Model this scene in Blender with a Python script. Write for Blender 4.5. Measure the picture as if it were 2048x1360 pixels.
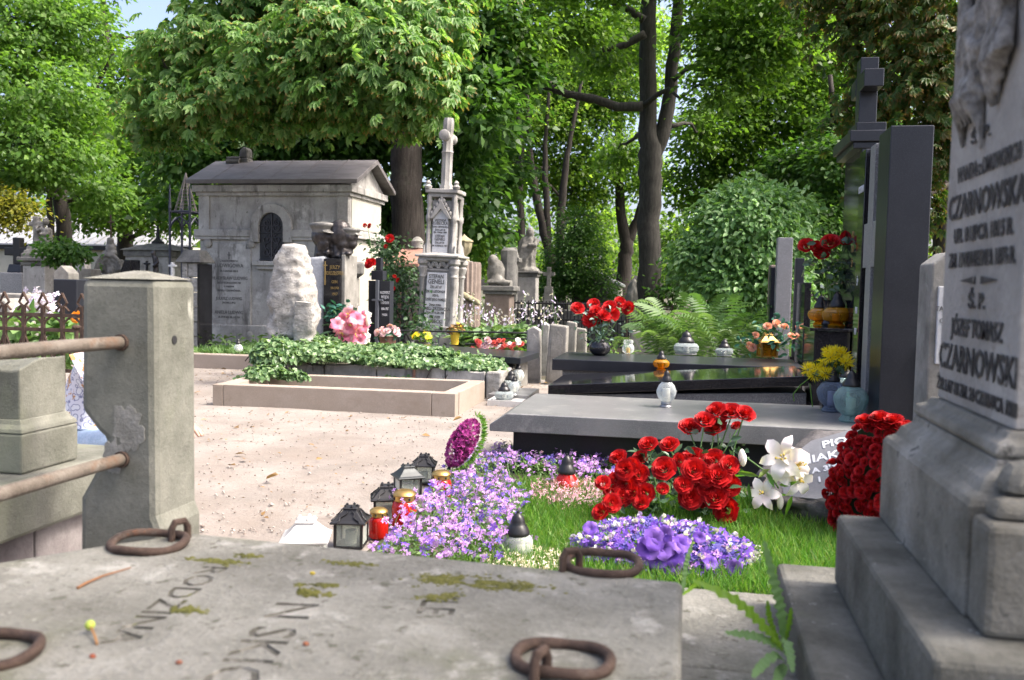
import bpy, bmesh, math, random
import numpy as np
from mathutils import Vector, Matrix, noise

for o in list(bpy.data.objects):
    bpy.data.objects.remove(o)
random.seed(7)
rng = np.random.default_rng(7)
R = math.radians
sc = bpy.context.scene
col = sc.collection

# ---------------------------------------------------------------- camera, sky, sun, exposure
# the world axes follow the rows of graves: X along a grave, Y from row to row
YAW, PITCH, ROLL, EYE, FPX = R(11), math.atan(109 / 1800), R(1.15), 1.25, 1800.0
CAM = Matrix.Rotation(YAW, 3, 'Z') @ Matrix.Rotation(math.pi / 2 - PITCH, 3, 'X') @ Matrix.Rotation(ROLL, 3, 'Z')
cd = bpy.data.cameras.new('camera')
cd.sensor_width = 36.0
cd.lens = 36.0 * FPX / 2048
cd.clip_start, cd.clip_end = 0.05, 600
cd.dof.use_dof = True
cd.dof.focus_distance = 6.5
cd.dof.aperture_fstop = 4.2
cam = bpy.data.objects.new('camera', cd)
cam.matrix_world = Matrix.Translation((0, 0, EYE)) @ CAM.to_4x4()
col.objects.link(cam)
sc.camera = cam

SUN_EL, SUN_AZ = R(54), (0.99, -0.03)          # towards the sun, on the ground plane
w = bpy.data.worlds.new('World')
sc.world = w
w.use_nodes = True
sky = w.node_tree.nodes.new('ShaderNodeTexSky')
sky.sky_type = 'NISHITA'
sky.sun_disc = False
sky.sun_elevation = SUN_EL
sky.sun_rotation = math.atan2(SUN_AZ[0], SUN_AZ[1])
sky.air_density, sky.dust_density, sky.ozone_density = 0.5, 5.5, 0.3
bgn = w.node_tree.nodes['Background']
bgn.inputs['Strength'].default_value = 0.15
w.node_tree.links.new(sky.outputs[0], bgn.inputs[0])

sd = bpy.data.lights.new('sun', 'SUN')
sd.energy = 1.45
sd.angle = R(11)
sd.color = (1.0, 0.95, 0.87)
sun = bpy.data.objects.new('sun', sd)
tosun = Vector((SUN_AZ[0] * math.cos(SUN_EL), SUN_AZ[1] * math.cos(SUN_EL), math.sin(SUN_EL) * math.hypot(*SUN_AZ)))
sun.rotation_euler = tosun.to_track_quat('Z', 'Y').to_euler()
sun.location = tosun * 40
col.objects.link(sun)

sc.view_settings.view_transform = 'Standard'
sc.view_settings.look = 'None'
sc.view_settings.gamma = 1
sc.view_settings.use_curve_mapping = False
sc.view_settings.exposure = 1.95
sc.view_settings.use_white_balance = True
sc.view_settings.white_balance_temperature = 6600
cy = sc.cycles
cy.use_denoising = True
cy.max_bounces, cy.diffuse_bounces, cy.glossy_bounces = 7, 3, 3
cy.transmission_bounces, cy.transparent_max_bounces = 6, 8
cy.caustics_reflective = cy.caustics_refractive = False
cy.sample_clamp_indirect = 6

def ray(x, y):
    return CAM @ Vector(((x - 1024) / FPX, -(y - 680) / FPX, -1.0))
FW = Vector((-math.sin(YAW), math.cos(YAW), 0))
def P(x, y, d):                      # the point d metres ahead that a measurement in the photograph gives
    r = ray(x, y)
    return Vector((0, 0, EYE)) + r * (d / r.dot(FW))
def Q(x, y, z):                      # the point at height z
    r = ray(x, y)
    return Vector((0, 0, EYE)) + r * ((z - EYE) / r.z)

# ---------------------------------------------------------------- mesh helpers
class MB:
    def __init__(s):
        s.v, s.f = [], []
    def add(s, vs, fs):
        n = len(s.v)
        s.v += [tuple(p) for p in vs]
        s.f += [tuple(i + n for i in f) for f in fs]
        return s
    def box(s, x0, x1, y0, y1, z0, z1, tx=0, ty=0):
        return s.add([(x0, y0, z0), (x1, y0, z0), (x1, y1, z0), (x0, y1, z0), (x0 + tx, y0 + ty, z1), (x1 - tx, y0 + ty, z1), (x1 - tx, y1 - ty, z1), (x0 + tx, y1 - ty, z1)],
                     [(3, 2, 1, 0), (4, 5, 6, 7), (0, 1, 5, 4), (1, 2, 6, 5), (2, 3, 7, 6), (3, 0, 4, 7)])
    def cbox(s, c, sx, sy, sz, tx=0, ty=0):           # centred in plan, standing on c
        return s.box(c[0] - sx / 2, c[0] + sx / 2, c[1] - sy / 2, c[1] + sy / 2, c[2], c[2] + sz, tx, ty)
    def prism(s, poly, ax, a, b):
        n = len(poly)
        f = {'x': lambda p, t: (t, p[0], p[1]), 'y': lambda p, t: (p[0], t, p[1]), 'z': lambda p, t: (p[0], p[1], t)}[ax]
        vs = [f(p, a) for p in poly] + [f(p, b) for p in poly]
        return s.add(vs, [tuple(range(n))[::-1], tuple(range(n, 2 * n))] + [(i, (i + 1) % n, n + (i + 1) % n, n + i) for i in range(n)])
    def lathe(s, c, prof, n=20, ang=0, sq=None, flute=0, fk=0):
        vs, fs = [], []
        for r, z in prof:
            for i in range(n):
                a = ang + 2 * math.pi * i / n
                rr = r * (1 + flute * math.cos(fk * a)) if flute else r
                vs.append((c[0] + rr * math.cos(a), c[1] + rr * math.sin(a) * (sq or 1), c[2] + z))
        m = len(prof)
        for k in range(m - 1):
            for i in range(n):
                j = (i + 1) % n
                fs.append((k * n + i, k * n + j, (k + 1) * n + j, (k + 1) * n + i))
        fs.append(tuple(range(n))[::-1])
        fs.append(tuple(range((m - 1) * n, m * n)))
        return s.add(vs, fs)
    def tube(s, pts, rad, n=8, closed=False):
        pts = [Vector(p) for p in pts]
        m = len(pts)
        if not hasattr(rad, '__len__'):
            rad = [rad] * m
        vs, fs, ref = [], [], None
        for k in range(m):
            t = (pts[(k + 1) % m] - pts[k - 1]) if closed else (pts[min(k + 1, m - 1)] - pts[max(k - 1, 0)])
            t.normalize()
            if ref is None:
                ref = t.orthogonal().normalized()
            ref = (ref - t * ref.dot(t)).normalized()
            b = t.cross(ref)
            for i in range(n):
                a = 2 * math.pi * i / n
                vs.append(pts[k] + (ref * math.cos(a) + b * math.sin(a)) * rad[k])
        for k in range(m if closed else m - 1):
            for i in range(n):
                j = (i + 1) % n
                k2 = (k + 1) % m
                fs.append((k * n + i, k * n + j, k2 * n + j, k2 * n + i))
        if not closed:
            fs += [tuple(range(n))[::-1], tuple(range((m - 1) * n, m * n))]
        return s.add(vs, fs)
    def ball(s, c, r, nu=12, nv=8, tilt=None):
        r = r if hasattr(r, '__len__') else (r, r, r)
        vs, fs = [], []
        for j in range(nv + 1):
            ph = math.pi * (0.02 + 0.96 * j / nv) - math.pi / 2
            for i in range(nu):
                th = 2 * math.pi * i / nu
                p = Vector((r[0] * math.cos(ph) * math.cos(th), r[1] * math.cos(ph) * math.sin(th), r[2] * math.sin(ph)))
                if tilt is not None:
                    p = tilt @ p
                vs.append((c[0] + p.x, c[1] + p.y, c[2] + p.z))
        for j in range(nv):
            for i in range(nu):
                k = (i + 1) % nu
                fs.append((j * nu + i, j * nu + k, (j + 1) * nu + k, (j + 1) * nu + i))
        fs += [tuple(range(nu))[::-1], tuple(range(nv * nu, nv * nu + nu))]
        return s.add(vs, fs)
    def moved(s, fn):
        s.v = [tuple(fn(Vector(p))) for p in s.v]
        return s
    def build(s, name, mat, parent=None, smooth=False, bevel=0, seg=2, loc=None, sharp=38):
        me = bpy.data.meshes.new(name)
        off = Vector(loc) if loc is not None else (Vector(parent['_o']) if parent is not None else Vector((0, 0, 0)))
        me.from_pydata([(p[0] - off.x, p[1] - off.y, p[2] - off.z) for p in s.v], [], s.f)
        return finish(name, me, mat, parent, smooth, bevel, seg, off, sharp)

def finish(name, me, mat, parent=None, smooth=False, bevel=0, seg=2, off=None, sharp=38):
    me.materials.append(mat)
    if smooth:
        me.polygons.foreach_set('use_smooth', [True] * len(me.polygons))
        if sharp:
            me.set_sharp_from_angle(angle=R(sharp))
    o = bpy.data.objects.new(name, me)
    col.objects.link(o)
    if parent is not None:
        o.parent = parent
        o['_o'] = parent['_o']
    elif off is not None:
        o.location = off
        o['_o'] = tuple(off)
    if bevel:
        m = o.modifiers.new('edge', 'BEVEL')
        m.width, m.segments, m.limit_method, m.angle_limit = bevel, seg, 'ANGLE', R(35)
        m.harden_normals = False
    return o

def arr_mesh(name, V_, F_, mat, parent=None, off=(0, 0, 0), smooth=False, attr=None, loc=None):
    """numpy verts (n,3), faces (m,k) of one size"""
    off = np.array(parent['_o'] if parent is not None else (loc if loc is not None else off), float)
    me = bpy.data.meshes.new(name)
    n, m, k = len(V_), len(F_), F_.shape[1]
    me.vertices.add(n)
    me.vertices.foreach_set('co', (V_ - off).astype(np.float32).ravel())
    me.loops.add(m * k)
    me.loops.foreach_set('vertex_index', F_.astype(np.int32).ravel())
    me.polygons.add(m)
    me.polygons.foreach_set('loop_start', np.arange(0, m * k, k, dtype=np.int32))
    me.update(calc_edges=True)
    if attr is not None:
        a = me.attributes.new('tip', 'FLOAT', 'POINT')
        a.data.foreach_set('value', attr.astype(np.float32))
    if smooth:
        me.polygons.foreach_set('use_smooth', [True] * m)
    return finish(name, me, mat, parent, off=Vector(off))

def tag(o, label, cat, group=None, kind=None):
    if label:
        o['label'] = label
    if cat:
        o['category'] = cat
    if group:
        o['group'] = group
    if kind:
        o['kind'] = kind
    return o

def T(name, label, cat, loc=(0, 0, 0), group=None):
    o = bpy.data.objects.new(name, None)
    o.empty_display_size = 0.1
    o.location = loc
    o['_o'] = tuple(loc)
    col.objects.link(o)
    return tag(o, label, cat, group)

def dup(root, loc=None, rotz=None, scale=None, label=None):
    def cp(o, par):
        c = o.copy()
        col.objects.link(c)
        c.parent = par
        for ch in list(o.children):
            cp(ch, c)
        return c
    r = cp(root, None)
    if loc is not None:
        r.location = loc
    if rotz is not None:
        r.rotation_euler = (0, 0, rotz)
    if scale is not None:
        r.scale = (scale,) * 3 if not hasattr(scale, '__len__') else scale
    if label:
        r['label'] = label
    return r

def text(s, size, org, xd, yd, mat, parent, name='inscription', ext=0.0015, sx=1.0, align='CENTER', bold=0.0, fitw=None):
    cu = bpy.data.curves.new(name, 'FONT')
    cu.body, cu.size, cu.extrude, cu.resolution_u, cu.align_x, cu.offset = s, size, ext, 2, align, bold
    to = bpy.data.objects.new(name, cu)
    me = bpy.data.meshes.new_from_object(to)
    bpy.data.objects.remove(to)
    xd, yd = Vector(xd).normalized(), Vector(yd).normalized()
    nd = xd.cross(yd)
    off = Vector(parent['_o']) if parent is not None else Vector((0, 0, 0))
    org = Vector(org)
    if fitw:
        xs_ = [v.co.x for v in me.vertices]
        sx = fitw / (max(xs_) - min(xs_))
    for v in me.vertices:
        c = v.co
        v.co = org + xd * c.x * sx + yd * c.y + nd * c.z - off
    return finish(name, me, mat, parent)

def sculpt(name, mb, mat, parent, voxel=0.02, smooth=6, rough=0.0, rs=8.0, loc=None):
    """fuse overlapping forms into one carved surface"""
    o = mb.build(name, mat, parent, loc=loc)
    m = o.modifiers.new('fuse', 'REMESH')
    m.mode, m.voxel_size, m.use_smooth_shade = 'VOXEL', voxel, True
    if smooth:
        m = o.modifiers.new('soft', 'SMOOTH')
        m.factor, m.iterations = 0.5, smooth
    if rough:
        tx = bpy.data.textures.new(name, 'CLOUDS')
        tx.noise_scale = 1.0 / rs
        m = o.modifiers.new('chisel', 'DISPLACE')
        m.texture, m.strength, m.mid_level = tx, rough, 0.5
    me = bpy.data.meshes.new_from_object(o.evaluated_get(bpy.context.evaluated_depsgraph_get()))
    o.modifiers.clear()
    bm = bmesh.new()
    bm.from_mesh(me)
    bm.verts.ensure_lookup_table()
    seen, best = set(), []
    for v in bm.verts:                      # keep the outer skin only
        if v.index in seen:
            continue
        st, isl = [v], []
        seen.add(v.index)
        while st:
            q = st.pop()
            isl.append(q)
            for e in q.link_edges:
                w_ = e.other_vert(q)
                if w_.index not in seen:
                    seen.add(w_.index)
                    st.append(w_)
        if len(isl) > len(best):
            best = isl
    keep = {v.index for v in best}
    bmesh.ops.delete(bm, geom=[v for v in bm.verts if v.index not in keep], context='VERTS')
    bm.to_mesh(me)
    bm.free()
    o.data = me
    return o

def boulder(name, c, r, mat, parent=None, sub=4, amp=0.25, fs=1.2, flat=None, seed=0, loc=None, facet=0.0):
    bm = bmesh.new()
    bmesh.ops.create_icosphere(bm, subdivisions=sub, radius=1.0)
    sd_ = Vector((seed * 7.3, seed * 3.1, seed * 1.7))
    off = Vector(parent['_o']) if parent is not None else Vector(loc or (0, 0, 0))
    for v in bm.verts:
        n = v.co.normalized()
        k = 1 + amp * noise.fractal(n * fs + sd_, 0.9, 2.1, 5)
        if facet:
            k += facet * (noise.cell(n * 2.2 + sd_) - 0.5)
        p = Vector((n.x * r[0] * k, n.y * r[1] * k, n.z * r[2] * k))
        if flat:
            p = flat(p)
        v.co = Vector(c) + p - off
    me = bpy.data.meshes.new(name)
    bm.to_mesh(me)
    bm.free()
    return finish(name, me, mat, parent, smooth=True, off=off, sharp=0)

# ---------------------------------------------------------------- materials
def newmat(name):
    m = bpy.data.materials.new(name)
    m.use_nodes = True
    nt = m.node_tree
    return m, nt, nt.nodes['Principled BSDF']
def nd(nt, t, **kw):
    n = nt.nodes.new(t)
    for k, v in kw.items():
        if k in n.inputs:
            n.inputs[k].default_value = v
        else:
            setattr(n, k, v)
    return n
def ramp(nt, fac, stops):
    r = nt.nodes.new('ShaderNodeValToRGB')
    e = r.color_ramp.elements
    while len(e) < len(stops):
        e.new(0.5)
    for q, (p, c) in zip(e, stops):
        q.position = p
        q.color = (*c, 1) if len(c) == 3 else c
    nt.links.new(fac, r.inputs[0])
    return r.outputs[0]
def mixc(nt, fac, a, b, mode='MIX'):
    m = nt.nodes.new('ShaderNodeMix')
    m.data_type, m.blend_type = 'RGBA', mode
    for i, x in ((0, fac), (6, a), (7, b)):
        if hasattr(x, 'links'):
            nt.links.new(x, m.inputs[i])
        else:
            m.inputs[i].default_value = x if i == 0 else (*x, 1)
    return m.outputs[2]
def noisen(nt, vec, scale, detail=6, rough=0.6, stretch=None):
    if stretch:
        mp = nt.nodes.new('ShaderNodeMapping')
        mp.inputs['Scale'].default_value = stretch
        nt.links.new(vec, mp.inputs[0])
        vec = mp.outputs[0]
    n = nt.nodes.new('ShaderNodeTexNoise')
    n.inputs['Scale'].default_value, n.inputs['Detail'].default_value, n.inputs['Roughness'].default_value = scale, detail, rough
    nt.links.new(vec, n.inputs['Vector'])
    return n.outputs[0]

def mat(name, cols, scale=5, rough=0.85, bump=0.25, bs=40, metal=0.0, spec=0.4, patches=(), speck=None, coat=0.0, stretch=None):
    """cols: ramp colours of the mottling; patches: (scale, lo, hi, colour, stretch) lichen, stains, rust; speck: (scale, colour, lo, hi)"""
    m, nt, b = newmat(name)
    tc = nt.nodes.new('ShaderNodeTexCoord').outputs['Object']
    n1 = noisen(nt, tc, scale, 8, 0.65, stretch)
    k = len(cols)
    c = ramp(nt, n1, [(0.32 + 0.36 * i / max(k - 1, 1), q) for i, q in enumerate(cols)])
    fine = noisen(nt, tc, bs, 5, 0.7)
    c = mixc(nt, 0.35, c, ramp(nt, fine, [(0.25, (0.35,) * 3), (0.75, (1, 1, 1))]), 'MULTIPLY')
    for ps, lo, hi, pc, st in patches:
        f = ramp(nt, noisen(nt, tc, ps, 7, 0.68, st), [(lo, (0, 0, 0)), (hi, (1, 1, 1))])
        c = mixc(nt, f, c, pc)
    if speck:
        vo = nt.nodes.new('ShaderNodeTexVoronoi')
        vo.inputs['Scale'].default_value = speck[0]
        nt.links.new(tc, vo.inputs['Vector'])
        f = ramp(nt, vo.outputs['Color'], [(speck[2], (0, 0, 0)), (speck[3], (1, 1, 1))])
        c = mixc(nt, f, c, speck[1])
    nt.links.new(c, b.inputs['Base Color'])
    b.inputs['Roughness'].default_value = rough
    b.inputs['Metallic'].default_value = metal
    b.inputs['Specular IOR Level'].default_value = spec
    b.inputs['Coat Weight'].default_value = coat
    b.inputs['Coat Roughness'].default_value = 0.03
    if bump:
        bp = nt.nodes.new('ShaderNodeBump')
        bp.inputs['Strength'].default_value = bump
        bp.inputs['Distance'].default_value = 0.01
        mx = nt.nodes.new('ShaderNodeMath')
        mx.operation = 'ADD'
        nt.links.new(fine, mx.inputs[0])
        nt.links.new(n1, mx.inputs[1])
        nt.links.new(mx.outputs[0], bp.inputs['Height'])
        nt.links.new(bp.outputs[0], b.inputs['Normal'])
    return m

def leafmat(name, cols, trans=0.4, rough=0.45, tip=None, spec=0.35):
    m, nt, b = newmat(name)
    g = nt.nodes.new('ShaderNodeNewGeometry')
    k = len(cols)
    c = ramp(nt, g.outputs['Random Per Island'], [(i / max(k - 1, 1), q) for i, q in enumerate(cols)])
    if tip:
        a = nd(nt, 'ShaderNodeAttribute', attribute_name='tip')
        f = ramp(nt, a.outputs['Fac'], [(tip[1], (0, 0, 0)), (tip[2], (1, 1, 1))])
        c = mixc(nt, f, c, tip[0])
    nt.links.new(c, b.inputs['Base Color'])
    b.inputs['Roughness'].default_value = rough
    b.inputs['Specular IOR Level'].default_value = spec
    t = nt.nodes.new('ShaderNodeBsdfTranslucent')
    nt.links.new(mixc(nt, 1.0, c, (1.5, 1.6, 0.7), 'MULTIPLY'), t.inputs[0])
    mx = nt.nodes.new('ShaderNodeMixShader')
    mx.inputs[0].default_value = trans
    nt.links.new(b.outputs[0], mx.inputs[1])
    nt.links.new(t.outputs[0], mx.inputs[2])
    nt.links.new(mx.outputs[0], nt.nodes['Material Output'].inputs[0])
    return m

def glass(name, tint=(1, 1, 1), clear=0.75, diff=(0.8, 0.85, 0.85), dens=0.12, rough=0.04, bumpy=0):
    """thin hollow glass: mostly see-through, a mirror sheen, a little body colour"""
    m, nt, b = newmat(name)
    tr = nd(nt, 'ShaderNodeBsdfTransparent')
    tr.inputs[0].default_value = (*tint, 1)
    b.inputs['Base Color'].default_value = (*diff, 1)
    b.inputs['Roughness'].default_value = rough
    b.inputs['Specular IOR Level'].default_value = 0.9
    lw = nd(nt, 'ShaderNodeLayerWeight', Blend=0.35)
    mr = nt.nodes.new('ShaderNodeMapRange')
    mr.inputs['To Min'].default_value = dens
    mr.inputs['To Max'].default_value = 0.9
    nt.links.new(lw.outputs['Facing'], mr.inputs[0])
    if bumpy:
        tc = nt.nodes.new('ShaderNodeTexCoord').outputs['Object']
        vo = nt.nodes.new('ShaderNodeTexVoronoi')
        vo.inputs['Scale'].default_value = bumpy
        nt.links.new(tc, vo.inputs['Vector'])
        bp = nd(nt, 'ShaderNodeBump', Strength=0.8, Distance=0.01)
        nt.links.new(vo.outputs[0], bp.inputs['Height'])
        nt.links.new(bp.outputs[0], b.inputs['Normal'])
    mx = nt.nodes.new('ShaderNodeMixShader')
    nt.links.new(mr.outputs[0], mx.inputs[0])
    nt.links.new(tr.outputs[0], mx.inputs[1])
    nt.links.new(b.outputs[0], mx.inputs[2])
    nt.links.new(mx.outputs[0], nt.nodes['Material Output'].inputs[0])
    return m
def plain(name, c, rough=0.5, metal=0, spec=0.4):
    return mat(name, [tuple(x * 0.9 for x in c), tuple(min(1, x * 1.08) for x in c)], 9, rough, 0.05, 60, metal, spec)

K = {}
# the mossy sandstone of the near tombs
K['near_stone'] = mat('grey_sandstone', [(.165, .16, .132), (.245, .24, .205), (.33, .322, .28)], 5, .92, .9, 80,
    patches=[(1.9, .52, .66, (.165, .168, .115), None), (8, .57, .67, (.37, .36, .32), None), (24, .58, .66, (.11, .107, .08), None), (60, .63, .69, (.42, .41, .375), None)])
K['post_stone'] = mat('green_grey_sandstone', [(.10, .102, .08), (.18, .182, .15), (.265, .263, .22)], 4, .92, .45, 100,
    patches=[(1.1, .52, .68, (.20, .215, .14), (1, 1, .35)), (7, .63, .72, (.42, .42, .36), (1, 1, .4)), (14, .62, .72, (.12, .12, .10), None)])
K['mortar'] = mat('pale_mortar', [(.20, .195, .17), (.28, .275, .245), (.36, .35, .32)], 14, .95, .8, 60)
K['monument_stone'] = mat('weathered_limestone', [(.13, .123, .098), (.235, .225, .19), (.37, .358, .32)], 5, .9, .9, 65,
    patches=[(1.5, .50, .66, (.14, .135, .112), (1, 1, .3)), (3.2, .58, .70, (.20, .185, .13), (1, 1, .5)), (20, .60, .68, (.08, .078, .068), None), (45, .64, .70, (.42, .41, .385), None)])
K['shaft_stone'] = mat('pale_monument_stone', [(.25, .24, .225), (.34, .328, .31), (.425, .412, .39)], 4, .85, .5, 70,
    patches=[(2.6, .50, .66, (.215, .205, .188), (1, 1, .25)), (10, .58, .68, (.24, .22, .195), None), (30, .66, .72, (.20, .19, .17), None)])
K['step_stone'] = mat('damp_step_stone', [(.085, .083, .067), (.155, .152, .127), (.235, .23, .198)], 6, .9, .9, 65,
    patches=[(2.5, .56, .68, (.14, .145, .10), None), (26, .64, .72, (.38, .38, .35), None)])
K['mauso'] = mat('stained_limestone', [(.25, .242, .23), (.40, .39, .372), (.54, .53, .51)], 1.3, .9, .3, 30,
    patches=[(.9, .50, .66, (.25, .243, .233), (1, 1, .45)), (2.2, .54, .70, (.62, .61, .59), None), (5, .55, .68, (.13, .125, .118), (1, 1, .22)), (14, .60, .68, (.15, .145, .135), (1, 1, .5))])
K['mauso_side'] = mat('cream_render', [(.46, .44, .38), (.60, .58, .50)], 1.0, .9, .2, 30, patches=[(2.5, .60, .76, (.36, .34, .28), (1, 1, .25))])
K['roof_sheet'] = mat('lead_sheet', [(.125, .116, .12), (.185, .174, .178), (.235, .224, .23)], 1.6, .6, .12, 40, patches=[(1.2, .5, .75, (.12, .11, .113), (1, 4, 4)), (3, .66, .78, (.24, .23, .225), (.3, 2, 2))], stretch=(1, 3, 3))
K['old_stone'] = mat('old_grave_stone', [(.14, .135, .12), (.24, .232, .21), (.33, .32, .295)], 4, .9, .4, 40,
    patches=[(2.4, .54, .70, (.16, .155, .14), (1, 1, .35)), (9, .64, .74, (.48, .47, .44), None)])
K['statue_stone'] = mat('statue_stone', [(.10, .096, .085), (.19, .183, .165), (.30, .29, .265)], 6, .9, .4, 40, patches=[(3, .56, .72, (.14, .135, .125), None)])
K['dark_stone'] = mat('sooty_stone', [(.085, .085, .08), (.15, .148, .14), (.22, .215, .20)], 5, .9, .4, 40, patches=[(3, .58, .74, (.12, .135, .085), None)])
K['gothic'] = mat('carved_pale_stone', [(.20, .193, .18), (.33, .32, .30), (.43, .42, .395)], 4, .88, .35, 40, patches=[(3.5, .54, .68, (.22, .215, .205), (1, 1, .4))])
K['marble'] = mat('white_marble', [(.48, .495, .51), (.60, .61, .625)], 3, .35, .03, 40, patches=[(2.0, .62, .80, (.56, .57, .58), None)])
K['pink_stone'] = mat('pink_sandstone', [(.16, .125, .105), (.25, .20, .17)], 6, .9, .35, 50, patches=[(4, .58, .74, (.20, .17, .14), (1, 1, .3))])
K['sand_urn'] = mat('ochre_stone', [(.25, .23, .14), (.40, .35, .23)], 4, .9, .3, 40)
K['terracotta'] = mat('terracotta_slab', [(.30, .16, .12), (.40, .225, .17)], 6, .85, .25, 50)
K['lime_rock'] = mat('rough_limestone', [(.20, .194, .178), (.34, .33, .31), (.46, .45, .43)], 9, .92, 1.0, 34,
    patches=[(3.2, .52, .66, (.26, .245, .215), None), (12, .58, .68, (.54, .53, .51), None), (24, .58, .66, (.12, .115, .105), None)], stretch=(1, 1, 2.2))
K['blue_rock'] = mat('split_grey_granite', [(.34, .36, .39), (.50, .52, .55)], 5, .8, .6, 40)
K['boulder'] = mat('dark_fieldstone', [(.05, .046, .045), (.12, .11, .108), (.24, .225, .22)], 5, .75, .8, 30, patches=[(4, .60, .74, (.34, .315, .29), (1, 1, 3))])
K['plate'] = mat('slate_plate', [(.17, .175, .19), (.24, .245, .26)], 6, .5, .1, 90)
K['gran_grey'] = mat('grey_granite', [(.145, .148, .152), (.20, .203, .206)], 3, .34, .03, 220, spec=.5, speck=(420, (.26, .265, .27), .66, .9), patches=[(1.4, .5, .74, (.26, .256, .245), None), (5, .56, .72, (.29, .285, .27), None)])
K['gran_side'] = mat('sawn_granite', [(.085, .09, .10), (.135, .14, .15)], 3, .55, .1, 220, spec=.4, speck=(300, (.24, .25, .26), .66, .74))
K['gran_black'] = mat('black_granite', [(.008, .008, .010), (.016, .016, .019)], 3, .07, 0, 220, spec=.5, speck=(420, (.05, .05, .055), .74, .8))
K['gran_dark'] = mat('dark_granite', [(.016, .018, .024), (.026, .028, .036)], 3, .3, .01, 220, spec=.3, speck=(420, (.036, .039, .047), .70, .9))
K['gran_mid'] = mat('pale_cross_granite', [(.17, .172, .18), (.23, .232, .24)], 3, .4, .03, 220, speck=(300, (.33, .33, .34), .66, .74))
K['beige'] = mat('beige_cast_stone', [(.30, .25, .205), (.37, .315, .268)], 2.4, .85, .15, 80, patches=[(1.8, .54, .72, (.25, .205, .165), (1, 1, 2)), (9, .60, .72, (.24, .20, .16), None)])
K['rust'] = mat('rusty_iron', [(.04, .028, .022), (.085, .055, .041), (.13, .088, .066)], 16, .85, .5, 80, metal=.2, patches=[(9, .58, .70, (.15, .13, .112), None), (20, .60, .68, (.15, .062, .032), None)])
K['rail'] = mat('rusty_rail', [(.10, .08, .06), (.165, .138, .11), (.215, .188, .155)], 14, .8, .5, 80, patches=[(6, .56, .68, (.15, .085, .05), None), (30, .6, .7, (.08, .055, .04), None)])
K['iron'] = plain('black_iron', (.025, .025, .028), .5, .3)
K['iron_blue'] = plain('blue_black_iron', (.055, .06, .085), .5, .3)
K['bronze'] = mat('dark_bronze', [(.03, .026, .025), (.06, .054, .053), (.10, .095, .097)], 9, .42, .25, 50, metal=.6, patches=[(6, .62, .74, (.13, .145, .15), None)])
K['gold'] = plain('gold_paint', (.42, .30, .12), .4, .5)
K['brass'] = plain('brass_lid', (.62, .40, .13), .28, .85)
K['black_plastic'] = plain('black_cap', (.018, .018, .02), .35)
K['zinc'] = plain('zinc_sheet', (.34, .35, .36), .4, .6)
K['ink'] = plain('inscription_black', (.02, .02, .022), .8)
K['ink_grey'] = plain('inscription_grey', (.12, .118, .115), .9)
K['cut'] = mat('cut_letter', [(.06, .056, .045), (.10, .095, .078), (.20, .19, .165)], 22, .95, .6, 70, patches=[(30, .55, .62, (.225, .218, .19), None), (14, .60, .66, (.13, .135, .05), None)])
K['silver_ink'] = plain('silver_letter', (.72, .74, .78), .4)
K['wax'] = plain('candle_wax', (.80, .77, .68), .6)
K['white_paint'] = plain('white_enamel', (.62, .62, .61), .35)
K['sand'] = mat('sandy_path', [(.20, .175, .154), (.26, .232, .208), (.315, .287, .26)], 1.6, .95, .9, 45,
    patches=[(.6, .50, .70, (.20, .168, .142), None), (2.5, .58, .74, (.17, .138, .114), (1, 2.6, 1)), (26, .62, .74, (.20, .155, .125), None), (55, .64, .72, (.42, .38, .34), None)])
K['soil'] = mat('dark_soil', [(.05, .042, .03), (.085, .075, .05), (.10, .105, .055)], 1.2, .95, .6, 30, patches=[(3, .52, .62, (.06, .085, .03), None)])
K['bark'] = mat('tree_bark', [(.018, .015, .013), (.038, .032, .028), (.062, .054, .047)], 7, .95, 1.0, 26, stretch=(2.5, 2.5, .35), patches=[(1.5, .58, .75, (.045, .048, .034), None)])
K['bark_grey'] = mat('maple_bark', [(.028, .026, .023), (.052, .049, .043), (.08, .075, .066)], 8, .95, .8, 30, stretch=(2.5, 2.5, .4))
K['moss'] = mat('moss', [(.06, .065, .012), (.15, .15, .03), (.22, .21, .06)], 30, .95, 1.0, 90)
# ================================================================ ground, path, trees
L_ = {}
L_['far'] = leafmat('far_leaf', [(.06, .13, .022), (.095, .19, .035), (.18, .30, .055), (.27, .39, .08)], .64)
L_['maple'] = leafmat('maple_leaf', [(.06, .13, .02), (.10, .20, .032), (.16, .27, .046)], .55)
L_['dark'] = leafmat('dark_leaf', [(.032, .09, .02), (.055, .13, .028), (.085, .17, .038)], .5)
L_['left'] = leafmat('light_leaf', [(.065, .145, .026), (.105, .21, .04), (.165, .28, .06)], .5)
L_['yellow'] = leafmat('yellow_leaf', [(.16, .17, .02), (.26, .24, .03), (.12, .16, .03)], .45)
L_['chest'] = leafmat('chestnut_leaf', [(.065, .16, .035), (.11, .225, .06), (.165, .29, .09), (.24, .36, .13)], .46, .48, tip=((.30, .22, .08), .86, 1.4))
L_['chest_brown'] = leafmat('browned_chestnut_leaf', [(.035, .09, .018), (.06, .125, .028), (.085, .135, .034), (.13, .115, .038)], .34, .45, tip=((.20, .12, .04), .7, 1.2))
L_['lilac'] = leafmat('lilac_leaf', [(.09, .20, .06), (.15, .29, .10), (.235, .385, .155)], .35, .4, spec=.5)
L_['fern'] = leafmat('fern_leaf', [(.055, .125, .035), (.095, .18, .062), (.16, .25, .105)], .35, .5)
L_['ivy'] = leafmat('ivy_leaf', [(.04, .10, .03), (.085, .165, .06), (.15, .25, .105), (.23, .33, .15)], .25, .38, spec=.5)
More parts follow.
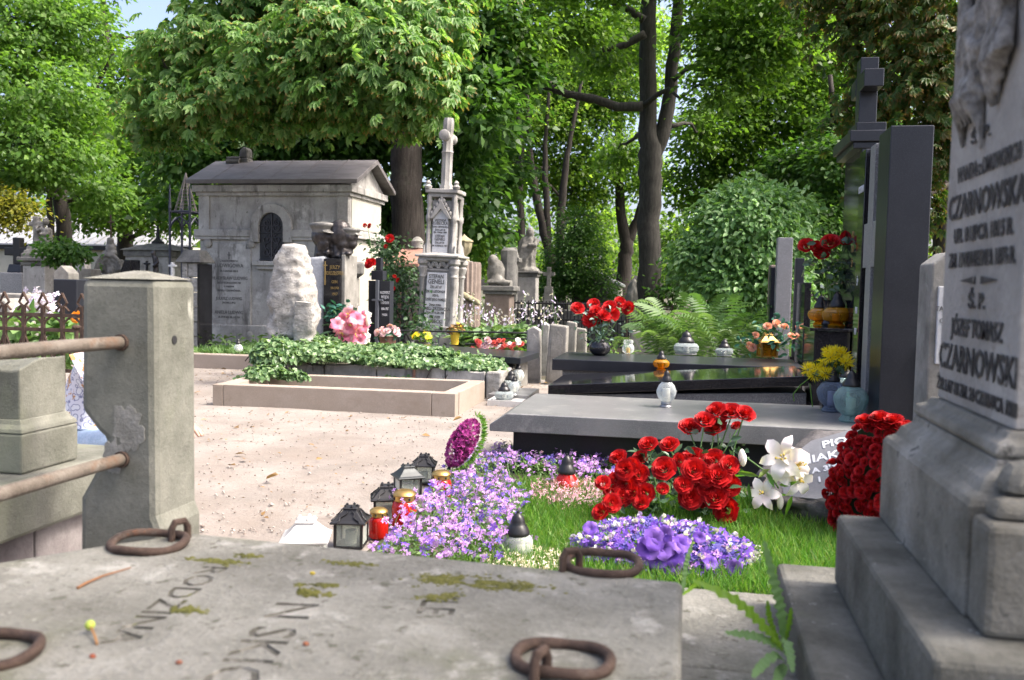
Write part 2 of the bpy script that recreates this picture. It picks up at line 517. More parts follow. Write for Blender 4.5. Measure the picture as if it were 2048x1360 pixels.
L_['grass'] = leafmat('grass_blade', [(.05, .15, .02), (.085, .22, .03), (.14, .29, .045), (.20, .26, .08)], .4, .5)
L_['herb'] = leafmat('herb_leaf', [(.07, .15, .04), (.12, .22, .07), (.18, .28, .11)], .3, .5)

def unit(a):
    return a / np.maximum(np.linalg.norm(a, axis=1, keepdims=True), 1e-9)
def leaf_arrays(C, D, N, L, W, fold=.12, droop=.15, hexa=False):
    D = unit(D)
    S = unit(np.cross(D, N))
    N = np.cross(S, D)
    L, W = L[:, None], W[:, None]
    n = len(C)
    tipp = C + D * L - N * L * droop
    if hexa:
        f = fold * W
        vs = np.stack([C, C + D * L * .32 + S * W * .5 + N * f, C + D * L * .68 + S * W * .42 + N * (f - L * droop * .45), tipp,
                       C + D * L * .68 - S * W * .42 + N * (f - L * droop * .45), C + D * L * .32 - S * W * .5 + N * f], 1).reshape(-1, 3)
        b = np.arange(n)[:, None] * 6
        fs = np.concatenate([b + np.array([0, 1, 2, 3]), b + np.array([0, 3, 4, 5])], 0)
        at = np.tile(np.array([0, .3, .7, 1, .7, .3]), n)
    else:
        vs = np.stack([C, C + D * L * .45 + S * W * .5 + N * W * fold, tipp, C + D * L * .45 - S * W * .5 + N * W * fold], 1).reshape(-1, 3)
        fs = np.arange(n)[:, None] * 4 + np.array([0, 1, 2, 3])
        at = np.tile(np.array([0, .45, 1, .45]), n)
    return vs, fs, at

def rdir(n):
    return unit(rng.normal(size=(n, 3)))
def lobe_of(l):
    x, y, d, rx, ry = l[:5]
    k = d / FPX
    return (*P(x, y, d), rx * k, (l[5] if len(l) > 5 else rx * k * .8), ry * k)
def clumps(lobes, n, lo=.45):
    A = np.array(lobes, float)
    wgt = (A[:, 3] * A[:, 4] * A[:, 5]) ** (2 / 3)
    i = rng.choice(len(A), n, p=wgt / wgt.sum())
    o = rdir(n)
    r = lo + (1 - lo) * rng.random(n) ** .6
    c = A[i, :3] + o * A[i, 3:6] * r[:, None]
    return c, o
def spray(c, o, per, cr, flat=.4, droop=.25, size=(.1, .16), wid=.6, jit=.5, upw=.85, outw=.55):
    n = len(c)
    C = np.repeat(c, per, 0)
    O = np.repeat(o, per, 0)
    g = rng.normal(size=(n * per, 3)) * cr * .55
    g[:, 2] *= flat
    g[:, 2] -= .25 * (g[:, 0] ** 2 + g[:, 1] ** 2) / cr
    C = C + g
    D = O * np.array([.7, .7, .2]) + unit(g) * .6 + rng.normal(size=C.shape) * .5 + np.array([0, 0, -droop])
    N = np.array([0, 0, upw]) + O * outw + rng.normal(size=C.shape) * jit
    L = rng.uniform(size[0], size[1], len(C))
    return C, D, N, L, L * wid * rng.uniform(.8, 1.2, len(C))

def bend(a, b, k=5, wob=.08, sag=0.0):
    a, b = Vector(a), Vector(b)
    ln = (b - a).length
    out = []
    for i in range(k + 1):
        t = i / k
        p = a.lerp(b, t)
        if 0 < i < k:
            p += Vector((random.gauss(0, 1), random.gauss(0, 1), random.gauss(0, 1))) * ln * wob * .5
        p.z += sag * ln * 4 * t * (1 - t)
        out.append(p)
    return out

def tree(name, label, limbs, lobes, leaf, bark='bark', ncl=400, per=40, cr=.55, size=(.10, .16), palm=False, twigs=60, cat='tree', group='trees of the cemetery', droop=.25, lo=.45, wid=.6, raw=None, boughs=True):
    """limbs: list of [(point, radius), ...]; lobes in photograph measure"""
    base = limbs[0][0][0]
    t = T(name, label, cat, (base[0], base[1], 0), group)
    mb = MB()
    lob = raw or [lobe_of(l) for l in lobes]
    pts = []
    for lm in limbs:
        ps = [Vector(q[0]) for q in lm]
        rs = [q[1] for q in lm]
        P2, R2 = [], []
        for i in range(len(ps) - 1):
            for s in range(4):
                u = s / 4
                q = ps[i].lerp(ps[i + 1], u)
                rr = rs[i] * (1 - u) + rs[i + 1] * u
                if s:
                    q = q + Vector((random.gauss(0, 1), random.gauss(0, 1), 0)) * rr * .12
                P2.append(q)
                R2.append(rr)
        P2.append(ps[-1])
        R2.append(rs[-1])
        mb.tube(P2, R2, 12)
        pts += list(zip(P2, R2))
    ends = []
    for l in lob:
        c = Vector(l[:3])
        q, r = min(pts, key=lambda k: (k[0] - c).length + max(0, k[0].z - c.z) * 1.5 + max(0, c.z - (-.4 if palm else 1.2) - k[0].z) * (5 if palm else 2))
        path = bend(q, c, 5, .10, .06)
        r0 = min(r * .6, .05 + .012 * (c - q).length)
        if boughs:
            mb.tube(path, [r0 * (1 - .75 * i / 5) for i in range(6)], 6)
        ends.append((c, path[3:], r0 * .35))
    C0, O0 = clumps(lob, ncl, lo)
    for i in range(min(twigs, ncl)):
        c = Vector(C0[i])
        e = min(ends, key=lambda k: (k[0] - c).length)
        q = min(e[1], key=lambda k: (k - c).length)
        mb.tube(bend(q, c, 3, .12, .05), [e[2], e[2] * .7, e[2] * .45, .006], 5)
    mb.build('trunk', K[bark], t, smooth=True, sharp=0)
    if palm:
        n = ncl * per
        C, D, N, L, W = spray(C0, O0, per, cr, .55, droop, size, 1, .30, .55, .85)
        D = D * np.array([1, 1, .5]) + np.array([0, 0, -.45])
        D = unit(D)
        S = unit(np.cross(D, N))
        N = np.cross(S, D)
        Vs, Fs, At, k = [], [], [], 0
        rnd = rng.random(n)
        for a, s in ((0, 1), (.62, .92), (-.62, .92), (1.2, .72), (-1.2, .72), (1.9, .45), (-1.9, .45)):
            d2 = D * math.cos(a) + S * math.sin(a) + np.array([0, 0, -.22])
            v, f, at = leaf_arrays(C, d2, N, L * s * .55, L * s * .2, .25, .22, True)
            at = at * np.repeat(.75 + .5 * rnd, 6)
            Vs.append(v); Fs.append(f + k); At.append(at)
            k += len(v)
        arr_mesh('crown', np.concatenate(Vs), np.concatenate(Fs), L_[leaf], t, attr=np.concatenate(At))
    else:
        v, f, at = leaf_arrays(*spray(C0, O0, per, cr, .4, droop, size, wid))
        arr_mesh('crown', v, f, L_[leaf], t)
    return t

# ---- ground: one dark earth sheet, the sandy path laid over it
mb = MB()
mb.add([(-300, -200, -.012), (300, -200, -.012), (300, 400, -.012), (-300, 400, -.012)], [(0, 1, 2, 3)])
tag(mb.build('ground', K['soil']), 'dark earth under the graves and trees', None, kind='structure')
nx, ny = 150, 130
mb = MB()
X0, X1, Y0, Y1 = -15, 2.6, -4, 11.9
for j in range(ny + 1):
    for i in range(nx + 1):
        x = X0 + (X1 - X0) * i / nx
        y = Y0 + (Y1 - Y0) * j / ny
        z = .004 + .012 * noise.noise((x * .9, y * .9, 0)) + .006 * noise.noise((x * 3.1, y * 3.1, 4))
        if j == ny:
            y += .25 * noise.noise((x * 1.3, 3, 1))
        mb.v.append((x, y, max(z, -.008) + (.10 * math.exp(-((x + 4.5) ** 2 / 3 + (y - 8.0) ** 2 / .02)) if 7.8 < y < 8.12 and -5 < x < -1.9 else 0) * .2))
for j in range(ny):
    for i in range(nx):
        a = j * (nx + 1) + i
        mb.f.append((a, a + 1, a + nx + 2, a + nx + 1))
tag(mb.build('path', K['sand'], smooth=True, sharp=0), 'pale sandy path between the graves', None, kind='structure')

# ---- crumbs, twigs and fallen leaves on the path
n = 900
C = np.stack([rng.uniform(-7, -1.0, n), rng.uniform(4.2, 11.5, n), np.full(n, .018)], 1)
D = rdir(n) * np.array([1, 1, .08])
N = np.array([0, 0, 1.0]) + rng.normal(size=(n, 3)) * .25
L = rng.choice([.025, .035, .05, .075], n, p=[.45, .3, .18, .07])
L_['litter'] = leafmat('fallen_leaf', [(.13, .075, .03), (.22, .13, .05), (.30, .19, .08), (.10, .06, .035)], .1, .7)
v, f, _ = leaf_arrays(C, D, N, L, L * rng.uniform(.15, .7, n), .3, -.1)
# small pebbles and grit
n = 4200
gx, gy = rng.uniform(-6.5, -.9, n), 4.0 + 7.5 * rng.random(n) ** 1.5
gs = rng.uniform(.003, .010, n) * np.where(rng.random(n) < .03, 1.8, 1)
oct_ = np.array([[1, 0, 0], [0, 1, 0], [-1, 0, 0], [0, -1, 0], [0, 0, .7], [0, 0, -.5]])
V_ = np.stack([gx, gy, np.full(n, .014)], 1)[:, None, :] + oct_[None] * gs[:, None, None] * rng.uniform(.7, 1.3, (n, 6, 1))
F_ = np.arange(n)[:, None, None] * 6 + np.array([[0, 1, 4], [1, 2, 4], [2, 3, 4], [3, 0, 4], [1, 0, 5], [2, 1, 5], [3, 2, 5], [0, 3, 5]])[None]
tag(arr_mesh('gravel', V_.reshape(-1, 3), F_.reshape(-1, 3), leafmat('pebble', [(.14, .11, .09), (.24, .20, .175), (.34, .30, .27), (.42, .39, .36)], 0, .9)), 'grit and small pebbles on the path', None, kind='stuff')
tag(arr_mesh('litter', v, f, L_['litter']), 'brown leaf and twig litter strewn over the sandy path', None, kind='stuff')
for i, (px, py, lab) in enumerate([(790, 948, 'curled tan leaf lying on the path beside the black lanterns'), (532, 958, 'orange brown leaf lying alone on the bright path'), (905, 842, 'tan leaf on the path near the corner of the beige kerb'), (648, 812, 'brown leaf under the beige kerb, half buried in sand')]):
    q = Q(px, py, .03)
    v, f, _ = leaf_arrays(np.array([q]), np.array([[.8, .3 * i - .4, .1]]), np.array([[.2, -.1, 1]]), np.array([.13 if i == 0 else .09]), np.array([.05]), .5, -.25, True)
    tag(arr_mesh('fallen_leaf', v, f, L_['litter'], loc=q), lab, 'leaf', 'leaves fallen on the path')

def up(px, d, ys, r):          # a limb through measured points, photograph measure
    return [(P(x, y, d), q) for (x, y), q in zip(ys, r)]
def trunk(px, d, r0, path):    # trunk from the ground upwards
    b = P(px, 600, d)
    k = d / FPX
    out = [(Vector((b.x, b.y, -.1)), r0 * 1.35), (Vector((b.x, b.y, .5)), r0 * 1.05)]
    for x, y, r in path:
        out.append((P(x, y, d), r))
    return out

# ---- the far wood beyond the cemetery
lob = []
for i in range(46):
    px = -350 + i * 60 + random.uniform(-30, 30)
    d = random.uniform(42, 62)
    lob.append(lobe_of((px, random.uniform(40, 500), d, random.uniform(90, 150), random.uniform(70, 140))))
for i in range(34):
    px = -350 + i * 82
    d = random.uniform(48, 66)
    lob.append(lobe_of((px, random.uniform(430, 560), d, 120, 60)))
lob = [l for l in lob if l[2] - l[5] > -.5 or True]
C0, O0 = clumps(lob, 1900, .3)
keep = C0[:, 2] > .3
C0, O0 = C0[keep], O0[keep]
v, f, _ = leaf_arrays(*spray(C0, O0, 42, 1.15, .5, .2, (.24, .40), .62))
tag(arr_mesh('distant_woods', v, f, L_['far']), 'sunlit green wood behind the whole cemetery', None, kind='stuff')

# ---- left trees
tree('maple_tree', 'tall light green tree with a thick dark trunk, left of the stone mausoleum', [trunk(136, 27, .24, [(128, 480, .23), (120, 380, .2), (108, 250, .16), (95, 80, .12), (80, -200, .06)]), up(0, 27, [(118, 360), (170, 220), (230, 100)], (.12, .08, .04))],
     [(40, 40, 25, 130, 90), (130, 60, 26, 100, 80), (50, 170, 24, 120, 80), (140, 190, 25, 90, 80), (60, 290, 24, 120, 70), (150, 320, 25, 85, 60), (190, 385, 26, 60, 40), (40, 370, 25, 80, 40), (-60, 150, 25, 120, 160), (90, -120, 27, 180, 120), (20, -250, 27, 200, 120)],
     'left', ncl=800, per=60, cr=.52, size=(.09, .22))
tree('linden_tree', 'green tree standing behind the small hip-roofed tomb, sky showing between its upper boughs', [trunk(254, 34, .30, [(250, 440, .27), (232, 260, .2), (215, 120, .14), (200, -80, .07)]), up(0, 34, [(245, 380), (300, 270), (340, 180)], (.15, .1, .05))],
     [(230, 160, 33, 60, 60), (330, 120, 34, 70, 50), (280, 260, 32, 80, 60), (210, 330, 32, 60, 60), (330, 340, 31, 90, 70), (270, 420, 31, 80, 35), (380, 230, 33, 70, 80), (420, 90, 36, 60, 40), (170, 90, 36, 45, 60), (360, 440, 32, 60, 30), (180, 420, 32, 50, 40)],
     'maple', ncl=620, per=40, cr=.65, size=(.14, .22))
tree('slim_tree', 'thin dark trunk beside the thick one, leafy crown above the sheet roof', [trunk(106, 30, .12, [(104, 480, .11), (98, 400, .1), (110, 330, .08), (130, 250, .05)])],
     [(110, 300, 29, 80, 60), (150, 260, 29, 70, 60), (70, 330, 29, 70, 40)], 'maple', ncl=160, per=40, cr=.6, size=(.12, .2))
tree('bushy_tree', 'low yellowing tree at the edge of the picture above the dark cross', [trunk(-40, 23, .1, [(-30, 480, .09), (0, 400, .06)])],
     [(20, 415, 23, 50, 30), (-40, 400, 23, 70, 50), (45, 440, 23, 30, 16)], 'yellow', ncl=90, per=40, cr=.4, size=(.09, .14))
tree('young_tree', 'small dark green leafy sapling beside the zigzag-topped gravestone', [trunk(128, 16, .03, [(128, 560, .028), (128, 500, .02)])],
     [(125, 495, 16, 42, 14), (110, 510, 16, 25, 14), (145, 505, 16, 25, 12)], 'dark', ncl=34, per=30, cr=.22, size=(.08, .13), twigs=20)

# ---- the horse chestnut over the mausoleum
CH = [(430, 100, 15.5, 130, 65), (350, 190, 15.2, 75, 48), (470, 185, 14.8, 100, 38), (555, 225, 15, 60, 22), (570, 110, 14.6, 110, 65), (690, 60, 14.2, 120, 60),
      (690, 150, 14.2, 110, 45), (790, 120, 14, 105, 55), (830, 185, 14.2, 85, 36), (770, 215, 14.6, 75, 26), (640, 195, 15, 70, 28), (490, 10, 16, 120, 60), (850, 40, 14.8, 100, 60), (310, 250, 16, 34, 30), (400, 232, 15.6, 40, 18), (575, 238, 15.2, 34, 14), (845, 228, 14.6, 40, 20),
      (640, -90, 16, 200, 80), (820, -80, 16, 160, 80), (460, -110, 17, 140, 70)]
tree('chestnut_tree', 'big horse chestnut with rust-tipped hanging leaves and massive dark trunk behind the mausoleum', [trunk(817, 19.5, .40, [(816, 440, .36), (812, 320, .34), (800, 180, .31), (780, 0, .27), (770, -250, .2)]),
      up(0, 18, [(800, 150), (720, 60), (600, 60), (480, 110)], (.2, .16, .12, .05)), up(0, 18, [(795, 60), (680, -20), (560, -30), (500, 40)], (.18, .14, .1, .05)), up(0, 17, [(806, 200), (850, 120), (900, 80)], (.14, .1, .05))],
     CH, 'chest', ncl=760, per=12, cr=.42, size=(.28, .44), palm=True, twigs=150, droop=.1, lo=.55)
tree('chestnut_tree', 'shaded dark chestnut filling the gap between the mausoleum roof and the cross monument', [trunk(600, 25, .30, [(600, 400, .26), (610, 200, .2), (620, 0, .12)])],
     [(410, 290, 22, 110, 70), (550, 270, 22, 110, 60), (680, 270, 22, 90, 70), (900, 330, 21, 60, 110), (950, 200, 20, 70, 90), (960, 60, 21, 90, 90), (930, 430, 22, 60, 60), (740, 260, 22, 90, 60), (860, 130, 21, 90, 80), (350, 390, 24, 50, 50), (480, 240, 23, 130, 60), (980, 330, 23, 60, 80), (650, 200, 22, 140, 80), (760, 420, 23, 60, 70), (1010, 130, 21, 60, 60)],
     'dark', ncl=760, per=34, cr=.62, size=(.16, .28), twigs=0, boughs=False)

# ---- slender trees in the middle
for i, (px, pth, lbs, lab) in enumerate([
    (1042, [(1043, 480, .13), (1040, 380, .12), (1044, 290, .09), (1030, 180, .05)], [(1000, 330, 33, 60, 60), (1040, 210, 33, 60, 50), (960, 480, 34, 50, 60)], 'slender trunk standing furthest toward the cross monument behind the veiled statue'),
    (1108, [(1100, 510, .17), (1078, 420, .15), (1062, 330, .12), (1058, 270, .09), (1050, 120, .05)], [(1080, 240, 32, 80, 50), (1020, 120, 33, 90, 60), (1120, 330, 33, 60, 40)], 'slender trunk with a bend, right behind the veiled statue'),
    (1098, [(1096, 480, .12), (1092, 380, .11), (1090, 290, .08), (1100, 160, .05)], [(1120, 170, 33, 80, 60), (1150, 380, 34, 50, 60)], 'straight thin trunk between the bent trunk and the leaning one'),
    (1124, [(1120, 520, .16), (1122, 420, .14), (1132, 330, .11), (1140, 280, .08), (1165, 150, .05)], [(1170, 240, 33, 80, 60), (1200, 110, 34, 90, 70), (1190, 450, 36, 60, 50)], 'slender trunk leaning to the right of the veiled statue')]):
    tree('slender_tree', lab, [trunk(px, 31, pth[0][2] * 1.1, pth)], lbs, 'far', ncl=210, per=40, cr=.65, size=(.13, .21), group='slender trees in the middle')
tree('forked_tree', 'dark slim tree forking low beside the big maple trunk', [trunk(1240, 34, .3, [(1250, 520, .27), (1254, 485, .25), (1242, 430, .19), (1236, 330, .17), (1240, 200, .12), (1235, 60, .07)]), up(0, 34, [(1254, 485), (1275, 440), (1290, 380), (1310, 250)], (.2, .16, .12, .06))],
     [(1230, 180, 33, 80, 60), (1200, 330, 34, 60, 60), (1260, 60, 33, 90, 60), (1290, 330, 34, 50, 60)], 'far', ncl=260, per=40, cr=.7, size=(.14, .22), bark='bark')
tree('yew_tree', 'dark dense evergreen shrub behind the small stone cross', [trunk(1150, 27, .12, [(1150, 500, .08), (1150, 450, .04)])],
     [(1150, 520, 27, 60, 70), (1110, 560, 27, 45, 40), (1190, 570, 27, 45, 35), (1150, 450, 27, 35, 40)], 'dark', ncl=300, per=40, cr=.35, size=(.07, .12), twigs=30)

# ---- the big maple with the fork
tree('maple_tree', 'big maple whose grey trunk forks above the fern, long bough reaching left', [
     trunk(1302, 24.5, .34, [(1300, 500, .31), (1300, 380, .31), (1299, 310, .33), (1296, 240, .24), (1295, 100, .23), (1298, 0, .21), (1300, -200, .12)]),
     up(0, 24.5, [(1304, 312), (1328, 255), (1342, 180), (1350, 80), (1362, -60), (1370, -200)], (.25, .20, .18, .16, .13, .07)),
     up(0, 24, [(1285, 213), (1235, 214), (1190, 198), (1140, 190), (1090, 172), (1045, 152), (1020, 135), (1000, 130)], (.13, .12, .11, .105, .095, .075, .05, .03)),
     up(0, 23.5, [(1045, 152), (1030, 120), (1010, 95)], (.05, .03, .015)),
     up(0, 24, [(1290, 68), (1250, 90), (1220, 98), (1180, 92)], (.11, .09, .07, .03)),
     up(0, 24, [(1288, 40), (1250, 15), (1205, -5), (1170, -25)], (.11, .09, .08, .05)),
     up(0, 24, [(1346, 160), (1380, 132), (1430, 128)], (.07, .05, .02)),
     up(0, 24, [(1352, 60), (1440, 50), (1520, 38), (1560, 15), (1580, -20)], (.09, .08, .09, .08, .05))],
     [(1120, 50, 22, 100, 45), (1190, 120, 25.5, 60, 26), (1030, 60, 21, 80, 60), (1150, -70, 22, 160, 70), (1445, 60, 22, 70, 55), (1440, 170, 22, 60, 45), (1330, -120, 24, 200, 80), (1510, 110, 22, 90, 60), (1560, 30, 22, 110, 70),
      (1480, -50, 22, 140, 60), (1235, 300, 27, 40, 45), (1400, 260, 26, 45, 45)],
     'maple', bark='bark_grey', ncl=640, per=54, cr=.5, size=(.09, .20), twigs=120)

# ---- the dark right side
tree('maple_tree', 'shaded maple behind the rounded bush, thin trunk in the gloom', [trunk(1612, 29, .24, [(1612, 400, .22), (1616, 300, .2), (1610, 180, .17), (1600, 0, .1)]), up(0, 29, [(1500, 340), (1540, 300), (1490, 250)], (.05, .05, .03))],
     [(1450, 250, 27, 90, 70), (1560, 210, 27, 100, 70), (1640, 280, 27, 80, 80), (1500, 340, 27, 90, 50), (1650, 120, 27, 100, 80), (1400, 360, 28, 60, 50), (1370, 480, 30, 40, 60), (1700, 380, 27, 60, 70), (1560, 60, 28, 120, 60), (1620, 420, 29, 60, 50)],
     'maple', ncl=800, per=40, cr=.65, size=(.13, .21))
tree('chestnut_tree', 'browning chestnut behind the black granite steles, rusty leaf sprays', [trunk(1885, 19, .2, [(1884, 480, .18), (1880, 350, .17), (1870, 200, .14), (1850, 0, .1)])],
     [(1760, 60, 17, 80, 60), (1830, 140, 16.5, 80, 70), (1740, 200, 17.5, 60, 60), (1850, 280, 17, 70, 60), (1780, 330, 18, 60, 70), (1830, 420, 18, 60, 60), (1860, 20, 16, 90, 70), (1700, -40, 17, 120, 60), (1980, 150, 17, 120, 120), (1900, 540, 19, 50, 50)],
     'chest_brown', ncl=420, per=9, cr=.5, size=(.28, .42), palm=True, twigs=80, droop=.2)
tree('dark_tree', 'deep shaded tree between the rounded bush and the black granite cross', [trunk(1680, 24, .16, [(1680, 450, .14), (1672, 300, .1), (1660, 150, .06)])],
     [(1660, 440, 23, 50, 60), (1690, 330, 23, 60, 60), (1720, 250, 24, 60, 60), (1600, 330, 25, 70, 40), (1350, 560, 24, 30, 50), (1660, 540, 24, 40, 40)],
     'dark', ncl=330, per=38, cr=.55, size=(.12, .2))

# ---- added tree, unseen beyond the right edge, whose crown shades the nearest tombs
tree('added_shade_tree', 'leafy tree added out of view on the right to shade the near tombs', [[((8.6, -.6, -.1), .3), ((8.6, -.5, 3), .26), ((8.2, -.3, 6), .2), ((7.6, 0, 9), .1)]],
     None, 'maple', ncl=330, per=40, cr=.6, size=(.14, .22), raw=[(6.2, .1, 9.4, 1.9, 1.6, 1.4), (7.4, .2, 10.4, 1.7, 1.0, 1.4), (5.2, -.4, 8.8, 1.4, 1.4, 1.0), (7.4, -1.0, 9.8, 1.8, 1.5, 1.4), (8.4, .4, 11.6, 1.5, 1.2, 1.2)])

# ---- rounded lilac bush
c = P(1500, 500, 17.5)
t = T('lilac_bush', 'large rounded pale green bush above the ferns', 'bush', (c.x, c.y, 0))
mb = MB()
for i in range(14):
    a = random.uniform(0, 6.28)
    mb.tube(bend((c.x + .2 * math.cos(a), c.y + .2 * math.sin(a), -.05), (c.x + 1.0 * math.cos(a), c.y + .8 * math.sin(a), random.uniform(1.8, 2.6)), 4, .06), [.03, .026, .02, .014, .008], 6)
mb.build('stem', K['bark'], t, smooth=True, sharp=0)
lob = [lobe_of(l) for l in [(1495, 475, 17, 100, 90, 1.0), (1435, 505, 17, 62, 62, .7), (1560, 490, 17, 58, 70, .7), (1490, 405, 17.2, 66, 36, .7), (1545, 415, 17.3, 50, 32, .6), (1408, 545, 17, 42, 36, .5), (1510, 560, 16.6, 110, 40, .8), (1600, 450, 17.5, 28, 50, .5), (1450, 590, 16.7, 62, 55, .6), (1555, 590, 16.7, 56, 55, .6), (1380, 500, 17, 22, 20, .3), (1450, 400, 17, 26, 18, .3), (1590, 410, 17.2, 24, 18, .3)]]
C0, O0 = clumps(lob, 1000, .62)
C1, O1 = clumps(lob[:6] + lob[7:8], 110, 1.0)
C0, O0 = np.concatenate([C0, C1 + O1 * rng.uniform(.02, .22, (110, 1))]), np.concatenate([O0, O1])
keep = C0[:, 2] > .2
C0, O0 = C0[keep], O0[keep]
v, f, _ = leaf_arrays(*spray(C0, O0, 16, .26, .7, .35, (.07, .16), .55, .45, .6, .8), .2, .2, True)
arr_mesh('foliage', v, f, L_['lilac'], t)

# ---- low plants over the earth between the far graves
n = 9000
C = np.stack([rng.uniform(-16, 9, n), rng.uniform(11.8, 30, n), rng.uniform(0, .28, n)], 1)
v, f, _ = leaf_arrays(C, rdir(n) * np.array([1, 1, .4]) + np.array([0, 0, .25]), np.array([0, 0, 1.0]) + rng.normal(size=(n, 3)) * .4, rng.uniform(.08, .2, n), rng.uniform(.05, .09, n), .15, .25)
tag(arr_mesh('undergrowth', v, f, L_['herb']), 'low green undergrowth between the far graves', None, kind='stuff')
# ================================================================ the tombs at the back
def PV(x, y, v):
    r = ray(x, y)
    return Vector((0, 0, EYE)) + r * (v / r.y)
def PU(x, y, u):
    r = ray(x, y)
    return Vector((0, 0, EYE)) + r * (u / r.x)
EX, EY, EZ = Vector((1, 0, 0)), Vector((0, 1, 0)), Vector((0, 0, 1))

# ---------------------------------------------------------------- mausoleum
def mausoleum():
    v = 15.8
    xl, xr = PV(400, 500, v).x, PV(698, 500, v).x
    depth = 1.75
    zc, zl0, zl1, zb = PV(550, 374, v).z, PV(550, 474, v).z, PV(550, 460, v).z, 0.0
    t = T('mausoleum', 'pale stone mausoleum with gabled lead roof and arched iron window', 'mausoleum', ((xl + xr) / 2, v, 0))
    MB().box(xl, xr, v, v + depth, -.05, zc).build('wall', K['mauso'], t, bevel=.01)
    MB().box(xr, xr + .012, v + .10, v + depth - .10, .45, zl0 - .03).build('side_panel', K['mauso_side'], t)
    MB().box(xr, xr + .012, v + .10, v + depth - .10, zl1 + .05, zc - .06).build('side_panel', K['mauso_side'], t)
    MB().box(xl - .06, xr + .06, v - .07, v + depth + .06, -.05, .40).build('plinth', K['mauso'], t, bevel=.02)
    wx0, wx1 = PV(520, 500, v).x, PV(569, 500, v).x
    wc, wr = (wx0 + wx1) / 2, (wx1 - wx0) / 2
    sw = .17
    for a, b in ((xl - .08, wx0 - sw), (wx1 + sw, xr + .08)):      # string course, broken by the window surround
        MB().prism([(v - .09, zl0), (v - .09, zl1), (v + .02, zl1), (v + .02, zl0 - .06), (v - .06, zl0 - .06), (v - .06, zl0)], 'x', a, b).build('string_course', K['mauso'], t, bevel=.01)
    MB().box(xr - .01, xr + .09, v + .021, v + depth + .05, zl0 + .002, zl1 - .002).build('string_course', K['mauso'], t, bevel=.012)
    for x0 in (xl, xr - .22):
        MB().box(x0 - .012, x0 + .21, v - .035, v + .03, zl1, zc - .12).build('pilaster', K['mauso'], t, bevel=.01)
    # arched window
    zs, zbt = PV(545, 452, v).z, PV(545, 522, v).z
    def arch(r, z0, zsp, n=14):
        return [(wc + r, z0), (wc + r, zsp)] + [(wc + r * math.cos(a), zsp + r * math.sin(a)) for a in [math.pi * i / n for i in range(1, n)]] + [(wc - r, zsp), (wc - r, z0)]
    o_, i_ = arch(wr + sw, zl0 - .10, zs), arch(wr, zl0 - .10, zs)
    m = MB()
    n = len(o_)
    vs = [(p[0], v - .085, p[1]) for p in o_] + [(p[0], v - .085, p[1]) for p in i_] + [(p[0], v + .01, p[1]) for p in o_] + [(p[0], v + .01, p[1]) for p in i_]
    fs = []
    for i in range(n - 1):
        fs += [(i, i + 1, n + i + 1, n + i), (i, 2 * n + i, 2 * n + i + 1, i + 1), (n + i, n + i + 1, 3 * n + i + 1, 3 * n + i)]
    fs += [(0, n, 3 * n, 2 * n), (n - 1, 3 * n - 1, 4 * n - 1, 2 * n - 1)]
    m.add(vs, fs).build('window_surround', K['mauso'], t, bevel=.008)
    win = MB().prism(arch(wr - .003, zbt, zs), 'y', v - .012, v + .006).build('window', plain('dark_pane', (.02, .021, .026), .25), t)
    g = MB()
    def scroll(cx, cz, r, s, turns=1.4):
        return [(cx + s * r * (1 - .75 * i / 22) * math.cos(turns * 6.28 * i / 22 + 1.57), v - .03, cz + r * (1 - .75 * i / 22) * math.sin(turns * 6.28 * i / 22 + 1.57)) for i in range(23)]
    for s in (-1, 1):
        for cz, r in ((zbt + .16, .085), (zbt + .40, .09), (zbt + .62, .085), (zs + .06, .07)):
            g.tube(scroll(wc + s * .105, cz, r, s), .011, 5)
        g.tube([(wc + s * .02, v - .03, zbt + .05), (wc + s * .14, v - .03, zbt + .27), (wc + s * .03, v - .03, zbt + .50)], .010, 5)
    g.tube([(wc, v - .03, zbt), (wc, v - .03, zs + wr)], .014, 6)
    for zz in (zbt + .02, zbt + .52, zs):
        g.tube([(wc - wr, v - .03, zz), (wc + wr, v - .03, zz)], .010, 5)
    g.build('grille', plain('grille_iron', (.06, .062, .075), .5, .3), win)
    MB().box(wc - wr - .1, wc + wr + .1, v - .13, v + .01, zbt - .09, zbt - .004).box(wc - wr - .03, wc + wr + .03, v - .08, v + .01, zbt - .16, zbt - .09).build('window_sill', K['mauso'], t, bevel=.015)
    # inscription tablet
    tx0, tx1, tz1, tz0 = PV(417, 560, v).x, PV(503, 560, v).x, PV(460, 487, v).z, PV(460, 667, v).z
    c_ = .10
    tab = MB().prism([(tx0 + c_, tz0), (tx1 - c_, tz0), (tx1 - c_ * .9, tz0 + c_), (tx1, tz0 + c_), (tx1, tz1 - c_), (tx1 - c_, tz1 - c_), (tx1 - c_, tz1), (tx0 + c_, tz1), (tx0 + c_, tz1 - c_), (tx0, tz1 - c_), (tx0, tz0 + c_), (tx0 + c_ * .9, tz0 + c_)], 'y', v - .035, v + .005).build('tablet', K['mauso'], t, bevel=.008)
    for x in (tx0, tx1):
        for z in (tz0, tz1):
            MB().lathe((0, 0, 0), [(.085, 0), (.085, .05), (.06, .07), (.02, .072)], 16).moved(lambda p: Vector((x + p.x, v - p.z, z + p.y))).build('rosette', K['gothic'], t, smooth=True)
    cx = (tx0 + tx1) / 2
    H = tz1 - tz0
    MB().box(cx - .008, cx + .008, v - .041, v - .035, tz1 - .30, tz1 - .16).box(cx - .035, cx + .035, v - .0405, v - .035, tz1 - .225, tz1 - .212).build('incised_cross', K['ink_grey'], tab)
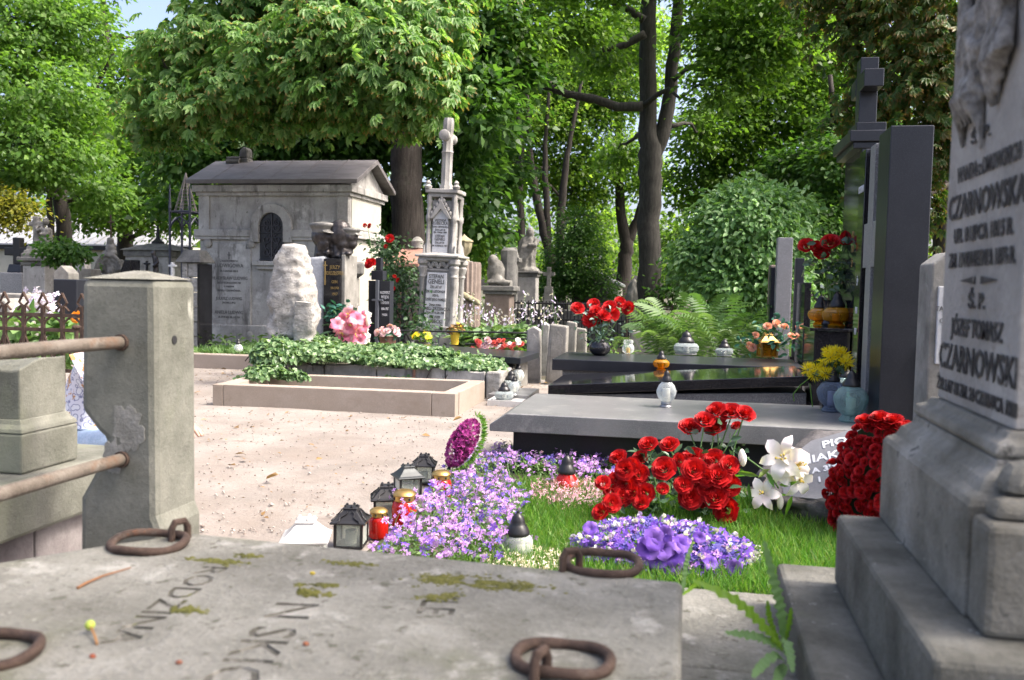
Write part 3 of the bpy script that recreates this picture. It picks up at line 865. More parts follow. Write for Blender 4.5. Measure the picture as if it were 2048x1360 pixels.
    for fz, s, sz in ((.205, 'Z KOSTRZEWSKICH', .055), (.265, 'LUDWIGOWA', .105), (.315, 'ZM. 4 GRUDNIA 1856 R.', .05), (.40, 'WŁADYSŁAW LUDWIG', .085), (.445, 'ŻYŁ LAT 50 ZM. 6 LUTEGO 1903', .048), (.485, 'W WARSZAWIE', .042), (.53, 'PROSZĄ O ZDROWAŚ MARIA', .048), (.625, 'JULIUSZ LUDWIG', .08), (.665, 'ZM. DNIA 2 LIPCA', .048), (.78, 'ANIELA LUDWIG', .09), (.825, 'UR. 29 VII 1875  ZM. 3 XI 1954', .048)):
        text(s, sz, (cx, v - .0365, tz1 - H * fz), EX, EZ, K['ink_grey'], tab, sx=.86 if sz > .06 else .72, bold=.0015)
    # roof
    oh = .17
    e0, e1, ym = v - .22, v + depth + .22, v + depth / 2
    zr = PV(600, 321, ym).z
    ze = zc + .10
    MB().box(xl - .10, xr + .10, v - .13, v + depth + .13, zc - .10, zc + .03).box(xl - .05, xr + .05, v - .07, v + depth + .07, zc - .17, zc - .10).build('cornice', K['mauso'], t, bevel=.012)
    MB().prism([(v - .06, zc + .031), (v + depth + .06, zc + .031), (ym, zr - .10)], 'x', xr - .18, xr + .04).build('pediment', K['mauso'], t, bevel=.01)
    rf = MB().prism([(e0, ze - .06), (e0, ze + .02), (ym, zr), (e1, ze + .02), (e1, ze - .06), (ym, zr - .09)], 'x', xl - oh, xr + oh + .06).build('roof', K['roof_sheet'], t, bevel=.008)
    sl = (zr - ze - .02) / (ym - e0)
    for i in range(5):
        x = xl + (xr - xl) * (.12 + .19 * i)
        MB().add([(x, e0 + .01, ze + .022), (x + .012, e0 + .01, ze + .022), (x + .012, ym, zr + .004), (x, ym, zr + .004), (x, e0 + .01, ze + .03), (x + .012, e0 + .01, ze + .03), (x + .012, ym, zr + .012), (x, ym, zr + .012)], [(0, 1, 5, 4), (4, 5, 6, 7), (0, 4, 7, 3), (1, 2, 6, 5)]).build('roof_seam', K['roof_sheet'], rf)
    # carved stone on the ridge end
    sx = xl + .42
    MB().box(sx - .25, sx + .16, ym - .10, ym + .14, zr - .12, zr + .05).prism([(sx - .05, zr + .05), (sx + .15, zr + .05), (sx + .15, zr + .20), (sx + .11, zr + .26), (sx + .03, zr + .26), (sx - .02, zr + .20)], 'y', ym - .09, ym + .13).build('ridge_stone', K['dark_stone'], rf, bevel=.03)
    MB().tube([(sx - .27, ym - .14, zr - .03), (sx + .0, ym - .14, zr - .03)], .045, 8).tube([(sx - .27, ym - .12, zr + .035), (sx + .0, ym - .12, zr + .035)], .035, 8).build('ridge_roll', K['dark_stone'], rf, smooth=True)
    return t
mausoleum()
# planted kerb in front of the mausoleum
k0, k1 = Q(330, 738, 0), Q(520, 744, 0)
t = T('grave_kerb', 'low kerb planted with grass in front of the mausoleum', 'grave kerb', ((k0.x + k1.x) / 2, k0.y, 0))
MB().box(k0.x, k1.x + .5, 11.5, 11.66, -.05, .21).build('kerb_stone', K['beige'], t, bevel=.015)
MB().box(k0.x, k1.x + .5, 11.66, 14.6, -.05, .17).build('earth', K['soil'], t)
n = 2200
C = np.stack([rng.uniform(k0.x, k1.x + .5, n), 11.68 + 2.4 * rng.random(n) ** 1.6, np.full(n, .17)], 1)
v_, f_, _ = leaf_arrays(C, rdir(n) * np.array([1, 1, .2]) + np.array([0, 0, .9]), rdir(n), rng.uniform(.05, .16, n), rng.uniform(.015, .05, n), .2, .3)
o = arr_mesh('ground_cover', v_, f_, L_['herb'], t)
o['kind'] = 'stuff'

# ---------------------------------------------------------------- neo-gothic cross monument
def gothic():
    d = 13.0
    c = P(866, 690, d)
    k = d / FPX
    Z = lambda py: P(866, py, d).z
    W = lambda px: px * k
    x, y = c.x, c.y + .33
    t = T('gothic_monument', 'tall carved gothic monument with white tablets and a cross on top', 'monument', (x, y, 0))
    S = K['gothic']
    b0, b1 = Z(690), Z(655)
    MB().box(x - W(48), x + W(42), y - W(45), y + W(45), -.05, b0 + .03).box(x - W(44), x + W(38), y - W(41), y + W(41), b0 + .03, b1).build('plinth', S, t, bevel=.015)
    MB().box(x + W(10), x + W(44), y - W(46), y - W(10), -.05, b1 + .02).build('buttress', S, t, bevel=.015)
    z1 = Z(514)
    MB().box(x - W(31), x + W(28), y - W(31), y + W(31), b1, z1 - .02).build('lower_shaft', S, t, bevel=.01)
    # clustered corner columns with round capitals
    for sx in (-1, 1):
        for sy in (-1, 1):
            cx, cy = x + sx * W(32), y + sy * W(32)
            h = Z(553) - b1
            pr = [(W(9), 0), (W(9), .06), (W(6.4), .09), (W(6), .12), (W(5.6), h - .03), (W(8), h), (W(6.5), h + .03), (W(9.5), h + .09), (W(10.5), h + .13), (W(8), h + .16), (W(12), h + .19), (W(12), h + .24), (W(8), h + .27), (W(8.5), h + .30), (W(3), h + .34), (.01, h + .45)]
            MB().lathe((cx, cy, b1), pr, 16, flute=.05, fk=6).build('column', S, t, smooth=True)
    # frieze of trefoils
    fz0, fz1 = Z(537), Z(516)
    MB().box(x - W(28), x + W(26), y - W(36), y - W(31), fz1 - .05, fz1).box(x - W(28), x + W(26), y - W(35), y - W(31), fz0 - .03, fz0).build('frieze', S, t, bevel=.005)
    for i in range(4):
        cx = x - W(24) + W(16) * i
        m = MB()
        m.tube([(cx + W(6.5) * math.cos(a), y - W(34), fz0 + .005 + (fz1 - fz0 - .055) * math.sin(a)) for a in [math.pi * q / 8 for q in range(9)]], .018, 6)
        for s in (-1, 0, 1):
            m.ball((cx + s * W(3.2), y - W(34), fz0 + .05 + (.035 if s == 0 else 0)), .024, 8, 6)
        m.build('trefoil_arch', S, t, smooth=True)
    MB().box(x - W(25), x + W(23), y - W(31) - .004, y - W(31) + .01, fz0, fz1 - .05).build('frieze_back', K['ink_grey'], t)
    tb = MB().prism([(x - W(24), Z(672)), (x + W(14), Z(672)), (x + W(18), Z(662)), (x + W(20), Z(545)), (x - W(20), Z(545)), (x - W(25), Z(650))], 'y', y - W(31) - .07, y - W(31) + .01).build('lower_tablet', K['marble'], t, bevel=.006)
    yy = y - W(31) - .072
    for py, s, sz in ((554, 'STEFAN', .078), (565, 'GENELI', .092), (574, 'ŻYŁ LAT 67', .052), (583, 'ZM. 28 LISTOPADA', .052), (591, '1929 R.', .05), (599, 'CZEŚĆ JEGO PAMIĘCI', .05), (610, 'ŻONA ZOFIA', .045), (618, 'GENELI-TRZEBICKA', .062), (625, 'ŻYŁA LAT 92 ZM. 1958', .042), (634, 'MĄŻ JÓZEF', .05), (644, 'ŁUBECKI', .075), (652, 'ŻYŁ 74 LAT ZM. 1958', .042)):
        text(s, sz, (x - W(1.5), yy, Z(py + 2.2)), EX, EZ, K['ink_grey'], tb, sx=.82 if sz > .055 else .66, bold=.0016)
    # cornice table
    MB().box(x - W(47), x + W(44), y - W(47), y + W(45), z1, z1 + .035).box(x - W(41), x + W(38), y - W(41), y + W(40), z1 - .05, z1).box(x - W(41), x + W(38), y - W(41), y + W(40), z1 + .035, z1 + .07, .08, .08).build('cornice', S, t, bevel=.01)
    # upper tier
    u0, u1 = z1 + .06, Z(384)
    MB().box(x - W(22), x + W(22), y - W(22), y + W(22), u0, u1 - .1).build('upper_shaft', S, t, bevel=.01)
    for sx in (-1, 1):
        for sy in (-1, 1):
            cx, cy = x + sx * W(26), y + sy * W(26)
            h = Z(440) - u0
            MB().lathe((cx, cy, u0), [(W(7), 0), (W(7), .12), (W(4.4), .15), (W(4.2), h - .02), (W(6), h), (W(6.5), h + .07), (W(4.5), h + .09), (W(4.2), h + .25), (W(5.8), h + .29), (W(4.8), h + .33), (W(5.5), h + .36), (.02, u1 - u0 - .02)], 12, flute=.06, fk=4).build('colonnette', S, t, smooth=True)
    ap = Z(398)
    g0 = Z(436)
    yf = y - W(22)
    gm = MB()
    gm.prism([(x - W(22), g0), (x - W(16), g0), (x, ap - .13), (x + W(16), g0), (x + W(22), g0), (x, ap)], 'y', yf - .09, yf + .02)
    gm.prism([(x - W(4), ap - .04), (x + W(4), ap - .04), (x, ap + .10)], 'y', yf - .07, yf)
    for i in range(4):
        for s in (-1, 1):
            f_ = .15 + .22 * i
            gm.ball((x + s * W(22) * (1 - f_), yf - .05, g0 + (ap - g0) * f_ + .035), (.028, .03, .04), 8, 6)
    gm.build('gablet', S, t, bevel=.004)
    gs = MB()
    gs.prism([(y - W(21), g0), (y, ap - .04), (y + W(21), g0)], 'x', x + W(22), x + W(26))
    gs.build('gablet', S, t, bevel=.004)
    pz = Z(414)
    tb2 = MB().prism([(x - W(17), Z(505)), (x + W(15), Z(505)), (x + W(15), Z(437)), (x + W(11), Z(424)), (x - W(1), pz), (x - W(13), Z(424)), (x - W(17), Z(437))], 'y', yf - .045, yf + .01).build('upper_tablet', K['marble'], t, bevel=.006)
    for py, s, sz in ((441, 'JADWIGA', .048), (448, 'ŁUBECKA', .066), (454, 'ŻONA OBYWATELA', .034), (460, 'ŻYŁA LAT 38', .034), (465, 'ZM. 4 MAJA 1898', .034), (473, 'STEFAN', .05), (480, 'GENELI', .06), (486, 'ŻYŁ LAT 60', .034), (492, 'ZM. 15 MARCA 1891', .034)):
        text(s, sz, (x - W(1), yf - .047, Z(py)), EX, EZ, K['ink_grey'], tb2, sx=.8, bold=.0012)
    MB().box(x - W(34), x + W(34), y - W(34), y + W(34), u1, u1 + .06).box(x - W(29), x + W(29), y - W(29), y + W(29), u1 - .06, u1).build('crowning_slab', S, t, bevel=.012)
    for sx in (-1, 1):
        MB().lathe((x + sx * W(29), y - W(29), u1 + .06), [(.05, 0), (.06, .03), (.03, .06), (.04, .085), (.01, .12)], 10).build('finial', S, t, smooth=True)
    # cross on a clustered shaft, arms pointing front and back
    s0, s1 = u1 + .06, Z(228)
    cr = MB()
    cr.lathe((x, y, s0), [(W(13), 0), (W(13), .06), (W(10.5), .10), (W(10.5), Z(300) - s0), (W(12), Z(298) - s0), (W(10), Z(294) - s0), (W(9.5), Z(255) - s0), (W(10.5), Z(252) - s0), (W(10.5), s1 - s0 - .05), (W(9), s1 - s0)], 24, flute=.08, fk=8)
    cr.build('cross_shaft', S, t, smooth=True)
    za = Z(267)
    MB().lathe((0, 0, 0), [(W(9), -.24), (W(11), -.23), (W(11), -.17), (W(7), -.15), (W(7), .15), (W(11), .17), (W(11), .24)], 16).moved(lambda p: Vector((x + p.x, y + p.z, za + p.y))).build('cross_arm', S, t, smooth=True)
    t.rotation_euler = (0, R(1.5), 0)
gothic()

# ---------------------------------------------------------------- rough limestone memorial, bust stele
c = P(588, 690, 10.6)
def rock(name, rows, d, dep, seed, mt):
    """weathered block from its measured outline: rows of (y, left, right)"""
    ys = [r[0] for r in rows]
    vs, fs, n, m_ = [], [], 56, 44
    c = P((rows[-1][1] + rows[-1][2]) / 2, rows[-1][0], d)
    for j in range(m_ + 1):
        py = ys[0] + (ys[-1] - ys[0]) * j / m_
        l, r = np.interp(py, ys, [q[1] for q in rows]), np.interp(py, ys, [q[2] for q in rows])
        a, b = P(l, py, d), P(r, py, d)
        cx_, hw, z = (a.x + b.x) / 2, (b.x - a.x) / 2, a.z
        for i in range(n):
            th = 6.283 * i / n
            ct, st = math.cos(th), math.sin(th)
            ex = .62
            x, y = hw * math.copysign(abs(ct) ** ex, ct), dep * math.copysign(abs(st) ** ex, st) * (hw / .28) ** .5
            q = Vector((x * 5 + seed, y * 5, z * 5))
            k_ = .16 * noise.fractal(q * .5, 1, 2, 4) + .13 * noise.ridged_multi_fractal(Vector((q.x * .8, q.y * .8, q.z * 1.3)), .8, 2.1, 6, .9, 2) - .13
            k_ *= min(1, 4 * (m_ - j + 4) / m_)
            vs.append((cx_ + x * (1 + k_), c.y + y * (1 + k_), z + .03 * noise.noise(q * 1.3) * (1 if j else .6)))
    for j in range(m_):
        for i in range(n):
            k_ = (i + 1) % n
            fs.append((j * n + i, (j + 1) * n + i, (j + 1) * n + k_, j * n + k_))
    vs.append((sum(p[0] for p in vs[:n]) / n, c.y, vs[0][2] + .02))
    fs += [(i, (i + 1) % n, len(vs) - 1) for i in range(n)]
    return MB().add(vs, fs).build(name, K[mt], None, smooth=True, sharp=60, loc=(c.x, c.y, .3))
lr = rock('standing_rock', [(489, 572, 606), (498, 564, 613), (520, 554, 617), (560, 546, 624), (600, 539, 628), (640, 537, 632), (690, 544, 630), (730, 544, 630)], 10.6, .24, 3, 'lime_rock')
tag(lr, 'rough pale limestone rock standing upright in the ivy', 'memorial rock')
lr = rock('rock_flake', [(604, 588, 627), (620, 586, 630), (650, 586, 631), (690, 588, 626), (730, 590, 622)], 10.3, .10, 9, 'lime_rock')
tag(lr, 'smaller pale stone block with faint writing leaning on the upright rock', 'rock')

def bust():
    d = 11.4
    k = d / FPX
    A = lambda px, py: P(px, py, d)
    c = A(655, 690)
    y = c.y
    t = T('memorial_stele', 'split grey granite stele with dark plaque and gilt lettering', 'stele', (c.x, y, 0))
    x0, x1, x2 = A(617, 600).x, A(657, 600).x, A(692, 600).x
    zt = A(655, 516).z
    m = MB()
    n = 12
    prof = [(x0 + .05 * noise.noise((i * .9, 1, 2)), .1 + (zt - .1) * i / n) for i in range(n + 1)]
    m.prism(prof + [(x1 - .01, zt + .02), (x1 - .01, .1)], 'y', y - .12, y + .3)
    o = m.build('granite_block', K['blue_rock'], t, bevel=.03)
    MB().box(x1, x2, y - .16, y + .3, .1, zt - .01).build('plaque', K['gran_black'], t, bevel=.004)
    MB().box(x2 + .002, x2 + .055, y - .13, y + .28, .1, zt + .04).build('edge_strip', K['old_stone'], t, bevel=.01)
    MB().box(x1 + .012, x1 + .028, y - .164, y - .158, A(655, 570).z, A(655, 523).z).box(x1 - .01, x1 + .05, y - .165, y - .159, A(655, 532).z, A(655, 534).z + .024).build('gilt_cross', K['gold'], t)
    for py, s, sz in ((538, 'JERZY', .065), (550, 'BORDZIŁOWSKI', .068), (566, 'GEN.', .05), (578, 'BRONI', .045), (590, '1907', .05), (640, '1983', .07)):
        text(s, sz, ((x1 + x2) / 2 + .04, y - .163, A(655, py).z), EX, EZ, K['gold'], t, sx=.5 if len(s) > 7 else .8)
    # bronze heads, fused into one sculpture
    b, CAPS = MB(), []
    def head(px, py, s, yaw, cap):
        h = A(px, py)
        q = Matrix.Rotation(yaw, 3, 'Z')
        def at(x, yy, z):
            return Vector((h.x, y + .06, h.z)) + q @ Vector((x * s, yy * s, z * s))
        b.ball(at(0, 0, .0), (.125 * s, .140 * s, .135 * s), 16, 10, q)
        b.ball(at(0, -.045, -.095), (.085 * s, .090 * s, .095 * s), 14, 8, q)       # jaw
        b.ball(at(0, -.125, -.02), (.018 * s, .035 * s, .035 * s), 8, 6, q)         # nose
        b.ball(at(0, -.125, .02), (.012 * s, .016 * s, .035 * s), 8, 6, q)
        b.ball(at(0, -.112, -.062), (.045 * s, .02 * s, .014 * s), 8, 6, q)         # moustache
        b.ball(at(0, -.108, -.088), (.03 * s, .018 * s, .012 * s), 8, 6, q)         # lip
        b.ball(at(0, -.105, -.125), (.03 * s, .025 * s, .025 * s), 8, 6, q)         # chin
        for e in (-1, 1):
            b.ball(at(.108 * e, .01, -.01), (.014 * s, .03 * s, .042 * s), 8, 6, q)
            b.ball(at(.042 * e, -.108, .035), (.035 * s, .018 * s, .012 * s), 8, 6, q)
        b.tube([at(0, .02, -.08), at(0, .03, -.25)], [.075 * s, .09 * s], 12)
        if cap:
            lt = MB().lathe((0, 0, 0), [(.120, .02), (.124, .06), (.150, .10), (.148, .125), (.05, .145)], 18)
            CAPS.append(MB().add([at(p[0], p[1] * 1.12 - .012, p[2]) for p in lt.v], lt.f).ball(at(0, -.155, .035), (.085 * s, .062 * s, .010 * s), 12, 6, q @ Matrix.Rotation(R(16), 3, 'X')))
        else:
            b.ball(at(0, .01, .06), (.115 * s, .135 * s, .115 * s), 14, 8, q)
    head(641, 470, 1.16, R(48), True)
    head(679, 470, 1.14, R(70), False)
    head(698, 474, .82, R(85), True)
    zz = zt + .03
    for i in range(30):
        a = random.random()
        b.ball((x0 + .10 + (x2 - x0 - .02) * a, y + random.uniform(-.08, .14), zz + random.uniform(-.02, .05)), (random.uniform(.03, .06), .06, random.uniform(.02, .045)), 8, 6)
    s_ = sculpt('bronze_bust', b, K['bronze'], None, .012, 2, .010, 22, loc=(c.x, y, zt))
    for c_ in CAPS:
        sculpt('peaked_cap', c_, mat('skylit_bronze', [(.12, .118, .11), (.22, .215, .20)], 12, .5, .2, 50, .2), s_, .010, 2)  # paler bronze paints in the sky light on the caps
    tag(s_, 'bronze group of heads, one in a peaked officer cap, on the granite stele', 'bust')
bust()
# stone post beside the stele
c = P(708, 600, 11.9)
k = 11.9 / FPX
zt, z1 = P(708, 528, 11.9).z, P(708, 553, 11.9).z
t = T('stone_baluster', 'tapered stone post with fluted block head beside the bust stele', 'post', (c.x, c.y, 0))
MB().box(c.x - .075, c.x + .06, c.y - .08, c.y + .08, -.02, z1 - .02, .008, .008).build('shaft', K['old_stone'], t, bevel=.012)
MB().lathe((c.x + .0, c.y, z1 - .02), [(.06, 0), (.11, .04), (.135, .06), (.14, .18), (.12, .21), (.03, .20)], 8, R(22.5), flute=.05, fk=8).build('head', K['dark_stone'], t)

# ---------------------------------------------------------------- black stele with slim cross, low slabs
d = 12.0
A = lambda px, py: P(px, py, d)
c = A(757, 690)
y = c.y
t = T('granite_headstone', 'narrow dark granite headstone with a slim raised cross, right of the pink lilies', 'headstone', (c.x, y, 0))
MB().box(A(735, 600).x, A(752, 600).x, y, y + .16, 0, A(740, 561).z).build('side_block', K['gran_dark'], t, bevel=.005)
rb = MB().box(A(758, 600).x, A(781, 600).x, y, y + .16, 0, A(770, 562).z).build('text_block', K['gran_dark'], t, bevel=.005)
MB().box(A(752, 600).x + .003, A(758, 600).x - .003, y + .03, y + .15, 0, A(770, 560).z).build('centre_strip', K['gran_black'], t)
MB().box(A(740, 600).x, A(765, 600).x, y + .01, y + .17, A(750, 560).z + .002, A(750, 541).z).build('cap_block', K['gran_dark'], t, bevel=.005)
MB().box(A(748, 600).x, A(759, 600).x, y + .04, y + .14, A(750, 541).z + .002, A(750, 515).z).build('finial_block', K['gran_dark'], t, bevel=.005)
MB().box(A(752.5, 600).x, A(759, 600).x, y - .05, y - .004, .1, A(750, 560).z).box(A(745, 600).x, A(768, 600).x, y - .051, y - .003, A(750, 602).z, A(750, 598).z).build('cross', plain('blue_steel', (.16, .175, .21), .35, .5), t, bevel=.004)
for py, s, sz in ((588, 'KAZIMIERZ', .055), (597, 'WOJDA', .06), (608, 'PROFESOR', .05), (620, '1868-1937', .05), (632, 'MARIA', .05)):
    text(s, sz, (A(770.5, 600).x, y - .002, A(770, py).z), EX, EZ, K['silver_ink'], rb, sx=.5)
# low dark slab with railing posts behind the ivy
a, b = Q(768, 696, .47), Q(1041, 715, .42)
t = T('grave_slab', 'low dark polished slab lying behind the ivy bed', 'grave slab', (b.x, b.y, 0))
MB().add([(a.x, a.y, .40), (b.x, b.y, .34), (b.x + .05, b.y + 1.0, .34), (a.x + .1, a.y + 1.0, .40), (a.x, a.y, .47), (b.x, b.y, .415), (b.x + .05, b.y + 1.0, .415), (a.x + .1, a.y + 1.0, .47)],
         [(3, 2, 1, 0), (4, 5, 6, 7), (0, 1, 5, 4), (1, 2, 6, 5), (2, 3, 7, 6), (3, 0, 4, 7)]).build('slab', K['gran_dark'], t, bevel=.006)
MB().box(a.x + .1, b.x - .08, a.y + .1, a.y + .9, -.02, .345).build('base', K['old_stone'], t, bevel=.01)

# ---------------------------------------------------------------- shrine with a terracotta roof
d = 15.0
A = lambda px, py: P(px, py, d)
c = A(806, 600)
y = c.y
t = T('tomb_shelter', 'low shelter tomb with slanting terracotta roof overgrown with climbing rose', 'tomb', (c.x, y, 0))
MB().add([(A(770, 528).x, y - .3, A(770, 528).z), (A(850, 528).x, y - .3, A(850, 528).z), (A(850, 496).x, y + .25, A(850, 496).z), (A(794, 496).x, y + .25, A(794, 496).z), (A(770, 528).x, y - .3, A(770, 528).z - .06), (A(850, 528).x, y - .3, A(850, 528).z - .06), (A(850, 496).x, y + .25, A(850, 496).z - .06), (A(794, 496).x, y + .25, A(794, 496).z - .06)],
         [(0, 1, 2, 3), (7, 6, 5, 4), (0, 4, 5, 1), (1, 5, 6, 2), (2, 6, 7, 3), (3, 7, 4, 0)]).build('roof', K['terracotta'], t, bevel=.01)
MB().box(A(783, 600).x, A(850, 600).x, y + .0, y + .3, 0, A(806, 524).z).build('back_wall', K['dark_stone'], t)
for px in (812, 786):
    MB().box(A(px, 600).x, A(px + 7, 600).x, y - .25, y - .15, 0, A(806, 531).z).build('post', K['iron'], t, bevel=.008)
MB().box(A(797, 600).x, A(814, 600).x, y - .14, y - .02, A(806, 655).z, A(806, 585).z).build('door_panel', K['terracotta'], t, bevel=.01)
MB().lathe((A(825, 490).x, y + .3, A(825, 498).z), [(.05, 0), (.10, .03), (.09, .06), (.11, .14), (.06, .2), (.02, .22)], 12).build('roof_urn', K['old_stone'], t, smooth=True)

# ---------------------------------------------------------------- urns, column, mourning figure, veiled statue
def urnpost(name, label, px, pyt, pyb, d, mat_, urnm, hw, uw, split):
    A = lambda py: P(px, py, d)
    c = A(pyb)
    k = d / FPX
    t = T(name, label, 'monument', (c.x, c.y, 0))
    zs = A(split).z
    MB().box(c.x - hw * k, c.x + hw * k, c.y - hw * k, c.y + hw * k, -.05, zs - .07).box(c.x - hw * k * 1.25, c.x + hw * k * 1.25, c.y - hw * k * 1.25, c.y + hw * k * 1.25, zs - .07, zs).build('pedestal', mat_, t, bevel=.012)
    h = A(pyt).z - zs
    r = uw * k
    MB().lathe((c.x, c.y, zs), [(r * .75, 0), (r * .7, h * .05), (r * .3, h * .13), (r * .35, h * .2), (r * .8, h * .34), (r * .98, h * .55), (r, h * .68), (r * 1.12, h * .71), (r * 1.1, h * .75), (r * .7, h * .82), (r * .35, h * .9), (r * .12, h * .96), (.01, h)], 20, flute=.05, fk=10).build('urn', urnm, t, smooth=True)
    return t
urnpost('urn_monument', 'lidded stone urn on a square post beside the gothic monument', 909, 422, 560, 16, K['old_stone'], K['gothic'], 11, 13, 484)
urnpost('urn_monument', 'ochre egg-shaped urn on the fluted pink column', 927, 468, 560, 15.4, K['old_stone'], K['sand_urn'], 12, 16, 522)
d = 15.2
A = lambda px, py: P(px, py, d)
c = A(930, 640)
t = T('fluted_column', 'wide pink fluted column stump wrapped by a stone garland', 'column', (c.x, c.y, 0))
z1 = A(930, 523).z
MB().lathe((c.x, c.y, -.05), [(.25, 0), (.25, z1 + .0), (.23, z1 + .04), (.05, z1 + .045)], 40, flute=.045, fk=20).build('shaft', K['pink_stone'], t, smooth=True, sharp=25)
MB().cbox((c.x, c.y, -.05), .62, .62, .30).build('base', K['old_stone'], t, bevel=.02)
m = MB()
for i in range(26):
    f = i / 25
    m.ball((c.x - .26 + .54 * f, c.y - .25 + .04 * math.sin(9 * f), A(0, 545).z - .05 + .02 * math.sin(i * 2.4) - .30 * f), (.045, .045, .04), 7, 5)
sculpt('garland', m, K['sand_urn'], t, .02, 2, .02, 25)
d = 18.0
A = lambda px, py: P(px, py, d)
k = d / FPX
c = A(1000, 640)
t = T('mourning_monument', 'stone sarcophagus block with a mourning draped figure against a broken column', 'monument', (c.x, c.y, 0))
zt = A(1000, 572).z
MB().box(A(968, 600).x, A(1020, 600).x, c.y, c.y + .5, -.05, zt - .12).build('die', K['pink_stone'], t, bevel=.02)
MB().box(A(960, 600).x, A(1030, 600).x, c.y - .08, c.y + .58, zt - .10, zt).box(A(964, 600).x, A(1026, 600).x, c.y - .04, c.y + .54, zt - .17, zt - .10).build('cap', K['dark_stone'], t, bevel=.015)
m = MB()
m.ball((A(988, 550).x, c.y + .2, A(988, 545).z), (.20, .17, .28), 14, 10)
m.ball((A(982, 522).x, c.y + .15, A(982, 520).z), (.11, .11, .12), 12, 8)
m.tube([(A(986, 540).x, c.y + .1, A(0, 532).z), (A(1008, 545).x, c.y + .05, A(0, 548).z), (A(1020, 560).x, c.y + .05, A(0, 562).z)], [.09, .08, .05], 8)
m.tube([(A(975, 565).x, c.y + .2, zt + .04), (A(1022, 565).x, c.y + .2, zt + .02)], [.16, .10], 10)
for i in range(7):
    m.tube([(A(978 + 5 * i, 540).x, c.y + .02, A(0, 540).z), (A(974 + 8 * i, 560).x, c.y, zt + .05)], [.035, .045], 6)
sculpt('figure', m, K['statue_stone'], t, .025, 3, .03, 12)
MB().lathe((A(1012, 500).x, c.y + .32, zt), [(.17, 0), (.16, A(0, 480).z - zt), (.10, A(0, 474).z - zt)], 20, flute=.04, fk=12).build('broken_column', K['dark_stone'], t, smooth=True)
c = P(1022, 640, 19.5)
t = T('stone_pillar', 'slim square pillar with moulded head behind the mourning figure', 'pillar', (c.x, c.y, 0))
zt = P(1022, 515, 19.5).z
MB().box(c.x - .10, c.x + .10, c.y, c.y + .2, -.05, zt - .1).build('shaft', K['dark_stone'], t, bevel=.01)
MB().box(c.x - .17, c.x + .17, c.y - .07, c.y + .27, zt - .1, zt).box(c.x - .12, c.x + .12, c.y - .02, c.y + .22, zt, zt + .22, .05, .05).build('head', K['dark_stone'], t, bevel=.015)

d = 20.0
A = lambda px, py: P(px, py, d)
k = d / FPX
c = A(1052, 600)
t = T('pedestal', 'tall pale pedestal with moulded cap carrying the veiled statue', 'pedestal', (c.x, c.y, 0))
zt = A(1052, 542).z
hw = 19 * k
MB().box(c.x - hw, c.x + hw, c.y, c.y + 2 * hw, .25, zt - .12).build('die', K['gothic'], t, bevel=.01)
MB().box(c.x - hw - .07, c.x + hw + .07, c.y - .07, c.y + 2 * hw + .07, zt - .05, zt).box(c.x - hw - .03, c.x + hw + .03, c.y - .03, c.y + 2 * hw + .03, zt - .12, zt - .05).build('cap', K['dark_stone'], t, bevel=.012)
MB().box(c.x - hw - .08, c.x + hw + .08, c.y - .08, c.y + 2 * hw + .08, -.05, .25).build('base', K['old_stone'], t, bevel=.02)
m = MB()
cx, cy = c.x, c.y + hw
H = A(0, 436).z - zt
prof = [(0, .30, .0), (.06, .27, .0), (.10, .20, .0), (.3, .19, .01), (.5, .19, .02), (.68, .20, .04), (.78, .17, .05), (.84, .10, .06), (.88, .09, .07), (.94, .10, .08), (.99, .05, .07)]
n = 28
vs, fs = [], []
for h, r, dx in prof:
    for i in range(n):
        a = 6.283 * i / n
        fold = 1 + (.13 if .08 < h < .8 else .04) * math.sin(7 * a + 5 * h) + .07 * math.sin(11 * a - 8 * h)
        vs.append((cx - .05 + dx + r * fold * math.cos(a), cy + r * .8 * fold * math.sin(a), zt + h * H))
for j in range(len(prof) - 1):
    for i in range(n):
        q = (i + 1) % n
        fs.append((j * n + i, j * n + q, (j + 1) * n + q, (j + 1) * n + i))
fs += [tuple(range(n))[::-1], tuple(range((len(prof) - 1) * n, len(prof) * n))]
m.add(vs, fs)
m.ball((cx + .04, cy - .06, zt + H * .93), (.085, .10, .11), 12, 8)
m.tube([(cx + .20, cy - .08, zt + H * .74), (cx + .17, cy - .2, zt + H * .6), (cx + .02, cy - .22, zt + H * .62)], [.07, .06, .045], 8)
for i in range(6):
    m.tube([(cx + .14 - .05 * i, cy - .17, zt + H * .60), (cx - .02 - .05 * i, cy - .17, zt + H * (.30 - .03 * i)), (cx - .05 - .03 * i, cy - .17, zt + H * .10)], [.03, .035, .03], 6)
tag(sculpt('veiled_statue', m, K['statue_stone'], None, .02, 2, .015, 20, loc=(cx, cy, zt)), 'grey statue of a veiled woman in long folded robe on the pedestal', 'statue')

# small cross, far light tomb, gloomy chapel tomb
c = P(1097, 600, 24)
t = T('stone_cross', 'small slim stone cross standing in the shade right of the veiled statue', 'cross', (c.x, c.y, 0))
z1 = P(1097, 573, 24).z
MB().box(c.x - .16, c.x + .16, c.y - .1, c.y + .1, -.05, z1, .05, .02).build('base', K['old_stone'], t, bevel=.02)
zt = P(1097, 534, 24).z
MB().box(c.x - .055, c.x + .055, c.y - .05, c.y + .05, z1, zt).box(c.x - .16, c.x + .16, c.y - .045, c.y + .045, zt - .24, zt - .14).build('cross', K['old_stone'], t, bevel=.015)
c = P(1180, 610, 27)
t = T('dark_tomb', 'dark pedimented tomb in the deep shade behind the red roses', 'tomb', (c.x, c.y, 0))
z1 = P(1180, 560, 27).z
MB().box(c.x - .5, c.x + .5, c.y, c.y + 1, -.05, z1 - .15).build('wall', K['dark_stone'], t, bevel=.02)
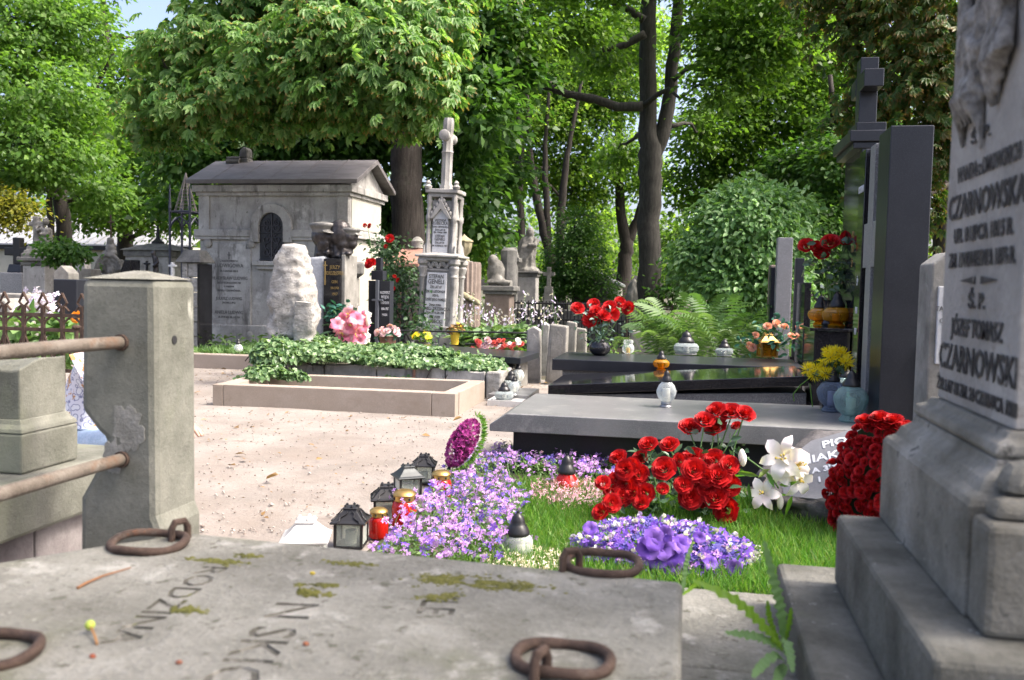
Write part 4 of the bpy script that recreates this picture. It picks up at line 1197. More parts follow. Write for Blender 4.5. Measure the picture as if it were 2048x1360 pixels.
MB().prism([(c.x - .62, z1 - .14), (c.x + .62, z1 - .14), (c.x + .62, z1 - .02), (c.x + .15, z1 + .18), (c.x + .15, z1 + .35), (c.x - .15, z1 + .35), (c.x - .15, z1 + .18), (c.x - .62, z1 - .02)], 'y', c.y - .08, c.y + 1.08).build('pediment', K['dark_stone'], t, bevel=.03)
c = P(1222, 610, 30)
t = T('chapel_tomb', 'small white tomb with pale sloping roof seen between the trunks', 'tomb', (c.x, c.y, 0))
z1 = P(1222, 568, 30).z
MB().box(c.x - .30, c.x + .22, c.y, c.y + 2, -.05, z1).build('wall', K['mauso_side'], t, bevel=.01)
MB().prism([(c.x - .95, z1 + .62), (c.x + .32, z1 - .02), (c.x + .32, z1 - .10), (c.x - .95, z1 + .52)], 'y', c.y - .15, c.y + 2.1).build('roof', K['zinc'], t, bevel=.01)
c = P(1267, 610, 26)
o = boulder('rough_gravestone', (c.x, c.y, .75), (.24, .16, .72), K['old_stone'], None, 4, .2, 1.5, seed=5, loc=(c.x, c.y, 0))
tag(o, 'rounded mossy gravestone just left of the big maple trunk', 'gravestone')

# dark iron enclosure behind the hostas
d = 19
p0, p1 = P(1015, 603, d), P(1262, 608, d)
t = T('iron_enclosure', 'long dark iron railing behind the hosta flowers', 'railing', (p0.x, p0.y, 0))
zt = p0.z
for zz in (zt - .02, zt - .35, .12):
    MB().tube([(p0.x, p0.y, zz), (p1.x, p0.y, zz)], .022, 6).build('rail', K['iron'], t)
nb = 34
bar = None
for i in range(nb + 1):
    x = p0.x + (p1.x - p0.x) * i / nb
    if bar is None:
        bar = MB().box(x - .012, x + .012, p0.y - .012, p0.y + .012, 0, zt + .03).build('bar', K['iron'], t)
    else:
        b2 = bar.copy()
        b2.location.x = x - p0.x
        col.objects.link(b2)
MB().box(p0.x, p1.x, p0.y + .25, p0.y + .40, -.05, zt - .15).build('plinth', K['dark_stone'], t, bevel=.02)
# slim red-brown rail right of the roses
a, b = P(1255, 612, 17), P(1345, 614, 17)
t = T('iron_rail', 'two thin reddish rails crossing in front of the maple trunk', 'rail', (a.x, a.y, 0))
for dz in (0, -.05):
    MB().tube([a + Vector((0, 0, dz)), b + Vector((0, 0, dz))], .012, 6).build('bar', K['rust'], t)
for q in (a, b):
    MB().tube([(q.x, q.y, -.05), (q.x, q.y, a.z + .03)], .02, 6).build('post', K['rust'], t)
for px, py, d, lab, w_, h_ in ((1440, 640, 14.5, 'mossy stone kerb half hidden under the fern fronds', 1.6, .45), (1330, 625, 15.5, 'low worn stone step behind the red roses', 1.2, .5)):
    c = P(px, 660, d)
    tag(MB().box(c.x - w_ / 2, c.x + w_ / 2, c.y, c.y + .5, -.05, h_).build('stone_kerb', K['old_stone'], None, bevel=.03, loc=(c.x, c.y, 0)), lab, 'kerb')

# ---------------------------------------------------------------- short pale posts beside the black slabs
def post(px0, px1, pyt, d, lab, tilt=0, gable=True, mt='old_stone'):
    a, b = P(px0, pyt, d), P(px1, pyt, d)
    w_ = b.x - a.x
    t = T('stone_post', lab, 'post', ((a.x + b.x) / 2, a.y, 0), 'short stone posts of the old plot')
    z = a.z
    top = [(a.x, -.05), (b.x, -.05), (b.x, z - .05), ((a.x + b.x) / 2, z), (a.x, z - .05)] if gable else [(a.x, -.05), (b.x, -.05), (b.x - .01, z - .02), (a.x + .02, z)]
    MB().prism(top, 'y', a.y, a.y + w_ * .8).build('shaft', K[mt], t, bevel=.02, seg=3)
    MB().prism([((a.x + b.x) / 2 - w_ * .28, .05), ((a.x + b.x) / 2 + w_ * .28, .05), ((a.x + b.x) / 2 + w_ * .28, z - .16), ((a.x + b.x) / 2, z - .09), ((a.x + b.x) / 2 - w_ * .28, z - .16)], 'y', a.y - .006, a.y + .02).build('panel', K[mt], t)
    t.rotation_euler = (0, tilt, 0)
post(1055, 1083, 652, 11.6, 'pale gabled stone post carrying the end of the black rails', R(-1), True, 'gothic')
post(1092, 1133, 648, 11.4, 'broad grey post leaning slightly, nearest the black slabs', R(2), False)
post(1082, 1100, 644, 12.6, 'narrow pale post in the gap between two broader posts', 0, True, 'gothic')
post(1128, 1152, 642, 13.2, 'mottled post just left of the black rose vase', R(1.5), False)
post(1150, 1175, 655, 13.4, 'low stained post behind the black rose vase', R(-1), False)
# rails of the old plot
t = T('plot_railing', 'thin black horizontal rails in front of the gothic monument', 'railing', tuple(P(930, 660, 11.9) * 1.0))
for (x0, y0, d0), (x1, y1, d1) in (((795, 661, 12.0), (1056, 666, 11.8)), ((925, 655, 13.2), (1056, 661, 12.6)), ((930, 676, 12.4), (1056, 678, 12.0)), ((930, 688, 11.9), (1056, 688, 11.9))):
    MB().tube([P(x0, y0, d0), P(x1, y1, d1)], .012, 6).build('rail', K['iron'], t)

# ---------------------------------------------------------------- left background
d = 38
A = lambda px, py: P(px, py, d)
y = A(200, 520).y
xa, xb = A(-120, 520).x, A(402, 520).x
t = T('boundary_building', 'long low cream building with sheet metal roof at the edge of the cemetery', 'building', ((xa + xb) / 2, y, 0))
ze, zr = A(200, 492).z, A(200, 455).z
MB().box(xa, xb, y, y + 4, -.05, ze).build('wall', K['mauso_side'], t)
MB().box(xa - .1, xb + .1, y - .25, y, ze - .18, ze + .02).build('gutter', K['iron'], t)
rf = MB().add([(xa - .2, y - .3, ze), (xb + .2, y - .3, ze), (xb + .2, y + 3.2, zr + .8), (xa - .2, y + 3.2, zr + .8), (xa - .2, y - .3, ze + .06), (xb + .2, y - .3, ze + .06), (xb + .2, y + 3.2, zr + .86), (xa - .2, y + 3.2, zr + .86)], [(0, 1, 5, 4), (4, 5, 6, 7), (1, 2, 6, 5), (3, 0, 4, 7)]).build('roof', mat('metal_roof', [(.42, .42, .44), (.52, .52, .54)], 1.5, .45, .05, 30, .3), t)
for i in range(24):
    x = xa + (xb - xa) * i / 23
    MB().add([(x, y - .3, ze + .06), (x + .03, y - .3, ze + .06), (x + .03, y + 3.2, zr + .86), (x, y + 3.2, zr + .86), (x, y - .3, ze + .10), (x + .03, y - .3, ze + .10), (x + .03, y + 3.2, zr + .90), (x, y + 3.2, zr + .90)], [(0, 1, 5, 4), (4, 5, 6, 7), (0, 4, 7, 3), (1, 2, 6, 5)]).build('roof_seam', K['zinc'], rf)
for px in (20, 180, 330):
    MB().box(A(px, 520).x, A(px + 30, 520).x, y - .02, y + .01, 1.0, 1.3).build('wall_band', K['mauso'], t)

# statue with a cross on a pedestal
d = 17
A = lambda px, py: P(px, py, d)
k = d / FPX
c = A(68, 600)
zt = A(68, 514).z
t = T('pedestal', 'stone pedestal with dark cap carrying the figure by the cross, far left', 'pedestal', (c.x, c.y, 0))
hw = 25 * k
MB().box(c.x - hw, c.x + hw, c.y, c.y + 2 * hw, -.05, zt - .16).build('die', K['mauso'], t, bevel=.015)
MB().box(c.x - hw - .08, c.x + hw + .08, c.y - .08, c.y + 2 * hw + .08, zt - .08, zt).box(c.x - hw - .03, c.x + hw + .03, c.y - .03, c.y + 2 * hw + .03, zt - .16, zt - .08).build('cap', K['dark_stone'], t, bevel=.02)
m = MB()
cx, cy = c.x, c.y + hw
for i in range(4):
    m.box(cx - .28 + .04 * i, cx + .20 - .03 * i, cy - .24 + .03 * i, cy + .22 - .03 * i, zt + .06 * i - .02, zt + .06 * i + .07)
m.ball((cx - .12, cy, zt + .15), (.2, .16, .12), 12, 8)
m.box(cx - .17, cx - .06, cy - .05, cy + .06, zt + .1, zt + .78).box(cx - .26, cx + .06, cy - .045, cy + .055, zt + .58, zt + .68)
m.tube([(cx + .13, cy - .04, zt + .05), (cx + .12, cy - .03, zt + .35), (cx + .14, cy - .03, zt + .55)], [.13, .11, .09], 12)
m.ball((cx + .13, cy - .05, zt + .68), (.06, .065, .075), 12, 8)
m.tube([(cx + .2, cy - .05, zt + .55), (cx + .22, cy - .13, zt + .42), (cx + .08, cy - .16, zt + .44)], [.045, .04, .03], 8)
m.tube([(cx + .08, cy - .06, zt + .56), (cx - .02, cy - .1, zt + .5), (cx - .08, cy - .06, zt + .58)], [.045, .035, .03], 8)
for i in range(5):
    m.tube([(cx + .04 + .045 * i, cy - .14, zt + .35), (cx + .02 + .05 * i, cy - .17, zt + .05)], [.02, .03], 6)
tag(sculpt('cross_statue', m, K['statue_stone'], None, .018, 2, .02, 18, loc=(cx, cy, zt)), 'carved robed figure standing beside a stone cross on rocks', 'statue')

def simple(name, label, cat, d, px0, px1, pyt, mt='old_stone', dep=.2, shape='flat', z0=-.05, bev=.015):
    a, b = P(px0, pyt, d), P(px1, pyt, d)
    z = a.z
    xm = (a.x + b.x) / 2
    if shape == 'flat':
        poly = [(a.x, z0), (b.x, z0), (b.x, z), (a.x, z)]
    elif shape == 'gable':
        poly = [(a.x, z0), (b.x, z0), (b.x, z - .12), (xm, z), (a.x, z - .12)]
    elif shape == 'round':
        r = (b.x - a.x) / 2
        poly = [(a.x, z0), (b.x, z0)] + [(xm + r * math.cos(q), z - r + r * math.sin(q)) for q in [math.pi * i / 10 for i in range(11)]]
    elif shape == 'slant':
        poly = [(a.x, z0), (b.x, z0), (b.x, z), (b.x - .12, z), (a.x, z - .3)]
    elif shape == 'cross':
        w_ = (b.x - a.x)
        t_ = w_ * .14
        za = z - w_ * .45
        poly = [(xm - t_, z0), (xm + t_, z0), (xm + t_, za - t_), (b.x, za - t_), (b.x, za + t_), (xm + t_, za + t_), (xm + t_, z), (xm - t_, z), (xm - t_, za + t_), (a.x, za + t_), (a.x, za - t_), (xm - t_, za - t_)]
    o = MB().prism(poly, 'y', a.y, a.y + dep).build(name, K[mt], None, bevel=bev, loc=(xm, a.y, 0))
    return tag(o, label, cat)
t = T('black_cross', 'tall black cross on a stepped grey base at the far left', 'cross', tuple(P(22, 590, 18).xy) + (0,))
a = P(22, 590, 18)
z = P(22, 540, 18).z
MB().box(a.x - .26, a.x + .26, a.y, a.y + .5, -.05, z - .05).build('base', K['gran_mid'], t, bevel=.02)
MB().box(a.x - .17, a.x + .17, a.y + .08, a.y + .4, z - .05, z + .12, .03, .03).build('step', K['gran_dark'], t, bevel=.02)
zt = P(22, 474, 18).z
MB().box(a.x - .08, a.x + .08, a.y + .15, a.y + .3, z + .12, zt).box(a.x - .28, a.x + .28, a.y + .155, a.y + .295, zt - .36, zt - .2).build('cross', K['iron'], t, bevel=.015)
simple('gravestone', 'dark square gravestone block in front of the zigzag-topped stone', 'gravestone', 13, 106, 160, 558, 'gran_dark', .35)
simple('gravestone', 'grey gravestone with zigzag gable top behind the dark block', 'gravestone', 14, 106, 142, 530, 'old_stone', .25, 'gable')
simple('gravestone', 'pale plain upright slab right of the zigzag gravestone', 'gravestone', 19, 150, 172, 517, 'mauso', .2)
simple('gravestone', 'low broad grey gravestone behind the top of the near post', 'gravestone', 17, 155, 186, 537, 'old_stone', .3)
simple('gravestone', 'black slanting granite slab right of the scrolled tomb', 'gravestone', 16, 236, 264, 519, 'gran_black', .3, 'slant')
simple('gravestone', 'low stone ledge behind the rusty fence', 'gravestone', 10.5, -40, 60, 586, 'old_stone', .4)
simple('gravestone', 'slanting grey stone leaning at the picture edge behind the rusty fence', 'gravestone', 8.5, -30, 28, 596, 'old_stone', .3, 'round')
simple('black_cross', 'small black cross in front of the hip-roofed tomb', 'cross', 18, 286, 300, 521, 'iron', .06, 'cross')
simple('white_cross', 'little white stone cross in front of the gothic iron canopy', 'cross', 15, 335, 352, 524, 'marble', .08, 'cross')
# scrolled ornate tomb with iron cross
d = 17.5
A = lambda px, py: P(px, py, d)
c = A(216, 560)
zt = A(216, 548).z
t = T('scrolled_tomb', 'ornate pale tomb with shell scrolls and a thin iron cross', 'tomb', (c.x, c.y, 0))
MB().box(c.x - .30, c.x + .30, c.y, c.y + .5, -.05, zt).build('base', K['old_stone'], t, bevel=.02)
m = MB()
for s in (-1, 1):
    for i, r in enumerate((.24, .18, .12)):
        m.tube([(c.x + s * (.04 + r * math.cos(a)), c.y + .02 + .03 * i, zt + .04 + r * 1.35 * math.sin(a)) for a in [.1 + 1.5 * q / 8 for q in range(9)]], .035, 7)
    m.ball((c.x + s * .16, c.y + .15, zt + .14), (.14, .08, .16), 12, 8)
m.box(c.x - .06, c.x + .06, c.y + .05, c.y + .2, zt, zt + .45)
m.ball((c.x, c.y + .1, zt + .50), (.11, .1, .12), 12, 8)
m.ball((c.x, c.y + .08, zt + .64), (.07, .07, .08), 12, 8)
m.tube([(c.x - .14, c.y + .08, zt + .42), (c.x, c.y + .02, zt + .36), (c.x + .14, c.y + .08, zt + .42)], .045, 7)
sculpt('scrollwork', m, K['statue_stone'], t, .018, 2, .02, 18)
z2 = A(0, 462).z
MB().tube([(c.x, c.y + .1, z2 - .1), (c.x, c.y + .1, A(0, 424).z)], .014, 6).tube([(c.x - .07, c.y + .1, z2 + .22), (c.x + .07, c.y + .1, z2 + .22)], .012, 6).ball((c.x, c.y + .1, z2 + .22), .028, 8, 6).build('iron_cross', K['rust'], t)
# hip-roofed tomb
d = 23
A = lambda px, py: P(px, py, d)
c = A(289, 560)
t = T('hip_roofed_tomb', 'small grey tomb house with stepped hip roof and arcaded wall', 'tomb', (c.x, c.y, 0))
x0, x1 = A(246, 540).x, A(342, 540).x
z0, z1 = A(289, 500).z, A(289, 487).z
w_ = x1 - x0
MB().box(x0, x1, c.y, c.y + w_, -.05, z0 - .12).build('wall', K['gothic'], t)
MB().box(x0 - .04, x1 + .04, c.y - .04, c.y + w_ + .04, z0 - .16, z0).build('frieze', K['dark_stone'], t, bevel=.01)
rf = MB()
for i in range(4):
    s = i / 4
    rf.box(x0 - .1 + w_ * .42 * s, x1 + .1 - w_ * .42 * s, c.y - .1 + w_ * .42 * s, c.y + w_ + .1 - w_ * .42 * s, z0 + .045 * i, z0 + .045 * (i + 1), w_ * .08, w_ * .08)
rf.build('roof', K['dark_stone'], t)
MB().lathe((c.x, c.y + w_ / 2, z0 + .18), [(.16, 0), (.16, .06), (.1, .1), (.05, .16), (.035, .35), (.01, .5)], 10).build('finial', K['iron'], t, smooth=True)
for i in range(6):
    x = x0 + w_ * (.08 + .14 * i)
    MB().prism([(x, .4), (x + w_ * .085, .4), (x + w_ * .085, z0 - .42), (x + w_ * .042, z0 - .32), (x, z0 - .42)], 'y', c.y - .012, c.y + .01).build('arcade_panel', K['old_stone'], t)
# gothic iron canopy
d = 19
A = lambda px, py: P(px, py, d)
c = A(360, 560)
t = T('iron_canopy', 'gothic openwork iron canopy with pointed arches and lacy spire', 'canopy', (c.x, c.y, 0))
w_ = .23
zs, zt = A(360, 445).z, A(360, 425).z
for sx in (-1, 1):
    for sy in (-1, 1):
        MB().tube([(c.x + sx * w_, c.y + .23 + sy * w_, 0), (c.x + sx * w_, c.y + .23 + sy * w_, zt + .1)], .026, 8).lathe((c.x + sx * w_, c.y + .23 + sy * w_, zt + .1), [(.04, 0), (.03, .05), (.02, .3), (.005, .5)], 6).build('post', K['iron_blue'], t)
for q in range(4):
    ang = q * math.pi / 2
    m = MB()
    for s in (-1, 1):
        m.tube([Vector((c.x, c.y + .23, 0)) + Matrix.Rotation(ang, 3, 'Z') @ Vector((s * w_ * (1 - f ** 1.6), -w_, zs - .18 + .30 * f ** .7)) for f in [i / 7 for i in range(8)]], .02, 6)
    m.tube([Vector((c.x, c.y + .23, 0)) + Matrix.Rotation(ang, 3, 'Z') @ Vector((s * w_, -w_, zt + .02)) for s in (-1, 1)], .02, 6)
    m.build('arch', K['iron_blue'], t)
m = MB()
for i in range(11):
    f = i / 10
    r = w_ * (1 - f) * .9 + .01
    for q in range(4):
        a = q * math.pi / 2 + .785
        b_ = a + math.pi / 2
        m.tube([(c.x + r * math.cos(a), c.y + .23 + r * math.sin(a), zt + .05 + .75 * f), (c.x + r * math.cos(b_), c.y + .23 + r * math.sin(b_), zt + .05 + .75 * f)], .007, 4)
for q in range(8):
    a = q * math.pi / 4
    m.tube([(c.x + w_ * math.cos(a), c.y + .23 + w_ * math.sin(a), zt + .05), (c.x, c.y + .23, zt + .85)], .009, 4)
m.build('spire', plain('lace_iron', (.22, .20, .19), .6, .3), t)
MB().box(c.x - .3, c.x + .3, c.y - .07, c.y + .53, -.05, .35).build('base', K['old_stone'], t, bevel=.02)
m = MB()
m.tube([(c.x - .02, c.y + .2, .35), (c.x, c.y + .2, .9), (c.x + .02, c.y + .2, 1.3)], [.14, .12, .08], 12)
m.ball((c.x + .02, c.y + .2, 1.42), (.07, .07, .09), 12, 8)
tag(sculpt('pale_statue', m, K['marble'], None, .02, 2, .02, 14, loc=(c.x, c.y + .2, .35)), 'small pale statue inside the gothic iron canopy', 'statue')
# bronze figure on a post
c = P(312, 560, 16.5)
t = T('bronze_figure', 'thin dark bronze figure leaning on a post behind the near stone post', 'statue', (c.x, c.y, 0))
z = P(312, 512, 16.5).z
m = MB()
m.tube([(c.x, c.y, 0), (c.x, c.y, z - .15), (c.x - .03, c.y, z)], [.06, .05, .045], 8)
m.ball((c.x - .05, c.y, z + .05), (.05, .05, .06), 10, 7)
m.tube([(c.x + .01, c.y, z - .02), (c.x + .07, c.y - .04, z - .12), (c.x - .02, c.y - .06, z - .2)], .028, 6)
sculpt('body', m, K['bronze'], t, .012, 2, .01, 20)
# rubble stone pillar tomb
d = 15.5
A = lambda px, py: P(px, py, d)
x0, x1 = A(362, 540).x, A(397, 540).x
y = A(380, 560).y
t = T('rubble_tomb', 'small tomb of rough stone blocks with a sagging stone cap, left of the mausoleum', 'tomb', ((x0 + x1) / 2, y, 0))
z = A(380, 525).z
nrow = 6
for i in range(nrow):
    zz = z * i / nrow
    cut = x0 + (x1 - x0) * random.uniform(.35, .65)
    for a, b in ((x0, cut - .006), (cut + .006, x1)):
        e = random.uniform(-.015, .01)
        MB().box(a, b, y + e, y + .35, zz + .006, zz + z / nrow - .006).build('stone_block', K['lime_rock'], t, bevel=.015)
MB().box(x0 - .1, x1 + .1, y - .08, y + .45, z, z + .22, .10, .14).build('cap', K['dark_stone'], t, bevel=.02)
MB().box(x1 + .002, x1 + .05, y - .02, y + .4, 0, z - .02).build('side_slab', K['gran_black'], t, bevel=.01)
# ================================================================ the graves in the middle
# ---- empty beige kerb
t = T('beige_grave_frame', 'empty beige stone grave frame on the sandy path', 'grave frame', (-3.3, 8.7, 0))
def wallseg(a, b, th, z1, z0=-.05):
    a, b = Vector(a), Vector(b)
    n_ = Vector((-(b - a).y, (b - a).x)).normalized() * th
    q = [a, b, b + n_, a + n_]
    return MB().add([(p.x, p.y, z0) for p in q] + [(p.x, p.y, z1) for p in q], [(3, 2, 1, 0), (4, 5, 6, 7), (0, 1, 5, 4), (1, 2, 6, 5), (2, 3, 7, 6), (3, 0, 4, 7)])
A_, B_, C_, D_ = Vector((-4.56, 8.08)), Vector((-2.12, 8.17)), Vector((-2.12, 9.42)), Vector((-4.66, 9.30))
j1, j2 = A_.lerp(B_, .045), A_.lerp(B_, .905)
for a, b, h in ((A_, j1 - Vector((.004, 0)), .222), (j1, j2, .224), (j2 + Vector((.004, 0)), B_, .222)):
    wallseg(a, b, .15, h).build('kerb_stone', K['beige'], t, bevel=.006)
wallseg(B_ + Vector((0, .156)), C_, .15, .221).build('kerb_stone', K['beige'], t, bevel=.006)
wallseg(C_ + Vector((-.156, 0)), D_ + Vector((.156, 0)), .13, .223).moved(lambda p: p + Vector((0, -.0, 0))).build('kerb_stone', K['beige'], t, bevel=.006)
wallseg(D_, A_ + Vector((0, .156)), .15, .22).build('kerb_stone', K['beige'], t, bevel=.006)

# ---- ivy grave
t = T('ivy_grave_kerb', 'old pale stone kerb around the ivy bed', 'grave kerb', (-3.1, 9.75, 0))
xs = [-4.75, -4.05, -3.42, -2.98, -2.62, -2.16]
for i in range(5):
    h = (.30, .315, .30, .325, .295)[i]
    m = MB()
    n = 6
    top = [(xs[i] + .006 + (xs[i + 1] - xs[i] - .012) * q / n, h + .018 * noise.noise((i * 3.1 + q * .7, .3, .2))) for q in range(n + 1)]
    m.prism([(xs[i] + .006, -.05)] + [(xs[i + 1] - .006, -.05)] + top[::-1], 'y', 9.62 + .01 * (i % 2), 9.78)
    m.build('kerb_stone', K['mauso'], t, bevel=.012)
MB().box(-2.99, -2.965, 9.60, 9.70, .1, .33).build('brick_wedge', K['terracotta'], t, bevel=.004)
MB().box(-2.15, -1.98, 9.60, 10.9, -.05, .30).build('end_stone', K['lime_rock'], t, bevel=.02)
MB().box(-4.75, -4.6, 9.79, 10.9, -.05, .28).build('end_stone', K['mauso'], t, bevel=.02)
MB().box(-4.6, -2.15, 9.79, 10.9, -.05, .24).build('earth', K['soil'], t)
t = T('ivy', 'thick green ivy overgrowing the old stone kerb and trailing down its side', 'ivy', (-3.4, 10.2, .25))
lob = [lobe_of(l) for l in [(620, 708, 10.3, 70, 28, .4), (555, 715, 10.0, 48, 40, .3), (690, 710, 10.4, 70, 22, .4), (770, 718, 10.35, 70, 14, .4), (850, 724, 10.3, 70, 11, .4), (930, 729, 10.25, 60, 10, .35), (985, 735, 10.2, 26, 14, .3), (535, 745, 9.7, 42, 18, .12), (585, 752, 9.6, 34, 12, .06), (800, 705, 10.6, 120, 18, .3), (640, 692, 10.7, 50, 22, .2), (940, 722, 10.5, 70, 14, .3), (515, 752, 9.4, 22, 10, .1), (570, 682, 10.5, 30, 18, .15)]]
n = 15000
A = np.array(lob)
i = rng.choice(len(A), n, p=(A[:, 3] * A[:, 5]) / (A[:, 3] * A[:, 5]).sum())
o_ = rdir(n)
o_[:, 2] = np.abs(o_[:, 2]) * .9 - .15
o_[:, 1] = -np.abs(o_[:, 1]) * np.where(rng.random(n) < .75, 1, -1)
C = A[i, :3] + unit(o_) * A[i, 3:6] * rng.uniform(.75, 1.06, n)[:, None]
v_, f_, _ = leaf_arrays(C, rdir(n) * .8 + np.array([0, -.3, -.5]), o_ * .8 + np.array([.1, -.2, .7]) + rng.normal(size=(n, 3)) * .3, rng.uniform(.035, .072, n), rng.uniform(.032, .06, n), .1, .15, True)
arr_mesh('foliage', v_, f_, L_['ivy'], t)
m = MB()
for q in range(26):
    c = Vector(C[q * 31])
    m.tube(bend(c, c + Vector((random.uniform(-.3, .3), random.uniform(-.2, .1), -.2)), 4, .15), .006, 4)
m.build('stem', K['bark'], t)
# trailing tips over the front kerb
n = 190
px = rng.choice([801, 560, 590, 640, 500, 520], n)
C = np.array([list(PV(float(x_ + rng.normal() * 16), float(748 + abs(rng.normal()) * 16), 9.58)) for x_ in px])
v_, f_, _ = leaf_arrays(C, rdir(n) * .5 + np.array([0, -.4, -.7]), np.array([0, -1, .4]) + rng.normal(size=(n, 3)) * .3, rng.uniform(.04, .07, n), rng.uniform(.035, .06, n), .1, .15, True)
arr_mesh('trailing_shoots', v_, f_, L_['ivy'], t)['kind'] = 'stuff'

# ---- front grey granite grave
t = T('granite_grave', 'grey granite slab grave behind the flower bed', 'grave', (-.05, 6.25, 0))
u0, u1, w0, w1 = -1.13, 1.16, 5.74, 6.84
ch = .10
mb = MB()
# slab with a wide sloping edge at its foot end
prof = [(u0 - .115, .30), (u1 + .28, .30), (u1 + .28, .42), (u0, .42), (u0 - .115, .345)]
mb.prism(prof, 'y', w0 - .05, w1)
mb.build('slab', K['gran_grey'], t, bevel=.006)
MB().box(u0 + .02, u1 + .25, w0 + .08, w1 - .06, -.05, .298).build('base', K['gran_dark'], t, bevel=.004)
def stele1():
    x0 = 1.172
    t = T('granite_headstone', 'tall dark granite headstone with a pale cross set between pillars', 'headstone', (x0 + .12, 6.2, .42))
    zt = 2.26
    MB().box(x0, x0 + .245, 5.84, 6.18, .422, zt).build('pillar', K['gran_dark'], t, bevel=.006)
    MB().box(x0 + .05, x0 + .245, 6.184, 6.62, .422, zt - .01).build('panel', K['gran_black'], t)
    MB().box(x0, x0 + .245, 6.624, 6.84, .422, zt - .02).build('pillar', K['gran_black'], t, bevel=.006)
    yc = 6.40
    MB().box(x0 + .006, x0 + .048, yc - .085, yc + .085, .424, zt - .03).build('cross_upright', K['gran_mid'], t, bevel=.003)
    MB().box(x0 + .007, x0 + .047, yc - .205, yc - .087, 1.42, 1.72).build('cross_arm', K['gran_mid'], t, bevel=.003)
    MB().box(x0 + .007, x0 + .047, yc + .087, yc + .205, 1.42, 1.72).build('cross_arm', K['gran_mid'], t, bevel=.003)
    for a, b in ((yc - .19, yc - .09), (yc + .09, yc + .19)):
        MB().box(x0 + .03, x0 + .049, a, b, 1.735, zt - .04).build('upper_panel', K['gran_dark'], t, bevel=.003)
    for z, s in ((1.95, 'RODZINA'), (1.30, 'ŚP'), (1.1, '1908'), (.95, '1987')):
        text(s, .07, (x0 - .001, 6.73, z), -EY, EZ, K['silver_ink'], t, sx=.6)
stele1()

# ---- tilted black slab grave and its black headstone with cross
t = T('tilted_black_grave', 'black polished slab grave rising toward its headstone', 'grave', (0, 8.2, 0))
def tilted(u0, u1, v0, v1, za, zb, th, m_, name, dz=0):
    return MB().add([(u0, v0, za - th), (u1, v0, zb - th), (u1, v1, zb - th), (u0, v1, za - th), (u0, v0, za), (u1, v0, zb), (u1, v1, zb + dz), (u0, v1, za + dz)],
                    [(3, 2, 1, 0), (4, 5, 6, 7), (0, 1, 5, 4), (1, 2, 6, 5), (2, 3, 7, 6), (3, 0, 4, 7)]).build(name, K[m_], t, bevel=.005)
tilted(-1.18, 1.0, 7.77, 8.78, .385, .55, .085, 'gran_black', 'slab')
tilted(-1.12, 1.0, 7.84, 8.72, .298, .40, .10, 'gran_side', 'under_slab')
MB().box(-1.05, 1.0, 7.9, 8.68, -.05, .19).build('base', K['gran_black'], t, bevel=.005)
t = T('granite_headstone', 'black granite headstone with projecting cornice and a cross on top', 'headstone', (1.42, 8.0, 0))
zc = 2.44
MB().box(1.32, 1.56, 7.62, 8.40, -.05, zc).build('stele', K['gran_black'], t, bevel=.005)
MB().box(1.22, 1.62, 7.58, 8.46, zc + .002, zc + .09).box(1.25, 1.59, 7.60, 8.44, zc - .05, zc).build('cornice', K['gran_dark'], t, bevel=.006)
MB().box(1.30, 1.53, 7.80, 8.22, zc + .092, zc + .19).build('cross_base', K['gran_dark'], t, bevel=.006)
MB().box(1.335, 1.475, 7.93, 8.10, zc + .192, 3.18).build('cross_upright', K['gran_dark'], t, bevel=.006)
MB().box(1.33, 1.48, 7.72, 7.927, 2.90, 3.04).build('cross_arm', K['gran_dark'], t, bevel=.006)
MB().box(1.33, 1.48, 8.103, 8.31, 2.90, 3.04).build('cross_arm', K['gran_dark'], t, bevel=.006)
for i, s in enumerate(('1911', '1982', 'ŚP')):
    text(s, .08, (1.318, 7.86, 1.7 - .12 * i), -EY, EZ, K['gold'], t, sx=.6)
o = tag(MB().box(1.02, 1.30, 7.66, 8.30, -.05, .93).box(.98, 1.315, 7.64, 8.32, .93, .955).build('granite_shelf', K['gran_black'], None, bevel=.005, loc=(1.16, 8.0, 0)), 'black granite block shelf carrying the amber lanterns', 'stand')

# ---- back black slab
t = T('flat_black_grave', 'flat dark granite slab grave in front of the ferns', 'grave', (0, 9.7, 0))
MB().box(-1.36, 1.15, 9.19, 10.28, .385, .50).build('slab', K['gran_dark'], t, bevel=.006)
MB().box(-1.26, 1.1, 9.26, 10.2, .24, .383).build('under_slab', K['gran_side'], t, bevel=.005)
MB().box(-1.2, 1.1, 9.32, 10.14, -.05, .238).build('base', K['gran_black'], t, bevel=.005)
# its headstone pieces
c = P(1613, 640, 9.3)
o = tag(MB().box(c.x - .03, c.x + .035, 9.70, 10.36, .0, 1.34).build('granite_plate', K['gran_black'], None, bevel=.004, loc=(c.x, 10, 0)), 'upright polished black plate reflecting the ferns', 'headstone')
t = T('granite_column', 'grey granite column stele with stepped top behind the black plate', 'stele', tuple(P(1570, 600, 10.9).xy) + (0,))
a, b = P(1556, 475, 10.9), P(1586, 475, 10.9)
MB().box(a.x, b.x, a.y, a.y + .2, -.05, a.z).build('shaft', K['gran_mid'], t, bevel=.006)
MB().box(a.x - .05, b.x + .03, a.y + .205, a.y + .4, -.05, P(1556, 534, 10.9).z).build('side_block', K['gran_dark'], t, bevel=.006)
t = T('granite_column', 'short black granite column right beside the grey column stele', 'stele', tuple(P(1600, 600, 10.3).xy) + (0,))
a, b = P(1592, 516, 10.3), P(1609, 516, 10.3)
MB().box(a.x, b.x, a.y, a.y + .12, -.05, a.z).build('shaft', K['gran_dark'], t, bevel=.006)
MB().box(a.x - .03, b.x + .03, a.y - .03, a.y + .15, -.05, .5).build('base', K['gran_black'], t, bevel=.006)
